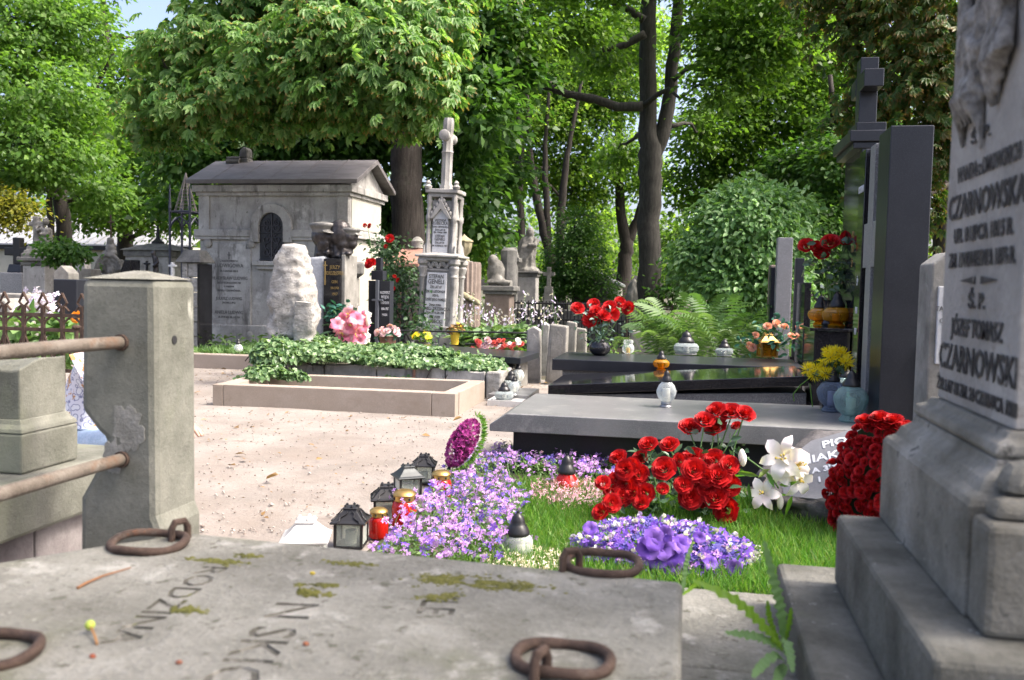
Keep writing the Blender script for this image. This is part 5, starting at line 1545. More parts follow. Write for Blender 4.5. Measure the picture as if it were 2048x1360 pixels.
simple('gravestone', 'reddish granite edge peeping left of the grey column stele', 'gravestone', 12.5, 1541, 1556, 530, 'pink_stone', .3)

# ---- flat plates on the path at the foot of the ivy bed
q = Q(1040, 788, .08)
o = tag(MB().box(q.x - .32, q.x + .12, q.y - .15, q.y + .55, -.02, .085).build('granite_plate', K['gran_grey'], None, bevel=.006, loc=(q.x, q.y, 0)), 'small grey plate lying flat at the end of the ivy bed', 'plate')
q = Q(1015, 803, .05)
o = tag(MB().box(q.x - .18, q.x + .14, q.y - .05, q.y + .34, -.01, .05).box(q.x - .20, q.x + .16, q.y - .07, q.y - .05, -.01, .065).box(q.x - .20, q.x - .18, q.y - .05, q.y + .34, -.01, .065).build('lantern_tray', K['white_paint'], None, loc=(q.x, q.y, 0)), 'white tray holding clear lanterns at the end of the ivy bed', 'tray')

# ---- the grave bed with the boulder headstone
t = T('boulder_headstone', 'dark rough boulder with a slanting engraved face at the head of the flower bed', 'headstone', (.92, 4.95, 0))
nf = Vector((-.34, -.42, .84)).normalized()
bc = Vector((.93, 5.0, .20))
def cut(p):
    h = p.dot(nf) - .205
    return p - nf * h if h > 0 else p
boulder('rock', bc, (.50, .40, .36), K['boulder'], t, 5, .16, 1.8, flat=cut, seed=2, facet=.08)
ax = (Vector((1, 0, 0)) - nf * nf.x).normalized()
ay = nf.cross(ax)
po = bc + nf * .207
pm = MB()
pts = [(-.36, -.17), (-.20, -.25), (.18, -.24), (.40, -.10), (.36, .18), (.10, .27), (-.18, .24), (-.37, .08)]
pm.add([po + ax * a + ay * b for a, b in pts] + [po + ax * a + ay * b - nf * .02 for a, b in pts], [tuple(range(8))] + [(i, i + 8, (i + 1) % 8 + 8, (i + 1) % 8) for i in range(8)])
pl = pm.build('engraved_face', K['plate'], t)
for s, sz, a, b in (('PIO', .085, -.06, .15), ('ŃIAK-S', .09, -.12, .045), ("A 3'YM", .06, -.11, -.045), ('1  1 39', .06, -.10, -.125)):
    text(s, sz, po + ax * a + ay * b + nf * .002, ax, ay, K['silver_ink'], pl, bold=.002)

# ---- stones glimpsed right of the tall stele
def rs(name, label, px0, px1, pyt, d, mt, dep=.25, cham=.06):
    a, b = P(px0, pyt, d), P(px1, pyt, d)
    t = T(name, label, 'gravestone', ((a.x + b.x) / 2, a.y, 0))
    z = a.z
    MB().prism([(a.x, -.05), (b.x, -.05), (b.x, z), (a.x + cham * 1.2, z), (a.x, z - cham)], 'y', a.y, a.y + dep).build('slab', K[mt], t, bevel=.01)
    return t, a, b
t, a, b = rs('gravestone', 'grey gravestone with a white tablet showing beside the near monument', 1866, 1960, 503, 4.4, 'old_stone')
pl = MB().box(a.x + .03, b.x - .02, a.y - .018, a.y + .01, P(0, 690, 4.4).z - .0, P(0, 535, 4.4).z).build('tablet', K['marble'], t, bevel=.004)
for i, s in enumerate(('RODZINA', 'TARNOWSKICH', 'CZARNECKA', 'ZM. 1901', 'JAN')):
    text(s, .034, (a.x + .12, a.y - .02, P(0, 560 + 24 * i, 4.4).z), EX, EZ, K['ink_grey'], pl, sx=.8)
simple('gravestone', 'dark narrow gravestone between the tall stele and the near monument', 'gravestone', 5.4, 1846, 1872, 690, 'dark_stone', .3)
simple('stone_kerb', 'mossy kerb seen through the gap right of the tall stele', 'kerb', 7.5, 1820, 1900, 600, 'old_stone', .3)
simple('stone_kerb', 'lower grey kerb in the gap right of the tall stele', 'kerb', 6.3, 1815, 1890, 745, 'old_stone', .3)
# ================================================================ the tombs right before the camera
# ---- the near tomb cover with iron rings
t = T('tomb_cover', 'weathered grey tomb slab with iron rings and cut letters nearest the camera', 'tomb', (-.6, 1.3, 0))
poly = [(-1.13, 1.925), (.008, 1.855), (.008, .35), (-1.9, .35), (-1.85, 1.25), (-1.42, 1.60), (-1.26, 1.80)]
nb_ = 14
sl = MB().prism(poly, 'z', .53, .65).build('slab', K['near_stone'], t, bevel=.014, seg=3)
MB().prism([(-1.05, 1.85), (-.06, 1.79), (-.06, .4), (-1.8, .4), (-1.78, 1.2), (-1.36, 1.52)], 'z', -.05, .53).build('chest', K['near_stone'], t)
def ring(px, py, r, tilt, lab=None, staple_a=0.0, th=.0095):
    q = Q(px, py, .65)
    m = MB()
    m.tube([Vector((q.x, q.y, .65 + th)) + Matrix.Rotation(tilt, 3, 'X') @ Vector((r * 1.05 * math.cos(a), r * .92 * math.sin(a), .003 * math.sin(3 * a))) for a in [6.283 * i / 36 for i in range(36)]], [th * (1 + .05 * math.sin(1.3 * i)) for i in range(36)], 10, True)
    o = m.build('ring', K['rust'], t, smooth=True, sharp=0)
    sx, sy = q.x + r * 1.05 * math.cos(staple_a), q.y + r * .92 * math.sin(staple_a)
    dx, dy = math.cos(staple_a) * .020, math.sin(staple_a) * .020
    MB().tube([(sx - dx, sy - dy, .64), (sx - dx, sy - dy, .678), (sx - dx * .6, sy - dy * .6, .692), (sx + dx * .6, sy + dy * .6, .692), (sx + dx, sy + dy, .678), (sx + dx, sy + dy, .64)], .0085, 8).build('staple', K['rust'], o, smooth=True)
ring(297, 1092, .078, R(2), staple_a=R(62))
ring(1205, 1134, .074, R(4), staple_a=R(215))
ring(1125, 1328, .072, R(-1), staple_a=R(250))
ring(-22, 1310, .072, R(1), staple_a=R(200))
# letters cut into the slab, read from the left
def cutline(s, org, size, sx=1.0):
    c_ = text(s, size, (org[0], org[1], .650), (.12, -.99, 0), (.99, .12, 0), K['cut'], t, ext=.0045, align='RIGHT', sx=sx, bold=.0012)
    bm = bmesh.new()
    bm.from_mesh(c_.data)
    bmesh.ops.remove_doubles(bm, verts=bm.verts, dist=1e-5)
    bmesh.ops.recalc_face_normals(bm, faces=bm.faces)
    bm.to_mesh(c_.data)
    bm.free()
    b_ = sl.modifiers.new('chisel', 'BOOLEAN')
    b_.object, b_.operation, b_.solver, b_.material_mode = c_, 'DIFFERENCE', 'EXACT', 'TRANSFER'
    CUT.append(c_)
CUT = []
cutline('RODZINA', (-.93, 1.29), .080, 1.15)
cutline('N SKICH', (-.682, 1.10), .116, 1.0)
cutline('ILE', (-.468, 1.545), .098, .8)
me = bpy.data.meshes.new_from_object(sl.evaluated_get(bpy.context.evaluated_depsgraph_get()))
sl.modifiers.clear()
sl.data = me
for c_ in CUT:
    bpy.data.objects.remove(c_)
# moss in the letters and hollows
def moss(px, py, rx, ry, n=60, hh=.006):
    q = Q(px, py, .65)
    k = (q - Vector((0, 0, EYE))).length / FPX
    m = MB()
    for i in range(n * 8):
        x, y = random.gauss(0, .46), random.gauss(0, .46)
        if noise.noise((x * 2.3 + px, y * 2.3, 1)) < -.12:
            continue
        s = random.uniform(.0015, .0045)
        m.ball((q.x + rx * k * x, q.y + ry * k * 2.6 * y, .6495), (s * 1.5, s * 1.3, s * (hh / .006) * random.uniform(.3, .8)), 5, 3)
    o = m.build('moss', K['moss'], t, smooth=True, sharp=0)
    o['kind'] = 'stuff'
for a in ((960, 1166, 120, 13, 170), (880, 1160, 45, 10, 60), (430, 1122, 55, 6, 50), (500, 1112, 30, 5, 24), (700, 1127, 45, 5, 34), (615, 1186, 18, 6, 26, .014), (375, 1220, 34, 7, 40), (650, 1170, 28, 4, 18), (870, 1195, 30, 6, 22), (905, 1190, 20, 5, 14), (600, 1170, 10, 4, 8), (655, 1190, 14, 4, 10)):
    moss(*a)
# things fallen on the slab
q = Q(180, 1250, .665)
tn = T('fallen_nut', 'green linden nut on a brown stalk lying on the near slab', 'nut', (q.x, q.y, .65), 'bits fallen on the near slab')
MB().ball(q, .0085, 12, 8).build('nut', plain('green_nut', (.42, .52, .08), .5), tn, smooth=True, sharp=0)
MB().tube([q, Q(190, 1272, .658), Q(194, 1288, .653)], [.0018, .002, .0022], 6).build('stalk', plain('dry_stalk', (.34, .17, .06), .8), tn)
q = Q(155, 1176, .653)
MBt = MB().tube([q, Q(172, 1166, .655), Q(205, 1152, .656), Q(262, 1135, .654)], [.003, .0028, .0022, .0012], 6)
tag(MBt.build('fallen_twig', plain('twig', (.26, .12, .05), .8), None, loc=q), 'thin reddish twig with yellow tip lying on the near slab', 'twig', 'bits fallen on the near slab')
for px, py, c_, lab in ((185, 1312, (.30, .08, .04), 'tiny red-brown crumb below the green nut'), (358, 1324, (.26, .10, .06), 'tiny red-brown crumb left of the cut letters near the edge'), (625, 1146, (.55, .42, .06), 'tiny yellow crumb between the moss patches on the near slab'), (612, 1287, (.28, .10, .05), 'tiny red-brown crumb right of the carved letter K'), (40, 1316, (.22, .08, .05), 'rust flake beside the cut-off iron ring')):
    q = Q(px, py, .653)
    tag(boulder('crumb', q, (.006, .0045, .0035), plain('crumb', c_, .8), None, 2, .3, 2, seed=px, loc=q), lab, 'crumb', 'bits fallen on the near slab')

# ---- pavement between slab and monument
t = T('stone_paving', 'damp mossy paving stones between the near slab and the monument steps', 'paving', (.3, 1.9, 0))
ys = [2.46, 1.93, 1.40, .9, .35]
for i in range(4):
    MB().box(-.05, 1.6, ys[i + 1] + .004, ys[i] - .004, -.05, .44 + (.004 if i % 2 else 0)).build('paving_stone', K['near_stone'], t, bevel=.008)

# ---- big monument on the right
t = T('inscribed_monument', 'tall weathered stone monument with black inscription on stepped base', 'monument', (.9, 1.7, 0))
MB().box(.246, 1.75, .62, 2.38, .445, .55).build('step', K['step_stone'], t, bevel=.012)
MB().box(.366, 1.68, 1.376, 2.242, .551, .72).build('step', K['step_stone'], t, bevel=.012)
def ring_steps(prof, x0, x1, y0, y1):
    """moulded block: inset outwards per level"""
    m = MB()
    vs = []
    for e, z in prof:
        vs += [(x0 - e, y0 - e, z), (x1 + e, y0 - e, z), (x1 + e, y1 + e, z), (x0 - e, y1 + e, z)]
    fs = [(3, 2, 1, 0)]
    for k_ in range(len(prof) - 1):
        for i in range(4):
            j = (i + 1) % 4
            fs.append((4 * k_ + i, 4 * k_ + j, 4 * k_ + 4 + j, 4 * k_ + 4 + i))
    n = 4 * (len(prof) - 1)
    fs.append((n, n + 1, n + 2, n + 3))
    return m.add(vs, fs)
sh = (.552, 1.60, 1.66, 2.14)
ring_steps([(.092, .721), (.092, .905), (.086, .915), (.070, .925), (.060, .945), (.040, .960), (.036, .975)], *sh).build('base', K['monument_stone'], t, bevel=.004)
ring_steps([(.034, .976), (.040, .985), (.036, 1.0), (.018, 1.008), (.012, 1.02)], *sh).build('torus_moulding', K['monument_stone'], t, bevel=.003)
shaft = ring_steps([(.0, 1.021), (-.004, 2.75)], *sh).build('shaft', K['shaft_stone'], t, bevel=.004)
MB().box(.462, 1.6, 1.475, 1.563, .721, .898).box(.475, 1.6, 1.50, 1.562, .90, .93, .012, .012).build('front_pilaster', K['monument_stone'], t, bevel=.012)
MB().box(.50, .62, 1.535, 1.61, .93, .985, .015, .015).build('pilaster_scroll', K['monument_stone'], t, bevel=.02)
# painted inscription on the face toward the path
xf = .5505
yc = 1.90
PAINT = mat('worn_black_paint', [(.02, .02, .022), (.05, .048, .046), (.10, .096, .09)], 30, .9, .3, 90, patches=[(45, .62, .68, (.36, .345, .325), None)])
for z, s, sz, a, b in ((1.552, 'Ś. P.', .034, 1.98, 1.86), (1.484, 'WANDA z DMOWSKICH', .044, 2.06, 1.69), (1.409, 'CZARNOWSKA', .070, 2.115, 1.66), (1.358, 'UR. 8 LIPCA 1815 R.', .042, 2.064, 1.709), (1.307, 'ZM. 19 KWIETNIA 1876 R.', .042, 2.093, 1.69), (1.224, 'Ś. P.', .042, 1.945, 1.84), (1.166, 'JÓZEF TOMASZ', .050, 2.053, 1.733), (1.092, 'CZARNOWSKI', .076, 2.133, 1.652), (1.043, 'ŻYŁ LAT 80 ZM. 24 CZERWCA 1888', .036, 2.14, 1.64)):
    text(s, sz, (xf - .0008, (a + b) / 2, z), -EY, EZ, PAINT, shaft, fitw=a - b, bold=.0012, ext=.0006)
for s in (-1, 1):
    MB().prism([(yc - .01 + s * .115, 1.278), (yc - .01 + s * .02, 1.271), (yc - .01 + s * .02, 1.286)], 'x', xf - .002, xf).build('dividing_ornament', PAINT, shaft)
# carved relief: medallion rim with hanging leaves and drapery
m = MB()
m.tube([(xf - .012, yc - .03 + .15 * math.cos(a), 1.875 + .155 * math.sin(a)) for a in [6.283 * i / 40 for i in range(40)]], .016, 8, True)
m.ball((xf + .01, yc - .03, 1.875), (.03, .13, .135), 20, 14)
for i in range(54):
    a = random.uniform(0, 1)
    yy = yc + .085 + random.uniform(-.08, .08) * (1 - .5 * a) - .04 * a
    zz = 1.80 - .16 * a
    m.ball((xf - .004, yy, zz), (random.uniform(.012, .026), random.uniform(.007, .018), random.uniform(.02, .042)), 10, 8, Matrix.Rotation(random.uniform(-.7, .7), 3, 'X'))
for i in range(9):
    a = -.6 + .15 * i
    m.tube([(xf - .01, yc + .07, 1.70), (xf - .028, yc + .07 + .04 * math.sin(a * 3), 1.64), (xf - .012, yc + .07 + .06 * math.sin(a * 3), 1.60 - .015 * math.cos(a))], [.008, .011, .004], 7)
for i in range(5):
    m.tube([(xf - .008, yc - .06 - .02 * i, 1.76), (xf - .022, yc - .07 - .022 * i, 1.68), (xf - .006, yc - .07 - .018 * i, 1.60 + .02 * i)], [.012, .018, .008], 7)
m.tube([(xf - .004, yc + .14, 1.70), (xf - .006, yc + .13, 1.62), (xf - .004, yc + .125, 1.55)], [.010, .012, .005], 6)
m.tube([(xf - .004, yc + .02, 1.68), (xf - .006, yc + .01, 1.60), (xf - .004, yc + .0, 1.53)], [.010, .012, .005], 6)
sculpt('carved_relief', m, mat('relief_stone', [(.07, .065, .058), (.24, .228, .21), (.42, .405, .38)], 26, .9, .8, 60), shaft, .005, 1, .006, 50)  # dark mottling paints shade into the carved recesses

# ---- the leaning stone post with two rails
t = T('stone_fence_post', 'squared green-grey stone fence post with low pyramid top, close on the left', 'post', (-1.62, 2.4, 0))
x0, x1, y0, y1 = -1.736, -1.500, 2.335, 2.56
zc = 1.246
# broken outline seen on the broad face
out = [(x0 - .016, .30), (x1 + .022, .30), (x1 + .020, .52), (x1 + .004, .56), (x1, zc), (x0, zc), (x0 - .006, .86), (x0 + .045, .80), (x0 + .075, .775), (x0 + .055, .71), (x0 - .012, .60)]
out2 = [(x0 - .016, -.05), (x1 + .022, -.05), (x1 + .022, .298), (x0 - .016, .298)]
MB().prism(out, 'y', y0, y1).build('shaft', K['post_stone'], t, bevel=.022, seg=2)
MB().prism(out2, 'y', y0 - .004, y1 + .004).build('foot', K['post_stone'], t, bevel=.01)
cx, cy = (x0 + x1) / 2, (y0 + y1) / 2
MB().add([(x0 + .004, y0 + .004, zc + .001), (x1 - .004, y0 + .004, zc + .001), (x1 - .004, y1 - .004, zc + .001), (x0 + .004, y1 - .004, zc + .001), (cx - .02, cy, zc + .026), (cx + .02, cy, zc + .026)], [(0, 1, 5, 4), (1, 2, 5), (2, 3, 4, 5), (3, 0, 4)]).build('cap', K['near_stone'], t, bevel=.004)
def patch(cx_, cz_, r, mt, name, face='y', sq=1.2):
    m = MB()
    n = 44
    pts = []
    for i in range(n):
        a = 6.283 * i / n
        k_ = r * (1 + .55 * noise.fractal((1.6 * math.cos(a), 1.6 * math.sin(a), r * 90), 1, 2, 4))
        pts.append((cx_ + k_ * math.cos(a), cz_ + k_ * sq * math.sin(a)))
    if face == 'y':
        m.prism(pts, 'y', y0 - .0022, y0 + .01)
    else:
        m.prism(pts, 'x', x1 - .01, x1 + .0022)
    m.build(name, K[mt], t)
patch(P(305, 880, 2.65).x - .04, .805, .052, 'mortar', 'mortar_patch')
patch(x0 + .105, .735, .030, 'mortar', 'mortar_patch', sq=1.5)
patch(y0 + .105, .755, .030, 'post_stone', 'chipped_spall', 'x', 2.0)
MB().lathe((0, 0, 0), [(.013, -.0), (.013, .012), (.003, .013)], 14).moved(lambda p: Vector((x1 + .0035 - p.z * .3, y0 + .10 + p.x, 1.068 + p.y))).build('bolt_hole', K['ink'], t)
for zz, nm, lab in ((1.063, 'upper', 'upper rusty iron rail running from the near stone post'), (.722, 'lower', 'lower rusty iron rail running from the near stone post')):
    xr_ = -1.604
    r_ = T('iron_rail', lab, 'rail', (xr_, y0, zz))
    MB().tube([(xr_, y0 + .02 - .3 * i, zz + .004 * math.sin(i)) for i in range(11)], [.0185 * (1 + .03 * math.sin(i * 2.7)) for i in range(11)], 14).build('pipe', K['rail'], r_, smooth=True, sharp=0)
    MB().tube([(xr_, y0 + .0, zz), (xr_, y0 - .012, zz)], .024, 14).build('collar', K['rust'], r_, smooth=True)
    if nm == 'upper':
        MB().tube([(xr_ - .02, y0 - .17, zz + .012), (xr_ - .02, y0 - .17, zz + .045)], .006, 8).ball((xr_ - .02, y0 - .17, zz + .05), (.012, .012, .008), 10, 6).build('bolt', K['rust'], r_, smooth=True)

# ---- stone pedestal and chest tomb at the left edge
t = T('chest_tomb', 'grey-green chest tomb with heavy cover slab at the left edge', 'tomb', (-2.4, 2.6, 0))
xe = -2.0
MB().box(-3.4, xe, 1.2, 3.02, .44, .618).build('cover_slab', K['post_stone'], t, bevel=.014)
for a, b in ((1.3, 1.95), (1.956, 2.52), (2.526, 2.95)):
    MB().box(-3.3, xe - .05, a, b, -.05, .438).build('side_panel', mat('violet_stone', [(.16, .14, .14), (.25, .225, .22), (.31, .285, .275)], 6, .9, .4, 50) if a < 1.5 else bpy.data.materials['violet_stone'], t, bevel=.008)
t = T('broken_pedestal', 'broken stone pedestal stump with a moulded foot on the chest tomb', 'pedestal', (-2.15, 2.6, .62))
px0, px1, py0, py1 = -2.36, -2.055, 2.475, 2.745
MB().box(px0, px1, py0, py1, .62, .748, .0, .0).build('foot_block', K['post_stone'], t, bevel=.008)
ring_steps([(.0, .749), (-.004, .762), (-.016, .775), (-.022, .790)], px0, px1, py0, py1).build('moulding', K['post_stone'], t, bevel=.003)
m = MB()
nx_, ny_ = 8, 6
top = []
for j in range(ny_ + 1):
    for i in range(nx_ + 1):
        x = px0 + .026 + (px1 - px0 - .052) * i / nx_
        y = py0 + .026 + (py1 - py0 - .052) * j / ny_
        top.append((x, y, .955 + .022 * noise.noise((x * 9, y * 9, 3)) + .03 * (y - py0) / (py1 - py0) + .02 * i / nx_ - .02))
for p in top:
    m.v.append(p)
for j in range(ny_):
    for i in range(nx_):
        a = j * (nx_ + 1) + i
        m.f.append((a, a + 1, a + nx_ + 2, a + nx_ + 1))
edge = [i for i in range(nx_ + 1)] + [(j * (nx_ + 1) + nx_) for j in range(1, ny_ + 1)] + [ny_ * (nx_ + 1) + i for i in range(nx_ - 1, -1, -1)] + [j * (nx_ + 1) for j in range(ny_ - 1, 0, -1)]
b0 = len(m.v)
for e in edge:
    p = m.v[e]
    m.v.append((p[0], p[1], .791))
for i in range(len(edge)):
    j = (i + 1) % len(edge)
    m.f.append((edge[i], b0 + i, b0 + j, edge[j]))
m.build('broken_block', K['post_stone'], t, bevel=.006)

# ---- rusty cast iron fence
yf = 5.35
t = T('rusty_fence', 'rusty ornamental iron fence of pointed arches behind the chest tomb', 'fence', (-4.3, yf, 0))
xs0 = P(142, 650, 5.9).x
sp = .148
zr = [P(80, py, 5.9).z for py in (632, 662, 745)]
for z in zr:
    MB().box(xs0 - 9.5 * sp, xs0 + 1.5 * sp, yf - .008, yf + .008, z - .012, z + .012).build('rail', K['rust'], t)
bar = arch = head = None
for i in range(-1, 10):
    x = xs0 - sp * i
    if bar is None:
        bar = MB().box(x - .011, x + .011, yf - .011, yf + .011, 0, zr[0] + .06).build('bar', K['rust'], t)
        ax0 = x
        m = MB()
        for s in (-1, 1):
            m.tube([(x - sp / 2 + s * sp / 2 * (1 - f ** 1.8), yf, zr[1] + .01 + .085 * f ** .8) for f in [q / 6 for q in range(7)]], .008, 5)
            m.tube([(x - sp / 2 + s * sp / 2, yf, zr[1] - .02), (x - sp / 2, yf, zr[1] - .20)], .009, 5)
        arch = m.build('arch', K['rust'], t)
        m = MB()
        for s in (-1, 1):
            m.tube([(x, yf, zr[0] + .05), (x + s * .035, yf, zr[0] + .085), (x + s * .012, yf, zr[0] + .125), (x, yf, zr[0] + .15)], .009, 5)
        m.tube([(x - .05, yf, zr[0] + .03), (x - .02, yf, zr[0] + .06), (x + .02, yf, zr[0] + .06), (x + .05, yf, zr[0] + .03)], .008, 5)
        head = m.build('finial', K['rust'], t)
    else:
        for o in (bar, arch, head):
            c_ = o.copy()
            c_.location.x = x - ax0
            col.objects.link(c_)
# ================================================================ lanterns, flowers, plants
G = {}
G['clear'] = glass('clear_glass', (.96, .98, .97), dens=.22, diff=(.80, .86, .86))
G['silver'] = glass('silvered_glass', (.9, .95, .95), dens=.40, diff=(.45, .52, .53), bumpy=45, rough=.05)
G['amber'] = glass('amber_glass', (.85, .50, .06), dens=.38, diff=(.50, .24, .01))
G['teal'] = glass('teal_glass', (.55, .75, .74), dens=.30, diff=(.34, .52, .52), bumpy=60, rough=.03)
G['violet'] = glass('violet_glass', (.55, .60, .78), dens=.30, diff=(.28, .36, .50), bumpy=60, rough=.03)
G['red'] = glass('red_glass', (.95, .10, .04), dens=.5, diff=(.62, .02, .015))
G['frost'] = glass('frosted_glass', (.9, .93, .9), dens=.28, diff=(.55, .60, .56), rough=.15)
G['amber_flame'] = plain('amber_wax', (.75, .45, .05), .5)
CAPP = [(.95, 0), (1.0, .06), (.98, .16), (.80, .34), (.66, .46), (.60, .50), (.58, .62), (.46, .80), (.25, .93), (.12, .97), (.12, 1.06), (.03, 1.08)]
PROTO = {}
def lantern(kind, label, loc, h, group='grave lanterns', rot=0.0):
    """kinds share meshes; a lantern is foot, glass, candle and cap"""
    key = kind
    if key not in PROTO:
        r = T('grave_lantern', 'grave lantern', 'lantern', (0, 0, 0), group)
        def part(nm, m_, prof, n=24, fl=0, fk=0, ang=0):
            MB().lathe((0, 0, 0), prof, n, ang=ang, flute=fl, fk=fk).build(nm, m_, r, smooth=True)
        def cap(rad, z, hh):
            part('cap', K['black_plastic'], [(a * rad, z + b * hh) for a, b in CAPP], 20)
        if kind == 'globe':
            part('foot', K['zinc'], [(.16, 0), (.165, .02), (.14, .05), (.125, .07), (.14, .10), (.13, .13)], 20)
            part('glass', G['clear'], [(.11, .13), (.20, .22), (.255, .36), (.255, .44), (.20, .57), (.12, .66)], 24, .012, 12)
            part('candle', K['wax'], [(.10, .14), (.10, .48), (.01, .49)], 12)
            cap(.14, .66, .30)
        elif kind == 'squat':
            part('foot', K['zinc'], [(.42, 0), (.45, .03), (.40, .06)], 24)
            part('glass', G['silver'], [(.40, .06), (.50, .18), (.50, .34), (.42, .44), (.32, .47)], 24)
            part('candle', K['wax'], [(.12, .06), (.12, .36), (.01, .37)], 12)
            cap(.33, .47, .48)
        elif kind == 'amber':
            part('foot', G['amber'], [(.22, 0), (.24, .04), (.16, .10)], 20)
            part('glass', G['amber'], [(.16, .10), (.34, .18), (.41, .32), (.40, .42), (.30, .52), (.20, .55)], 24)
            part('candle', G['amber_flame'], [(.12, .10), (.12, .36), (.01, .37)], 12)
            cap(.23, .55, .42)
        elif kind in ('teal', 'violet'):
            part('foot', G[kind], [(.20, 0), (.22, .03), (.15, .12)], 20)
            part('glass', G[kind], [(.15, .12), (.27, .24), (.325, .42), (.32, .50), (.24, .62), (.15, .68)], 28, .01, 14)
            part('candle', K['wax'], [(.09, .14), (.09, .46), (.01, .47)], 12)
            cap(.17, .68, .30)
        elif kind == 'bowl':
            part('glass', G['clear'], [(.25, 0), (.40, .12), (.45, .36), (.40, .58), (.30, .68), (.36, .78), (.35, 1.0)], 24)
            part('candle', G['amber_flame'], [(.14, .05), (.14, .42), (.01, .43)], 12)
        elif kind == 'jar':
            part('glass', G['frost'], [(.27, 0), (.29, .04), (.29, .46), (.24, .54), (.21, .56)], 24)
            part('candle', K['wax'], [(.16, .03), (.16, .40), (.01, .41)], 12)
            cap(.23, .56, .42)
        elif kind == 'red':
            part('glass', G['red'], [(.27, 0), (.30, .05), (.31, .50), (.28, .62), (.24, .66)], 24)
            part('candle', plain('red_wax', (.75, .12, .05), .5), [(.2, .03), (.2, .45), (.01, .46)], 12)
            part('lid', K['brass'], [(.25, .66), (.27, .68), (.27, .80), (.29, .82), (.27, .86), (.18, .92), (.06, .93)], 20)
            for q in range(8):
                a = 6.283 * q / 8
                MB().ball((.268 * math.cos(a), .268 * math.sin(a), .74), (.03, .03, .04), 6, 5).build('vent_hole', K['ink'], r)
        elif kind == 'redcone':
            part('glass', G['red'], [(.33, 0), (.36, .05), (.33, .22), (.24, .45), (.17, .56)], 10)
            part('candle', plain('red_wax', (.75, .12, .05), .5), [(.14, .03), (.14, .36), (.01, .37)], 12)
            cap(.21, .56, .42)
        elif kind in ('box', 'zincbox', 'whitebox', 'goldbox'):
            cm = {'box': K['black_plastic'], 'zincbox': plain('dark_zinc', (.055, .06, .062), .4, .5), 'whitebox': K['white_paint'], 'goldbox': K['brass']}[kind]
            w_ = .30
            MB().box(-w_ - .03, w_ + .03, -w_ - .03, w_ + .03, 0, .05).build('foot', cm, r, bevel=.01)
            for sx in (-1, 1):
                for sy in (-1, 1):
                    MB().box(sx * w_ - .03, sx * w_ + .03, sy * w_ - .03, sy * w_ + .03, .05, .56).build('corner_post', cm, r)
            for q in range(4):
                MB().box(-w_ + .03, w_ - .03, -w_ - .006, -w_ + .006, .06, .55).moved(lambda p: Matrix.Rotation(q * math.pi / 2, 3, 'Z') @ p).build('pane', G['amber'] if kind == 'goldbox' else G['frost'], r)
            MB().lathe((0, 0, .05), [(.13, 0), (.13, .30), (.01, .31)], 12).build('candle', K['wax'], r, smooth=True)
            s2 = math.sqrt(2)
            rf = MB().lathe((0, 0, 0), [(a * s2, b) for a, b in ((.40, .56), (.41, .60), (.34, .64), (.24, .74), (.17, .82), (.15, .86), (.18, .875), (.15, .90), (.04, .93))], 4, math.pi / 4).build('roof', cm, r, bevel=.012)
            if kind == 'box':
                for q in range(4):
                    for sgn in (-1, 1):
                        MB().tube([Matrix.Rotation(q * math.pi / 2, 3, 'Z') @ Vector((sgn * (.05 + .20 * f) + .03 * math.sin(9 * f), -(.20 + .20 * f), .84 - .22 * f ** .8)) for f in [i / 8 for i in range(9)]], .016, 5).build('scroll', K['iron'], rf)
            for q in range(5):
                a = 6.283 * q / 5
                MB().ball((.14 * math.cos(a), .14 * math.sin(a), .915), (.035, .035, .045), 6, 5).build('crown_knob', cm, rf)
        PROTO[key] = r
        o = r
    else:
        o = dup(PROTO[key])
    o['label'] = label
    o.location = loc
    o.scale = (h, h, h)
    o.rotation_euler = (0, 0, rot)
    return o
# on the slabs
lantern('globe', 'clear ribbed globe lantern with black cap alone on the grey granite slab', Q(1332, 814, .42), .27)
lantern('amber', 'amber glass lantern on the front edge of the tilted black slab', Q(1322, 737, .45) + Vector((0, 0, -.02)), .205)
lantern('squat', 'broad silvered lantern with big dark dome in front of the ferns', Q(1372, 709, .50), .285)
lantern('squat', 'small silvered lantern with dark cap on the flat black slab, right of the broad one', Q(1448, 712, .50), .20)
lantern('bowl', 'clear open glass bowl with yellow candle on the flat black slab', Q(1256, 707, .50), .155)
lantern('goldbox', 'brass square lantern with amber panes below the peach flowers', Q(1534, 714, .50), .29, rot=.2)
lantern('violet', 'violet-tinted ribbed glass lantern behind the turquoise one by the tall headstone', Q(1662, 823, .42), .31)
lantern('teal', 'turquoise ribbed glass lantern nearest the tall headstone', Q(1700, 843, .42), .335)
lantern('teal', 'small pale green lantern half hidden behind the yellow flowers', Q(1690, 800, .42), .26)
lantern('amber', 'large amber lantern on the black granite shelf', P(1672, 660, 7.62) * 1.0, .30).location.z = .956
lantern('amber', 'amber lantern at the back of the black granite shelf', (P(1640, 655, 7.95).x, P(1640, 655, 7.95).y, .956), .27)
# at the foot of the ivy bed
lantern('squat', 'clear silvered lantern on the white tray', Q(1008, 800, .055), .20)
lantern('globe', 'slim clear lantern at the corner of the ivy bed', Q(1028, 790, .09), .22)
lantern('squat', 'bright silvered lantern standing on the small grey plate', Q(1022, 778, .09), .22)
lantern('globe', 'tall clear lantern with grey cap behind the silvered ones', Q(1036, 770, .09), .28)
lantern('globe', 'little clear lantern on the planted kerb before the mausoleum', (Q(487, 711, .17).x, 11.75, .17), .26)
lantern('amber', 'tiny yellow lantern between the short stone posts', Q(1088, 730, .02), .16)
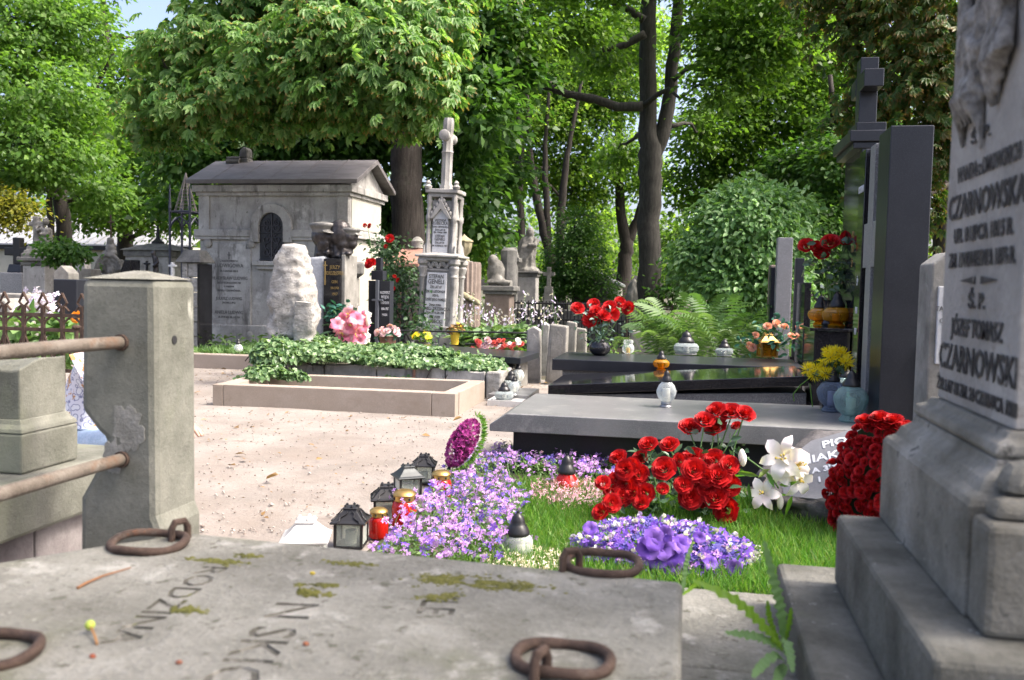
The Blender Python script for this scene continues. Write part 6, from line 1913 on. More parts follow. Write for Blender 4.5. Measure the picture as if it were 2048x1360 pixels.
# row along the flower bed
lantern('whitebox', 'white enamelled lantern with broad roof just behind the near slab', (P(612, 1037, 3.72).x, P(612, 1037, 3.72).y, .035), .245, rot=.3)
lantern('box', 'black square lantern with scrollwork roof, nearest in the row', Q(702, 1090, .02), .205, rot=.15)
lantern('box', 'black square lantern standing behind two red lanterns', Q(773, 1040, .02), .205, rot=.35)
lantern('zincbox', 'dark zinc lantern with flat square roof in the middle of the row', Q(815, 992, .02), .20, rot=.6)
lantern('box', 'black square lantern farthest along the row', Q(848, 964, .02), .19, rot=.2)
lantern('red', 'low red glass lantern with gold lid at the near end of the row', Q(757, 1074, .02), .155)
lantern('red', 'tall red glass lantern with gold lid beside the purple flowers', Q(808, 1054, .02), .205)
lantern('red', 'red glass lantern with gold lid half sunk in purple flowers', Q(882, 1002, .02), .19)
lantern('redcone', 'red faceted lantern with black dome among the pink heather', Q(1132, 995, .03), .255)
lantern('jar', 'clear glass jar lantern with black cap on the edge of the lawn', Q(1034, 1128, .03), .235)

# ---------------------------------------------------------------- flower meshes
def petalmat(name, cols, trans=.25, rough=.55):
    return leafmat(name, cols, trans, rough, spec=.25)
F = {}
F['red'] = petalmat('red_petal', [(.30, .004, .006), (.47, .009, .012), (.62, .02, .022)], .15)
F['deepred'] = petalmat('deep_red_petal', [(.26, .004, .008), (.40, .007, .012), (.54, .014, .018)], .12)
F['white'] = petalmat('white_petal', [(.80, .78, .76), (.86, .82, .82), (.84, .74, .76)], .2)
F['pink'] = petalmat('pink_petal', [(.62, .10, .22), (.70, .20, .32), (.78, .42, .50)], .2)
F['yellow'] = petalmat('yellow_petal', [(.85, .66, .015), (.9, .76, .04), (.88, .78, .15)], .4)
F['mauve'] = petalmat('mauve_petal', [(.30, .14, .50), (.44, .22, .60), (.56, .32, .68), (.64, .42, .74)], .25)
F['blue'] = petalmat('blue_petal', [(.05, .04, .26), (.09, .075, .36), (.14, .12, .45), (.22, .17, .5)], .2)
F['violet'] = petalmat('violet_petal', [(.13, .05, .44), (.20, .09, .55), (.30, .16, .64)], .3)
F['lilacw'] = petalmat('pale_lilac_petal', [(.58, .52, .72), (.74, .70, .80), (.82, .82, .76), (.50, .36, .70)], .25)
F['heather'] = petalmat('heather_bell', [(.52, .22, .32), (.62, .34, .42), (.70, .50, .54)], .15)
F['cream'] = petalmat('cream_heather_bell', [(.66, .56, .42), (.76, .68, .56), (.72, .56, .46)], .2)
F['magenta'] = petalmat('magenta_floret', [(.24, .02, .16), (.38, .04, .26), (.50, .09, .36)], .15)
F['peach'] = petalmat('peach_petal', [(.75, .30, .20), (.80, .42, .32), (.82, .55, .45)], .2)
F['hosta'] = petalmat('hosta_bell', [(.45, .38, .62), (.60, .53, .72), (.72, .68, .80)], .3)
STEM = leafmat('stem_green', [(.07, .16, .04), (.12, .22, .07)], .1)
ROSELEAF = leafmat('rose_leaf', [(.03, .075, .035), (.06, .12, .06), (.12, .19, .12)], .15, .35, spec=.5)
GREYLEAF = leafmat('artificial_leaf', [(.09, .16, .13), (.16, .25, .21), (.24, .33, .29)], .15, .4)

def rose_mesh(name, m_, full=1.0):
    """rose of unit radius: rings of cupped petals round a tight spiral heart, facing +Z"""
    m = MB()
    def petal(a0, wd, r0, r1, z0, z1, curl):
        vs = []
        for j in range(4):
            v = j / 3
            for i in range(5):
                u = -1 + 2 * i / 4
                hw = wd * (.55 + .45 * math.sin(math.pi * min(v * .85 + .12, 1)))
                rr = r0 + (r1 - r0) * v ** .8 + curl * v ** 4 * (1 + .35 * u * u)
                zz = z0 + (z1 - z0) * v - .10 * v * v * u * u - curl * .7 * v ** 5
                a = a0 + u * hw + .04 * math.sin(3 * u + a0 * 5)
                vs.append((rr * math.cos(a), rr * math.sin(a), zz))
        fs = [(j * 5 + i, j * 5 + i + 1, j * 5 + i + 6, j * 5 + i + 5) for j in range(3) for i in range(4)]
        m.add(vs, fs)
    rnd = random.Random(5)
    m.ball((0, 0, .3), (.13, .13, .32), 8, 6)
    for n, wd, r0, r1, z0, z1, cu in ((2, 1.6, .04, .10, .1, .66, .03), (3, 1.3, .12, .22, .0, .70, .05), (4, 1.05, .20, .36, -.05, .68, .07), (5, .90, .28, .52, -.1, .62, .09), (5, .90, .34, .68, -.15, .52, .12), (6, .76, .36, .82, -.2, .36, .16)):
        o = rnd.uniform(0, 6)
        for q in range(n):
            petal(o + 6.283 * q / n + rnd.uniform(-.1, .1), wd, r0, r1 * full, z0, z1 + rnd.uniform(-.05, .05), cu)
    me = bpy.data.meshes.new(name)
    me.from_pydata(m.v, [], m.f)
    me.materials.append(m_)
    me.polygons.foreach_set('use_smooth', [True] * len(me.polygons))
    return me
ROSE = rose_mesh('rose', F['red'])
ROSE_D = rose_mesh('wreath_rose', F['deepred'])
def place(me, name, parent, loc, nrm, s, spin=None):
    o = bpy.data.objects.new(name, me)
    col.objects.link(o)
    o.parent = parent
    q = Vector(nrm).normalized().to_track_quat('Z', 'Y').to_matrix() @ Matrix.Rotation(random.uniform(0, 6.28) if spin is None else spin, 3, 'Z')
    o.matrix_basis = Matrix.Translation(Vector(loc) - Vector(parent['_o'])) @ q.to_4x4() @ Matrix.Scale(s, 4)
    return o
def leaves(name, parent, C, size, mat_, droop=.2, wid=.55, jit=.6, up_=.5):
    n = len(C)
    C = np.array(C, float)
    v, f, _ = leaf_arrays(C, rdir(n) * np.array([1, 1, .5]) + np.array([0, 0, -.1]), np.array([0, -.25, up_]) + rng.normal(size=(n, 3)) * jit, rng.uniform(size[0], size[1], n), rng.uniform(size[0], size[1], n) * wid, .15, droop, True)
    return arr_mesh(name, v, f, mat_, parent)
def stems(name, parent, pairs, r, m_):
    m = MB()
    for a, b in pairs:
        m.tube(bend(a, b, 3, .05), r, 5)
    return m.build(name, m_, parent)
def star_mesh(name, m_, n=6, wid=.56, rise=.45, curl=.45, heart=None):
    """lily-like star flower of unit radius facing +Z"""
    a = np.arange(n) * 2 * math.pi / n
    D = np.stack([np.cos(a), np.sin(a), np.full(n, rise)], 1)
    vs, fs = [], []
    for q in range(n):
        w_ = wid * (1.15 if q % 2 else .9)
        d, s = Vector((math.cos(a[q]), math.sin(a[q]), 0)), Vector((-math.sin(a[q]), math.cos(a[q]), 0))
        b = len(vs)
        for j in range(5):
            v = j / 4
            hw = w_ * (.25 + 1.0 * math.sin(math.pi * min(v * .78 + .16, 1))) * (0.04 if j == 4 else 1)
            z = rise * math.sin(v * 1.9) - curl * v ** 3
            for u in (-1, 0, 1):
                p = d * (.06 + .94 * v) + s * u * hw * .5
                vs.append((p.x, p.y, z + (.05 * abs(u) if j < 4 else 0)))
        for j in range(4):
            for i in range(2):
                k_ = b + j * 3 + i
                fs.append((k_, k_ + 1, k_ + 4, k_ + 3))
    me = bpy.data.meshes.new(name)
    me.from_pydata(vs, [], fs)
    me.materials.append(m_)
    me.polygons.foreach_set('use_smooth', [True] * len(me.polygons))
    return me
LILY_W = star_mesh('white_lily', F['white'], 6, .40, .5, .55)
LILY_P = star_mesh('pink_lily', F['pink'])
ANTHER = plain('lily_anther', (.55, .42, .08), .7)
def anthers(parent, loc, nrm, s):
    nrm = Vector(nrm).normalized()
    m = MB()
    for q in range(6):
        e = Vector((random.gauss(0, 1), random.gauss(0, 1), random.gauss(0, 1))) * .14
        m.tube([Vector(loc) + nrm * s * .1, Vector(loc) + (nrm + e) * s * .62], s * .022, 4)
        m.ball(Vector(loc) + (nrm + e) * s * .64, s * .05, 6, 4)
    return m.build('stamens', ANTHER, parent)

# ---------------------------------------------------------------- red rose bouquet
z4 = lambda x, y: (1100 + x / 2.844, 780 + y / 2.844)
t = T('rose_bouquet', 'large bunch of red roses leaning over the lawn in front of the granite grave', 'bouquet', tuple(Q(1400, 1040, .02)))
RS = [(795, 215, 1.15), (880, 175, 1.05), (945, 215, 1.2), (945, 120, 1.05), (1030, 130, 1.15), (1105, 140, 1.1), (1060, 205, .55), (560, 312, .95), (680, 315, .95), (390, 385, .9), (515, 390, .9), (650, 450, 1.15), (810, 390, 1.2), (820, 458, 1.2), (935, 400, 1.1), (1020, 430, .95), (960, 490, 1.2), (1022, 545, 1.05), (815, 555, 1.2), (890, 558, 1.05), (945, 615, 1.2), (1005, 685, 1.25), (800, 610, 1.15), (430, 455, 1.0), (505, 480, 1.0), (430, 545, 1.05), (300, 530, .75), (410, 605, 1.0), (540, 590, 1.0), (470, 585, .9), (640, 562, .6), (350, 645, .9), (290, 695, .85), (735, 400, .7), (870, 620, .9), (760, 540, .9), (470, 430, .8), (380, 510, .8), (355, 575, .9), (520, 640, .8), (940, 560, .9), (890, 500, .9)]
pairs, lv = [], []
for x, y, s in RS:
    px, py = z4(x, y)
    top = y < 260
    d = 4.78 if top else (4.62 if y < 420 else 4.48 - .08 * (y - 420) / 270)
    p = P(px, py, d + random.uniform(-.05, .05))
    p.z = max(p.z, .06)
    nr = Vector((random.uniform(-.5, .3), -1.0, random.uniform(.25, .9)))
    if y < 400:
        nr = Vector((random.uniform(-.6, .3), -.7, 1.0))
    place(ROSE, 'rose', t, p, nr, .056 * s)
    foot = Vector((Q(1420, 1000, .05).x + random.uniform(-.1, .1), 4.72, .08)) if x > 560 else Vector((Q(1330, 1000, .05).x, 4.6, .08))
    pairs.append((foot, p - nr.normalized() * .02))
    for q in range(3 if not top else 5):
        f = random.uniform(.35, .92)
        lv.append(list(foot.lerp(p, f) + Vector((random.gauss(0, .035), random.gauss(0, .03), random.gauss(0, .03)))))
stems('stem', t, pairs, .004, STEM)
for q in range(120):
    px, py = z4(random.uniform(500, 1120), random.uniform(300, 700))
    lv.append(list(P(px, py, random.uniform(4.60, 4.8))))
leaves('leaf', t, lv, (.04, .075), ROSELEAF)['kind'] = 'stuff'
# ---------------------------------------------------------------- lilies
t = T('lily_spray', 'white lily spray with pink-tinged blooms lying against the boulder', 'lily', tuple(P(1560, 960, 4.45)))
for x, y, s, nr in ((1330, 390, .125, (-.3, -1, .3)), (1395, 500, .10, (.4, -1, .0)), (1215, 590, .09, (-.25, -1, .25)), (1385, 430, .10, (.6, -.9, .3))):
    p = P(*z4(x, y), 4.42)
    place(LILY_W, 'bloom', t, p, nr, s)
    anthers(t, p, nr, s)
a = P(*z4(1110, 380), 4.55)
MB().tube([a, P(*z4(1180, 430), 4.5), P(*z4(1260, 490), 4.46), P(*z4(1300, 560), 4.45)], .005, 6).build('stem', STEM, t)
for x, y in ((1310, 640), (1090, 375), (1100, 395)):
    MB().ball(P(*z4(x, y), 4.42), (.016, .016, .036), 10, 8).build('bud', F['white'], t, smooth=True, sharp=0)
leaves('leaf', t, [list(P(*z4(x, y), 4.44)) for x, y in ((1380, 598), (1230, 470), (1190, 490), (1300, 540), (1250, 450), (1370, 600), (1110, 490), (1130, 530))], (.08, .13), L_['grass'], wid=.22)

# ---------------------------------------------------------------- red rose shield standing by the monument
c = P(1752, 990, 4.22)
t = T('rose_wreath', 'tall oval cushion packed with dark red roses standing beside the stepped monument', 'wreath', (c.x, c.y, 0))
nrm = Vector((-.62, -.74, .20)).normalized()
hx = Vector((nrm.y, -nrm.x, 0)).normalized() * -1
hy = nrm.cross(hx)
if hy.z < 0:
    hy = -hy
cc = Vector((c.x, c.y, .325))
m = MB()
n = 28
ring1 = [cc + hx * .24 * math.cos(6.283 * i / n) + hy * .325 * math.sin(6.283 * i / n) - nrm * .02 for i in range(n)]
m.add(ring1 + [p - nrm * .06 for p in ring1], [tuple(range(n)), tuple(range(n, 2 * n))[::-1]] + [(i, (i + 1) % n, n + (i + 1) % n, n + i) for i in range(n)])
m.build('backing', plain('wreath_backing', (.03, .07, .025), .9), t)
cnt = 0
j = 0
b = -.38
while b < .385:
    a = -.28 + (.022 if j % 2 else 0)
    while a < .285:
        e = (a / .245) ** 2 + (b / .335) ** 2
        if e < 1.0 and cnt < 290:
            bul = .055 * math.sqrt(max(0, 1 - e))
            p = cc + hx * a + hy * b + nrm * (bul - .01) + Vector((random.gauss(0, .009), random.gauss(0, .009), random.gauss(0, .008)))
            place(ROSE_D, 'rose', t, p, nrm + hx * (a / .275) * .7 + hy * (b / .375) * .7 + Vector((random.gauss(0, .35), random.gauss(0, .35), random.gauss(0, .3))), random.uniform(.023, .037))
            cnt += 1
        a += .043
    b += .038
    j += 1
for a, b in ((-.02, .33), (.05, .325), (.11, .30), (-.09, .305), (.02, .295), (.15, .27)):
    p = cc + hx * a + hy * b + nrm * .03
    place(ROSE, 'rose', t, p, nrm * .6 + hy, .05)

# ---------------------------------------------------------------- lawn and flower bed
tag(MB().add([(-1.42, 3.3, .012), (1.25, 3.3, .012), (1.25, 5.66, .012), (-1.42, 5.66, .012), (-1.3, 3.4, .045), (1.2, 3.4, .045), (1.2, 5.6, .045), (-1.3, 5.6, .045)], [(0, 1, 5, 4), (1, 2, 6, 5), (2, 3, 7, 6), (3, 0, 4, 7), (4, 5, 6, 7)]).build('bed_ground', K['soil'], None), 'earth of the grave bed under the flowers', None, kind='structure')
def blades(name, label, x0, x1, y0, y1, n, hh, mt, inside=None):
    C = np.stack([rng.uniform(x0, x1, n), rng.uniform(y0, y1, n), np.full(n, .04)], 1)
    if inside is not None:
        C = C[inside(C)]
    n = len(C)
    D = rng.normal(size=(n, 3)) * .28 + np.array([.0, 0, 1.0])
    L = rng.uniform(hh[0], hh[1], n)
    v, f, _ = leaf_arrays(C, D, rdir(n) * np.array([1, 1, .2]), L, np.full(n, .006), .1, .35)
    return tag(arr_mesh(name, v, f, mt), label, None, kind='stuff')
blades('grass', 'fresh bright green grass of the grave bed', -.95, 1.15, 3.55, 5.3, 40000, (.04, .11), L_['grass'])

def florets(name, label, C, r, mt, petals=4, parent=None, up_=(0, -.45, .8), jit=.45):
    """many small flat flowers, one mesh"""
    n = len(C)
    N = unit(np.array(up_) + rng.normal(size=(n, 3)) * jit)
    A = unit(np.cross(N, rdir(n)))
    B = np.cross(N, A)
    R_ = rng.uniform(r[0], r[1], n)[:, None]
    Vs, Fs, k = [], [], 0
    for q in range(petals):
        a = 6.283 * q / petals
        d = A * math.cos(a) + B * math.sin(a)
        s = -A * math.sin(a) + B * math.cos(a)
        w_ = .62 if petals <= 4 else .5
        vs = np.stack([C, C + d * R_ * .62 + s * R_ * w_ * .62 + N * R_ * .12, C + d * R_ * 1.05 + N * R_ * .02, C + d * R_ * .62 - s * R_ * w_ * .62 + N * R_ * .12], 1)
        Vs.append(vs)
    V_ = np.stack(Vs, 1).reshape(-1, 3)
    F_ = np.arange(n * petals)[:, None] * 4 + np.array([0, 1, 2, 3])
    o = arr_mesh(name, V_, F_, mt, parent)
    return tag(o, label, None, kind='stuff')
def hgt(x, y):
    return .10 + .06 * noise.noise((x * 3.2, y * 3.2, 2)) + .03 * noise.noise((x * 9, y * 9, 5))
def carpet(n, poly, lo=.4, hi=1.05):
    """points over a mound whose outline is given in photograph measure on the ground"""
    q = [Q(x, y, .06) for x, y in poly]
    xs, ys = [p.x for p in q], [p.y for p in q]
    out = []
    while len(out) < n:
        x, y = random.uniform(min(xs), max(xs)), random.uniform(min(ys), max(ys))
        ins = False
        for i in range(len(q)):
            a, b = q[i], q[i - 1]
            if (a.y > y) != (b.y > y) and x < (b.x - a.x) * (y - a.y) / (b.y - a.y) + a.x:
                ins = not ins
        if ins:
            out.append((x, y, .03 + hgt(x, y) * random.uniform(lo, hi)))
    return np.array(out)
AUB = [(735, 1130), (1010, 1150), (1060, 1010), (1000, 950), (1240, 965), (1250, 915), (1040, 905), (890, 950), (860, 1000), (800, 1085)]
ch_ = carpet(330, AUB, .7, 1.35)
cu = np.repeat(ch_, 6, 0) + rng.normal(size=(len(ch_) * 6, 3)) * np.array([.013, .013, .007])
florets('aubrieta_flowers', 'mass of small mauve flowers spilling along the edge of the bed', cu, (.009, .015), F['mauve'])
florets('lobelia_flowers', 'scattered blue and violet blossoms among the mauve flowers', carpet(260, AUB, .7, 1.3), (.014, .024), F['violet'], 5)
florets('blue_flowers', 'pale blue blossoms among the mauve flowers', carpet(300, AUB, .7, 1.3), (.010, .018), F['blue'], 5)
# flower spikes standing above the carpet
sp, pr = [], []
for i in range(95):
    px, py = random.choice([(random.uniform(900, 1240), random.uniform(915, 975)), (random.uniform(780, 1040), random.uniform(990, 1120))])
    b = Q(px, py, .08)
    tpt = b + Vector((random.gauss(0, .03), random.gauss(0, .03), random.uniform(.06, .15)))
    pr.append((b, tpt))
    for q in range(9):
        sp.append(list(b.lerp(tpt, .45 + .55 * q / 8) + Vector((random.gauss(0, .014), random.gauss(0, .014), random.gauss(0, .006)))))
florets('flower_spikes', 'upright mauve flower heads rising over the bed', np.array(sp), (.009, .014), F['mauve'])
tag(stems('flower_stalks', None, pr, .002, STEM), 'thin green stalks of the mauve flowers', None, kind='stuff')
lv = carpet(8200, AUB, .1, 1.1)
v, f, _ = leaf_arrays(lv, rdir(len(lv)) + np.array([0, 0, .5]), np.array([0, -.2, .8]) + rng.normal(size=lv.shape) * .5, rng.uniform(.018, .036, len(lv)), rng.uniform(.008, .014, len(lv)), .1, .2)
tag(arr_mesh('bedding_foliage', v, f, L_['herb']), 'soft green foliage under the mauve flowers', None, kind='stuff')
def heather(label, poly, mt, n=1400, hh=.10):
    q = carpet(n, poly, .5, 1.0)
    q[:, 2] = .04 + rng.random(len(q)) * hh
    m_ = florets('heather', label, q, (.008, .013), mt, 3, jit=.8)
    base = carpet(260, poly, 0, .1)
    D = np.array([0, 0, 1.0]) + rng.normal(size=base.shape) * .25
    v, f, _ = leaf_arrays(base, D, rdir(len(base)), rng.uniform(.06, .12, len(base)), np.full(len(base), .012), .2, .1)
    tag(arr_mesh('heather_sprigs', v, f, L_['herb']), 'green sprigs of the ' + label, None, kind='stuff')
heather('pale pink heather round the red faceted lantern', [(1060, 985), (1065, 1010), (1130, 1028), (1215, 1025), (1225, 990), (1150, 970)], F['heather'])
heather('cream heather round the clear jar lantern', [(960, 1120), (965, 1150), (1140, 1160), (1145, 1125), (1060, 1105)], F['cream'], 900, .07)

# ---------------------------------------------------------------- blue and violet flower cushion
c = Q(1325, 1085, .12)
t = T('flower_cushion', 'domed cushion of blue hydrangea, lilac bells and violet blooms on the lawn', 'flower arrangement', (c.x, c.y, .03))
def dome(n, k_=1.0, arc=1.0):
    o = rdir(n)
    o[:, 2] = np.abs(o[:, 2]) * .9 + .05
    o = unit(o)
    o[:, 1] = np.where(rng.random(n) < .55, -np.abs(o[:, 1]), o[:, 1])
    R_ = np.array([.40, .30, .155]) * k_
    nz = np.array([1 + .10 * noise.noise((p[0] * 3, p[1] * 3, p[2] * 3 + 7)) for p in o])[:, None]
    return np.array([c.x, c.y, .05]) + o * R_ * nz, o
core = boulder('foam_core', (c.x, c.y, .05), (.37, .27, .135), plain('moss_green_core', (.04, .06, .06), .9), t, 3, .06, 2)
pts, o_ = dome(2700)
florets('blue_florets', None, pts, (.011, .018), F['blue'], 4, t)
pts, o_ = dome(160, 1.03)
florets('mauve_florets', None, pts, (.012, .02), F['mauve'], 5, t)
pts, o_ = dome(300, 1.04)
florets('violet_florets', None, pts, (.014, .026), F['violet'], 5, t)
pts, o_ = dome(90, 1.05)
n = len(pts)
v, f, _ = leaf_arrays(np.repeat(pts, 3, 0), np.repeat(o_, 3, 0) * .8 + rng.normal(size=(n * 3, 3)) * .5 + np.array([0, 0, .3]), rdir(n * 3), rng.uniform(.018, .03, n * 3), rng.uniform(.014, .022, n * 3), .5, -.2, True)
tag(arr_mesh('lilac_bells', v, f, F['lilacw'], t), None, None, kind='stuff')
pts, o_ = dome(330, 1.02)
v, f, _ = leaf_arrays(pts, o_ + rng.normal(size=pts.shape) * .4, rdir(len(pts)), rng.uniform(.02, .035, len(pts)), rng.uniform(.008, .014, len(pts)), .2, 0)
tag(arr_mesh('green_buds', v, f, L_['grass'], t), None, None, kind='stuff')
IRIS = star_mesh('violet_bloom', F['violet'], 6, .75, .35, .25)
for x, y, s in ((590, 850, .055), (640, 900, .055), (700, 930, .06), (610, 960, .05), (740, 880, .045), (660, 820, .04), (560, 900, .055), (910, 985, .035), (1050, 1010, .04), (690, 990, .055), (230, 790, .035), (850, 840, .03)):
    p = P(*z4(x, y), 3.66 if y > 780 else 3.8)
    place(IRIS, 'violet_bloom', t, p, (random.uniform(-.4, .4), -1, random.uniform(.1, .7)), s)

# magenta floret cushion at the row's far end
a = P(925, 885, 5.45)
t = T('magenta_cushion', 'small leaning cushion of magenta florets with green frill at the end of the lanterns', 'flower arrangement', (a.x, a.y, 0))
ax = Vector((.50, .3, 1)).normalized()
n = 900
o_ = rdir(n)
sd_ = ax.cross(Vector((0, 1, 0))).normalized()
tt = ax.cross(sd_)
C = np.array([list(a + ax * (.16 * q[0]) + sd_ * (.075 * q[1]) + tt * (.085 * q[2])) for q in o_])
florets('magenta_florets', None, C, (.009, .014), F['magenta'], 5, t, up_=(-.3, -.5, .3), jit=.6)
boulder('core', a, (.06, .06, .12), plain('core_dark', (.08, .01, .05), .9), t, 2, .05, 2)
C = np.array([list(a + ax * (.18 * math.cos(q)) - sd_ * (.09 * math.sin(q)) + tt * random.uniform(-.06, .06)) for q in np.linspace(-.1, 3.0, 260)])
D = np.array([list(ax * .4 * math.cos(q) - sd_ * math.sin(q)) for q in np.linspace(-.1, 3.0, 260)]) + rng.normal(size=(260, 3)) * .3
if (D[130] @ np.array([1, 0, 0])) < 0:
    C = np.array([list(a + ax * (.18 * math.cos(q)) + sd_ * (.09 * math.sin(q)) + tt * random.uniform(-.06, .06)) for q in np.linspace(-.1, 3.0, 260)])
    D = np.array([list(ax * .4 * math.cos(q) + sd_ * math.sin(q)) for q in np.linspace(-.1, 3.0, 260)]) + rng.normal(size=(260, 3)) * .3
v, f, _ = leaf_arrays(C, D, rdir(260), rng.uniform(.03, .05, 260), np.full(260, .012), .1, .1)
tag(arr_mesh('green_frill', v, f, L_['grass'], t), None, None, kind='stuff')
MB().tube([a - ax * .15, (a.x - .1, a.y - .04, .03)], .012, 6).build('stand', K['iron'], t)

# ---------------------------------------------------------------- vases and bouquets on the graves
def bouquet(name, label, base, foot_z, blooms, me, s, d, leafm, vase, nl=50, spread=30, stemto=None, lsize=(.05, .09)):
    b = P(*base, d)
    t = T(name, label, 'bouquet', (b.x, b.y, foot_z))
    top = stemto or Vector((b.x, b.y, b.z))
    pr, lv = [], []
    for x, y in blooms:
        p = P(x, y, d + random.uniform(-.08, .08))
        nr = Vector((random.uniform(-.5, .5), -.9, random.uniform(.2, .9)))
        place(me, 'bloom', t, p, nr, s * random.uniform(.85, 1.15))
        pr.append((top, p))
        for q in range(nl // max(1, len(blooms)) + 1):
            lv.append(list(top.lerp(p, random.uniform(.2, .95)) + Vector((random.gauss(0, 1), random.gauss(0, 1), random.gauss(0, 1))) * spread * d / FPX * .35))
    if pr:
        for q in pr:
            stems('stem', t, [q], .005, STEM)
        leaves('leaf', t, lv, lsize, leafm)['kind'] = 'stuff'
    if vase:
        vase(t, b)
    return t
def round_vase(t, b):
    z0 = t['_o'][2]
    h = b.z - z0
    MB().lathe((b.x, b.y, z0), [(.06, 0), (.09, .02), (.118, .06), (.118, .10), (.095, .145), (.05, .165), (.045, .18)], 24).build('vase', K['gran_black'], t, smooth=True)
z7 = lambda x, y: (900 + x / 4.096, 420 + y / 4.096)
bouquet('vase_bouquet', 'red artificial roses in a round black vase at the corner of the flat black slab', (1200, 684), .50,
        [z7(*q) for q in ((1045, 810), (1175, 775), (1195, 830), (1170, 890), (1260, 865), (1305, 800), (1320, 855), (1390, 760), (1460, 805), (1215, 880), (1150, 900))], ROSE, .085, 9.9, GREYLEAF, round_vase, 110, 40, lsize=(.05, .085))
def tall_vase(t, b):
    z0 = t['_o'][2]
    MB().lathe((b.x, b.y, z0), [(.07, 0), (.075, .02), (.06, .05), (.065, b.z - z0 - .02), (.08, b.z - z0)], 20).build('vase', K['gran_black'], t, smooth=True)
bouquet('vase_bouquet', 'red artificial roses in a dark vase above the amber lanterns', (1662, 600), .956,
        [(1613, 492), (1635, 497), (1661, 485), (1644, 507), (1700, 477), (1715, 490), (1690, 480)], ROSE, .075, 7.85, ROSELEAF, tall_vase, 90, 45, lsize=(.06, .10))
MUM = None
def mum_mesh():
    n = 60
    o = rdir(n)
    o[:, 2] = np.abs(o[:, 2]) * 1.0 + .05
    D = unit(o)
    C = D * .15
    v, f, _ = leaf_arrays(C, D, rdir(n), np.full(n, .85), np.full(n, .16), .2, .1)
    ob = arr_mesh('chrysanthemum', v, f, F['yellow'])
    me = ob.data
    bpy.data.objects.remove(ob)
    return me
MUM = mum_mesh()
def square_vase(t, b):
    z0 = t['_o'][2]
    MB().box(b.x - .05, b.x + .05, b.y - .05, b.y + .05, z0 + .002, z0 + .235).build('vase', K['gran_black'], t, bevel=.006)
z8 = lambda x, y: (1080 + x / 2.844, 560 + y / 2.844)
t = bouquet('vase_bouquet', 'yellow chrysanthemums in a dark square vase beside the tall headstone', (1658, 768), .42,
        [z8(*q) for q in ((1525, 510), (1570, 505), (1610, 490), (1650, 440), (1690, 410), (1720, 430), (1670, 470), (1710, 495), (1740, 470), (1560, 540), (1625, 530), (1640, 410))], MUM, .065, 6.3, ROSELEAF, square_vase, 40, 20)
MB().tube([P(*z8(1530, 560), 6.3), P(*z8(1480, 600), 6.25), P(*z8(1440, 650), 6.22), P(*z8(1445, 690), 6.22)], .004, 5).tube([P(*z8(1535, 590), 6.3), P(*z8(1545, 680), 6.25), P(*z8(1550, 720), 6.25)], .004, 5).build('dry_stalk', L_['grass'], t)
bouquet('flower_pot_bouquet', 'peach artificial flowers behind the brass lantern', (1545, 700), .50,
        [z8(*q) for q in ((1295, 265), (1390, 265), (1210, 385), (1190, 375), (1430, 320), (1480, 325), (1480, 270), (1225, 315), (1345, 250))], rose_mesh('peach_rose', F['peach']), .05, 10.2, leafmat('teal_leaf', [(.02, .09, .06), (.04, .15, .10)], .15, .4), None, 110, 60, lsize=(.06, .10))
# pink lilies by the bust
z5 = lambda x, y: (370 + x / 3.09, 280 + y / 3.09)
t = bouquet('lily_bouquet', 'big bunch of pink lilies in the ivy in front of the bust stele', (700, 690), .35,
        [], LILY_P, .1, 10.9, ROSELEAF, None)
lv = []
for x, y, s in ((1020, 1080, .12), (1060, 1110, .11), (940, 1140, .10), (990, 1200, .13), (1075, 1210, .12), (1040, 1150, .13), (980, 1110, .10), (1100, 1100, .10), (1010, 1160, .11), (1075, 1240, .10), (960, 1165, .10), (1095, 1150, .10)):
    p = P(*z5(x, y), 10.8 + random.uniform(-.1, .1))
    place(LILY_P, 'bloom', t, p, (random.uniform(-.5, .5), -1, random.uniform(0, .6)), s)
    if s > .115:
        anthers(t, p - Vector((0, .02, 0)), (0, -1, .2), s)
for x, y in ((1075, 1075), (1130, 1110)):
    MB().ball(P(*z5(x, y), 10.8), (.03, .03, .09), 8, 6).build('bud', F['white'], t, smooth=True, sharp=0)
for q in range(70):
    lv.append(list(P(*z5(random.uniform(900, 1130), random.uniform(1040, 1260)), 11.0)))
leaves('foliage', t, lv, (.08, .16), ROSELEAF, wid=.35)['kind'] = 'stuff'
lv = [list(P(*z5(random.gauss(930, 22), random.gauss(1060, 30)), 11.05)) for q in range(60)]
leaves('foliage', t, lv, (.06, .1), leafmat('blue_green_leaf', [(.03, .12, .09), (.06, .2, .15)], .2, .4))['kind'] = 'stuff'
WB = star_mesh('small_white_bloom', F['white'], 6, .6, .4, .2)
for q in range(16):
    p = P(*z5(random.uniform(1085, 1135), random.uniform(1080, 1250)), 10.9)
    place(WB, 'small_bloom', t, p, (random.uniform(-.5, .8), -1, .3), .045)
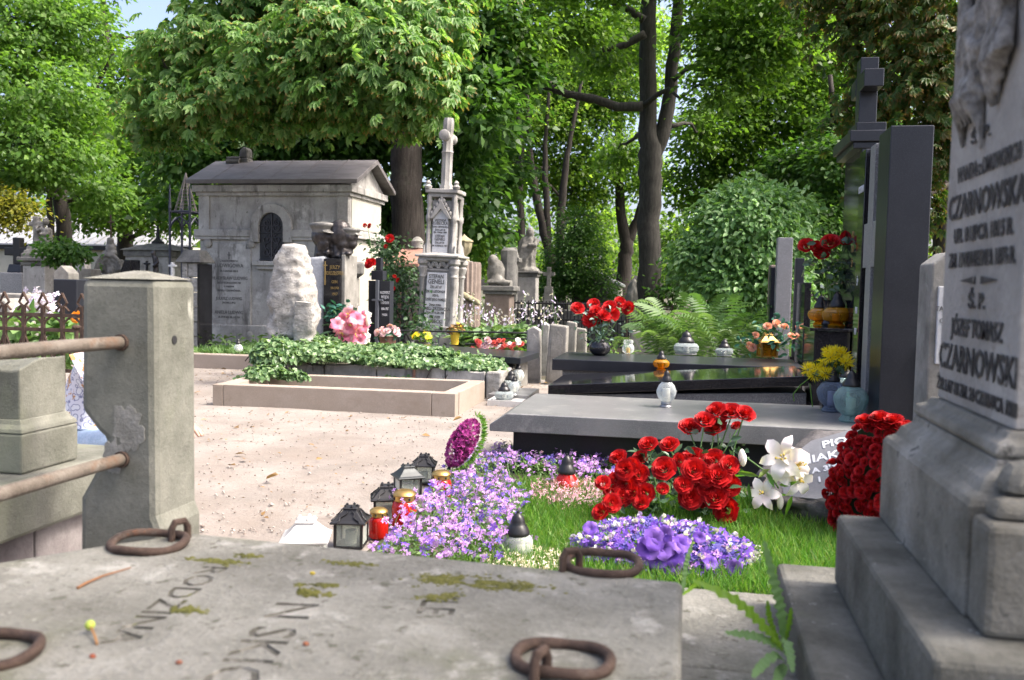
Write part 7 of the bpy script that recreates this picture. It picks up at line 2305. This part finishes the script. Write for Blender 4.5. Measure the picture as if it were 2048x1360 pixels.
# pots
def pot_flowers(label, px, py, d, w_px, me, s, n, potm, leafm, ph=.16):
    b = P(px, py, d)
    k = d / FPX
    t = T('potted_flowers', label, 'flower pot', (b.x, b.y, b.z - ph))
    MB().lathe((b.x, b.y, b.z - ph), [(w_px * k * .28, 0), (w_px * k * .38, ph * .9), (w_px * k * .42, ph), (w_px * k * .3, ph)], 18).build('pot', potm, t, smooth=True)
    lv = []
    for i in range(n):
        o = rdir(1)[0]
        p = b + Vector((o[0] * w_px * k * .5, o[1] * w_px * k * .4 - .02, abs(o[2]) * w_px * k * .42 + .03))
        place(me, 'bloom', t, p, Vector(o) + Vector((0, -.6, .5)), s * random.uniform(.8, 1.2))
    for i in range(60):
        o = rdir(1)[0]
        lv.append([b.x + o[0] * w_px * k * .5, b.y + o[1] * w_px * k * .4, b.z + .02 + o[2] * .06])
    leaves('foliage', t, lv, (.05, .09), leafm)['kind'] = 'stuff'
PR = rose_mesh('pale_pink_rose', petalmat('pale_pink_petal', [(.80, .50, .62), (.84, .68, .74), (.80, .40, .55)], .2))
YD = star_mesh('yellow_daisy', F['yellow'], 8, .3, .25, .15)
pot_flowers('pale pink blooms in a brown pot beside the slim black cross', 776, 672, 11.6, 46, PR, .04, 16, K['terracotta'], leafmat('pot_leaf', [(.02, .08, .05), (.04, .13, .08)], .2))
pot_flowers('yellow daisies in a pot at the foot of the gothic monument', 844, 680, 12.1, 34, YD, .04, 16, K['dark_stone'], L_['maple'])
pot_flowers('drooping rust-red plant in a yellow pot beside the gothic monument', 910, 660, 12.3, 26, YD, .02, 4, plain('yellow_pot', (.72, .52, .05), .6), L_['litter'], .2)

# climbing red roses between mausoleum and gothic monument
t = T('climbing_rose', 'climbing rose with a few red blooms rambling over the terracotta roof', 'climbing rose', tuple(P(800, 690, 13.5)))
lob = [lobe_of(l) for l in [(775, 500, 13.6, 22, 40, .25), (785, 560, 13.6, 24, 40, .25), (780, 620, 13.4, 26, 40, .25), (800, 540, 14.1, 40, 14, .15), (755, 470, 14.2, 14, 22, .1), (830, 610, 13.2, 24, 40, .2), (850, 650, 12.6, 18, 26, .15), (805, 488, 14.3, 20, 10, .1)]]
C0, O0 = clumps(lob, 105, .3)
v, f, _ = leaf_arrays(*spray(C0, O0, 16, .16, .8, .3, (.05, .085), .6), .12, .15, True)
arr_mesh('foliage', v, f, leafmat('climber_leaf', [(.025, .065, .025), (.05, .11, .045), (.10, .17, .09)], .25), t)
pr = []
for i in range(10):
    a = P(770 + 9 * i, 690, 13.5)
    pr.append((a, Vector(C0[i * 7])))
stems('cane', t, pr, .009, K['bark'])
z6 = lambda x, y: (640 + x / 5.232, 440 + y / 5.232)
for x, y, s in ((730, 195, .07), (690, 275, .035), (520, 455, .075), (550, 440, .06), (470, 58, .035), (520, 62, .04), (815, 630, .035), (505, 470, .06), (770, 715, .03), (780, 590, .03)):
    place(ROSE, 'bloom', t, P(*z6(x, y), 13.2), (random.uniform(-.5, .5), -1, .3), s)
MB().tube([P(*z6(540, 420), 13.3), P(*z6(530, 250), 13.4), P(*z6(500, 80), 13.5)], .005, 5).build('shoot', STEM, t)

# hostas with lilac flower spikes and begonias
t = T('hosta_clump', 'hosta plants with lilac flower spikes behind the black rails', 'plant', tuple(P(1000, 690, 12.8)))
n = 500
C = np.array([list(P(random.uniform(915, 1060), random.uniform(655, 700), random.uniform(12.3, 13.6))) for q in range(n)])
v, f, _ = leaf_arrays(C, rdir(n) * np.array([1, 1, .3]) + np.array([0, -.2, .15]), np.array([0, -.2, 1.0]) + rng.normal(size=(n, 3)) * .3, rng.uniform(.14, .24, n), rng.uniform(.08, .13, n), .12, .3, True)
arr_mesh('foliage', v, f, L_['ivy'], t)['kind'] = 'stuff'
bl, pr = [], []
for x, yt in ((918, 590), (928, 605), (945, 585), (948, 610), (965, 600), (975, 620), (985, 605), (1000, 618), (1010, 630), (1025, 612), (1030, 625), (1050, 580), (1052, 605), (1066, 595), (1062, 615), (1088, 620), (1095, 610), (1108, 585), (1116, 612), (990, 625), (935, 625)):
    d = random.uniform(12.4, 13.4)
    b, tp = P(x - random.uniform(-8, 8), 672, d), P(x, yt, d)
    pr.append((b, tp))
    for q in range(13):
        bl.append(list(b.lerp(tp, .45 + .55 * q / 12) + Vector((random.gauss(0, .03), random.gauss(0, .03), random.gauss(0, .012)))))
for q in pr:
    stems('flower_stalk', t, [q], .004, STEM)
bl = np.array(bl)
v, f, _ = leaf_arrays(bl, rdir(len(bl)) * np.array([1, 1, .2]) + np.array([0, 0, -.7]), rdir(len(bl)), rng.uniform(.04, .065, len(bl)), rng.uniform(.02, .03, len(bl)), .5, -.3, True)
tag(arr_mesh('hosta_bells', v, f, F['hosta'], t), None, None, kind='stuff')
CORAL = rose_mesh('coral_bloom', petalmat('coral_petal', [(.75, .12, .12), (.8, .25, .22)], .2))
t = T('begonia_row', 'red and white begonias along the low slab behind the ivy', 'flowers', tuple(P(1000, 695, 11.9)))
for q in range(46):
    x = random.uniform(945, 1045)
    p = P(x, random.gauss(690, 5), 11.9)
    place(PR if 985 > x > 960 else CORAL if random.random() < .7 else WB, 'bloom', t, p, (random.uniform(-.4, .4), -.8, .6), random.uniform(.03, .045))
leaves('foliage', t, [list(P(random.uniform(940, 1050), random.gauss(698, 4), 11.95)) for q in range(90)], (.05, .09), L_['maple'])['kind'] = 'stuff'
# flowering shrub behind the rusty fence, hosta leaves below it
t = T('hydrangea', 'white flowering shrub behind the rusty fence', 'shrub', tuple(P(80, 640, 7.6)))
C = np.array([list(P(random.gauss(80, 16), random.gauss(610, 13), 7.5 + random.random() * .3)) for q in range(130)])
florets('white_florets', None, C, (.025, .04), F['hosta'], 4, t)
C = np.array([list(P(random.uniform(-20, 165), random.uniform(630, 730), 7.2 + random.random() * .8)) for q in range(420)])
v, f, _ = leaf_arrays(C, rdir(420) * np.array([1, 1, .4]), np.array([0, -.3, .9]) + rng.normal(size=(420, 3)) * .4, rng.uniform(.10, .2, 420), rng.uniform(.05, .1, 420), .12, .3, True)
arr_mesh('foliage', v, f, L_['herb'], t)['kind'] = 'stuff'
t = T('orange_bloom', 'single orange flower beside the near post behind the fence', 'flower', tuple(P(154, 634, 6.2)))
place(rose_mesh('orange_rose', petalmat('orange_petal', [(.8, .3, .03), (.85, .42, .08)], .2)), 'bloom', t, P(154, 634, 6.2), (0, -1, .2), .045)
MB().tube([P(154, 634, 6.2), P(150, 720, 6.25)], .004, 5).build('stem', STEM, t)

# ---------------------------------------------------------------- ferns
nt = L_['fern'].node_tree
oi = nt.nodes.new('ShaderNodeObjectInfo')
for n_ in nt.nodes:
    if n_.type == 'VALTORGB':
        nt.links.new(oi.outputs['Random'], n_.inputs[0])
def frond_mesh(name, nn=26, L=1.0):
    Vs, Fs, k = [], [], 0
    for i in range(nn):
        f_ = (i + 1) / (nn + 1)
        x = L * (f_ - .28 * f_ ** 3)
        z = L * (.62 * f_ - .62 * f_ ** 2.2)
        w_ = .145 * L * math.sin(math.pi * (f_ * .9 + .08)) ** .8 + .01
        for s in (-1, 1):
            C = np.array([[x, 0, z]])
            v, f, _ = leaf_arrays(C, np.array([[.35, s * 1.0, -.15]]), np.array([[-.2, 0, 1]]), np.array([w_]), np.array([L * .0185]), .1, .25)
            Vs.append(v); Fs.append(f + k); k += len(v)
    ob = arr_mesh(name, np.concatenate(Vs), np.concatenate(Fs), L_['fern'])
    me = ob.data
    bpy.data.objects.remove(ob)
    return me
FM = [frond_mesh('fern_frond', 24), frond_mesh('fern_frond_short', 20, .85)]
c = P(1420, 690, 12.0)
t = T('fern_clump', 'large clump of feathery light green ferns behind the black slabs', 'fern', (c.x, c.y, .12))
for i in range(85):
    o = bpy.data.objects.new('frond', FM[i % 2])
    col.objects.link(o)
    o.parent = t
    bx, by = random.gauss(0, .42), random.gauss(0, .2)
    ang = math.atan2(by * 1.2 + random.gauss(0, .5), bx + random.gauss(0, .35))
    if random.random() < .45:
        ang = random.uniform(-2.8, -.3)
    s = random.uniform(1.1, 1.75)
    o.matrix_basis = Matrix.Translation((bx, by, 0)) @ Matrix.Rotation(ang, 4, 'Z') @ Matrix.Rotation(R(-random.uniform(28, 62)), 4, 'Y') @ Matrix.Rotation(random.gauss(0, .3), 4, 'X') @ Matrix.Scale(s, 4)
t2 = T('fern_clump', 'smaller fern tuft between the black plate and the big fern clump', 'fern', tuple(P(1530, 700, 11.3).xy) + (.05,))
for i in range(22):
    o = bpy.data.objects.new('frond', FM[i % 2])
    col.objects.link(o)
    o.parent = t2
    o.matrix_basis = Matrix.Rotation(random.uniform(0, 6.28), 4, 'Z') @ Matrix.Rotation(R(-random.uniform(35, 70)), 4, 'Y') @ Matrix.Scale(random.uniform(.8, 1.3), 4)

# ---------------------------------------------------------------- weed between the steps and the near slab
b = Q(1565, 1320, .45)
t = T('sow_thistle', 'leafy green weed growing from the joint beside the monument steps', 'weed', tuple(b))
WEED = leafmat('weed_leaf', [(.16, .32, .03), (.22, .38, .05)], .4)
WEED2 = leafmat('grey_weed_leaf', [(.13, .25, .09), (.20, .33, .14)], .3)
def blade(path, wid, m_, lobes=7, tw=0.0):
    pts = [Vector(p) for p in path]
    fine = []
    n = 46
    for i in range(n + 1):
        f_ = i / n * (len(pts) - 1)
        k_ = min(int(f_), len(pts) - 2)
        u = f_ - k_
        p0, p1, p2, p3 = pts[max(k_ - 1, 0)], pts[k_], pts[k_ + 1], pts[min(k_ + 2, len(pts) - 1)]
        fine.append(.5 * ((2 * p1) + (p2 - p0) * u + (2 * p0 - 5 * p1 + 4 * p2 - p3) * u * u + (3 * p1 - p0 - 3 * p2 + p3) * u ** 3))
    vs, fs = [], []
    for i, p in enumerate(fine):
        f_ = i / n
        tn = (fine[min(i + 1, n)] - fine[max(i - 1, 0)]).normalized()
        view = (Vector((0, 0, EYE)) - p).normalized()
        sd_ = tn.cross(Vector((.3, -.5, .8))).normalized()
        w_ = wid * .68 * (math.sin(math.pi * min(.04 + f_ * .95, 1)) ** .6) * (.55 + .45 * abs(math.sin(lobes * math.pi * f_)) ** .6)
        up_ = sd_.cross(tn)
        vs += [p - sd_ * w_ + up_ * w_ * .35 * math.sin(i * 1.7), p, p + sd_ * w_ + up_ * w_ * .35 * math.cos(i * 1.9)]
        if i:
            a = 3 * i
            fs += [(a - 3, a - 2, a + 1, a), (a - 2, a - 1, a + 2, a + 1)]
    MB().add(vs, fs).build('leaf', m_, t, smooth=True, sharp=0)
W_ = lambda x, y, d: P(x, y, d)
blade([W_(1566, 1300, 1.80), W_(1530, 1255, 1.78), W_(1470, 1200, 1.76), W_(1385, 1160, 1.74)], .024, WEED)
blade([W_(1568, 1290, 1.82), W_(1562, 1220, 1.83), W_(1545, 1150, 1.84), W_(1528, 1080, 1.85)], .022, WEED2, 9)
blade([W_(1570, 1290, 1.82), W_(1578, 1250, 1.80), W_(1582, 1215, 1.79)], .014, WEED)
blade([W_(1566, 1300, 1.80), W_(1520, 1275, 1.76), W_(1450, 1265, 1.72)], .018, WEED2, 8)
blade([W_(1570, 1310, 1.78), W_(1572, 1280, 1.72), W_(1580, 1310, 1.66), W_(1585, 1345, 1.62)], .017, WEED2, 8)
blade([W_(1568, 1320, 1.76), W_(1550, 1310, 1.68), W_(1520, 1335, 1.60), W_(1505, 1355, 1.56)], .015, WEED2, 8)
blade([W_(1572, 1330, 1.74), W_(1560, 1345, 1.66), W_(1550, 1370, 1.6)], .016, WEED2, 8)
blade([W_(1560, 1290, 1.84), W_(1540, 1240, 1.86), W_(1535, 1200, 1.87)], .012, WEED)
t = T('grass_tuft', 'slender green leaf blades rising behind the far corner of the near slab', 'weed', tuple(Q(1370, 1180, .44)))
blade([W_(1365, 1190, 2.1), W_(1372, 1130, 2.12), W_(1385, 1085, 2.14)], .010, WEED2)
blade([W_(1365, 1190, 2.1), W_(1390, 1170, 2.0), W_(1400, 1155, 1.95)], .009, WEED)

# ---------------------------------------------------------------- person tending a grave behind the near post
def skin(name, verts, edges, rad, m_, parent, off):
    me = bpy.data.meshes.new(name)
    me.from_pydata([tuple(Vector(v) + Vector(off) - Vector(parent['_o'] if parent is not None else off)) for v in verts], edges, [])
    me.materials.append(m_)
    o = bpy.data.objects.new(name, me)
    col.objects.link(o)
    if parent is not None:
        o.parent = parent
    else:
        o.location = off
        o['_o'] = tuple(off)
    o.modifiers.new('skin', 'SKIN').use_smooth_shade = True
    for i, s in enumerate(me.skin_vertices[0].data):
        s.radius = (rad[i], rad[i])
        s.use_root = i == 0
    m = o.modifiers.new('soft', 'SUBSURF')
    m.levels = m.render_levels = 2
    return o
pb = P(200, 905, 4.75)
off = (pb.x, pb.y, 0)
# squatting, facing along the path, arms forward over the grave
J = [(-.10, 0, .36), (-.10, 0, .52), (-.04, 0, .68), (.04, 0, .84), (.10, 0, .92), (.13, 0, 1.00), (.15, 0, 1.08),
     (-.08, .10, .34), (.28, .13, .44), (.10, .13, .09), (.26, .14, .04), (-.08, -.10, .34), (.28, -.13, .44), (.10, -.13, .09), (.26, -.14, .04),
     (.05, .17, .82), (.20, .20, .62), (.40, .12, .50), (.47, .10, .46), (.05, -.17, .82), (.20, -.20, .62), (.40, -.12, .50), (.47, -.10, .46)]
E_ = [(0, 1), (1, 2), (2, 3), (3, 4), (4, 5), (5, 6), (0, 7), (7, 8), (8, 9), (9, 10), (0, 11), (11, 12), (12, 13), (13, 14), (3, 15), (15, 16), (16, 17), (17, 18), (3, 19), (19, 20), (20, 21), (21, 22)]
RR = [.12, .115, .12, .11, .05, .085, .08, .095, .07, .045, .035, .095, .07, .045, .035, .055, .042, .03, .03, .055, .042, .03, .03]
J.append((.235, 0, 1.035)); E_.append((5, len(J) - 1)); RR.append(.014)          # nose
for h_ in (18, 22):                                                              # curled fingers and thumb
    for k_ in range(5):
        a_ = Vector(J[h_])
        q_ = (k_ - 2) * .017 if k_ else -.045
        ln_ = (.05, .062, .068, .064, .05)[k_]
        J.append(tuple(a_ + Vector((ln_ * .6, q_, -.012)))); RR.append(.010)
        E_.append((h_, len(J) - 1))
        J.append(tuple(a_ + Vector((ln_, q_ * 1.05, -.045)))); RR.append(.008)
        E_.append((len(J) - 2, len(J) - 1))
SKINM = plain('skin_tone', (.45, .28, .21), .5)
pz = skin('person', J, E_, RR, SKINM, None, off)
tag(pz, 'person crouching behind the near stone post in patterned blouse and pale jeans', 'person')
m_, nt, bs_ = newmat('patterned_cloth')
tc = nt.nodes.new('ShaderNodeTexCoord').outputs['Object']
vo = nt.nodes.new('ShaderNodeTexVoronoi')
vo.inputs['Scale'].default_value = 34
nt.links.new(tc, vo.inputs['Vector'])
c1 = ramp(nt, vo.outputs['Distance'], [(.0, (.75, .76, .82)), (.42, (.72, .74, .80)), (.5, (.12, .14, .30)), (.62, (.7, .7, .78))])
f1 = ramp(nt, noisen(nt, tc, 14, 3), [(.58, (0, 0, 0)), (.62, (1, 1, 1))])
nt.links.new(mixc(nt, f1, c1, (.50, .25, .10)), bs_.inputs['Base Color'])
skin('blouse', [J[i] for i in (1, 0, 2, 3, 15, 16, 19, 20)], [(0, 1), (0, 2), (2, 3), (3, 4), (4, 5), (3, 6), (6, 7)], [.135, .14, .138, .125, .07, .056, .07, .056], m_, pz, off)
skin('jeans', [J[i] for i in (0, 7, 8, 9, 11, 12, 13)], [(0, 1), (1, 2), (2, 3), (0, 4), (4, 5), (5, 6)], [.13, .11, .085, .06, .11, .085, .06], mat('pale_denim', [(.34, .46, .62), (.46, .57, .72)], 30, .9, .3, 90), pz, off)
hm = MB().ball((off[0] + .118, off[1], 1.085), (.098, .098, .105), 18, 12)
hm.ball((off[0] + .05, off[1], 1.01), (.055, .085, .09), 14, 10).tube([(off[0] + .04, off[1], 1.02), (off[0] - .02, off[1], .93), (off[0] - .04, off[1], .82)], [.05, .045, .015], 10)
sculpt('hair', hm, plain('dark_hair', (.03, .022, .018), .6), pz, .012, 3, .01, 30)
skin('shoe', [(.08, .13, .05), (.20, .135, .045), (.30, .14, .035)], [(0, 1), (1, 2)], [.045, .045, .035], K['ink'], pz, off)
skin('shoe', [(.08, -.13, .05), (.20, -.135, .045), (.30, -.14, .035)], [(0, 1), (1, 2)], [.045, .045, .035], K['ink'], pz, off)
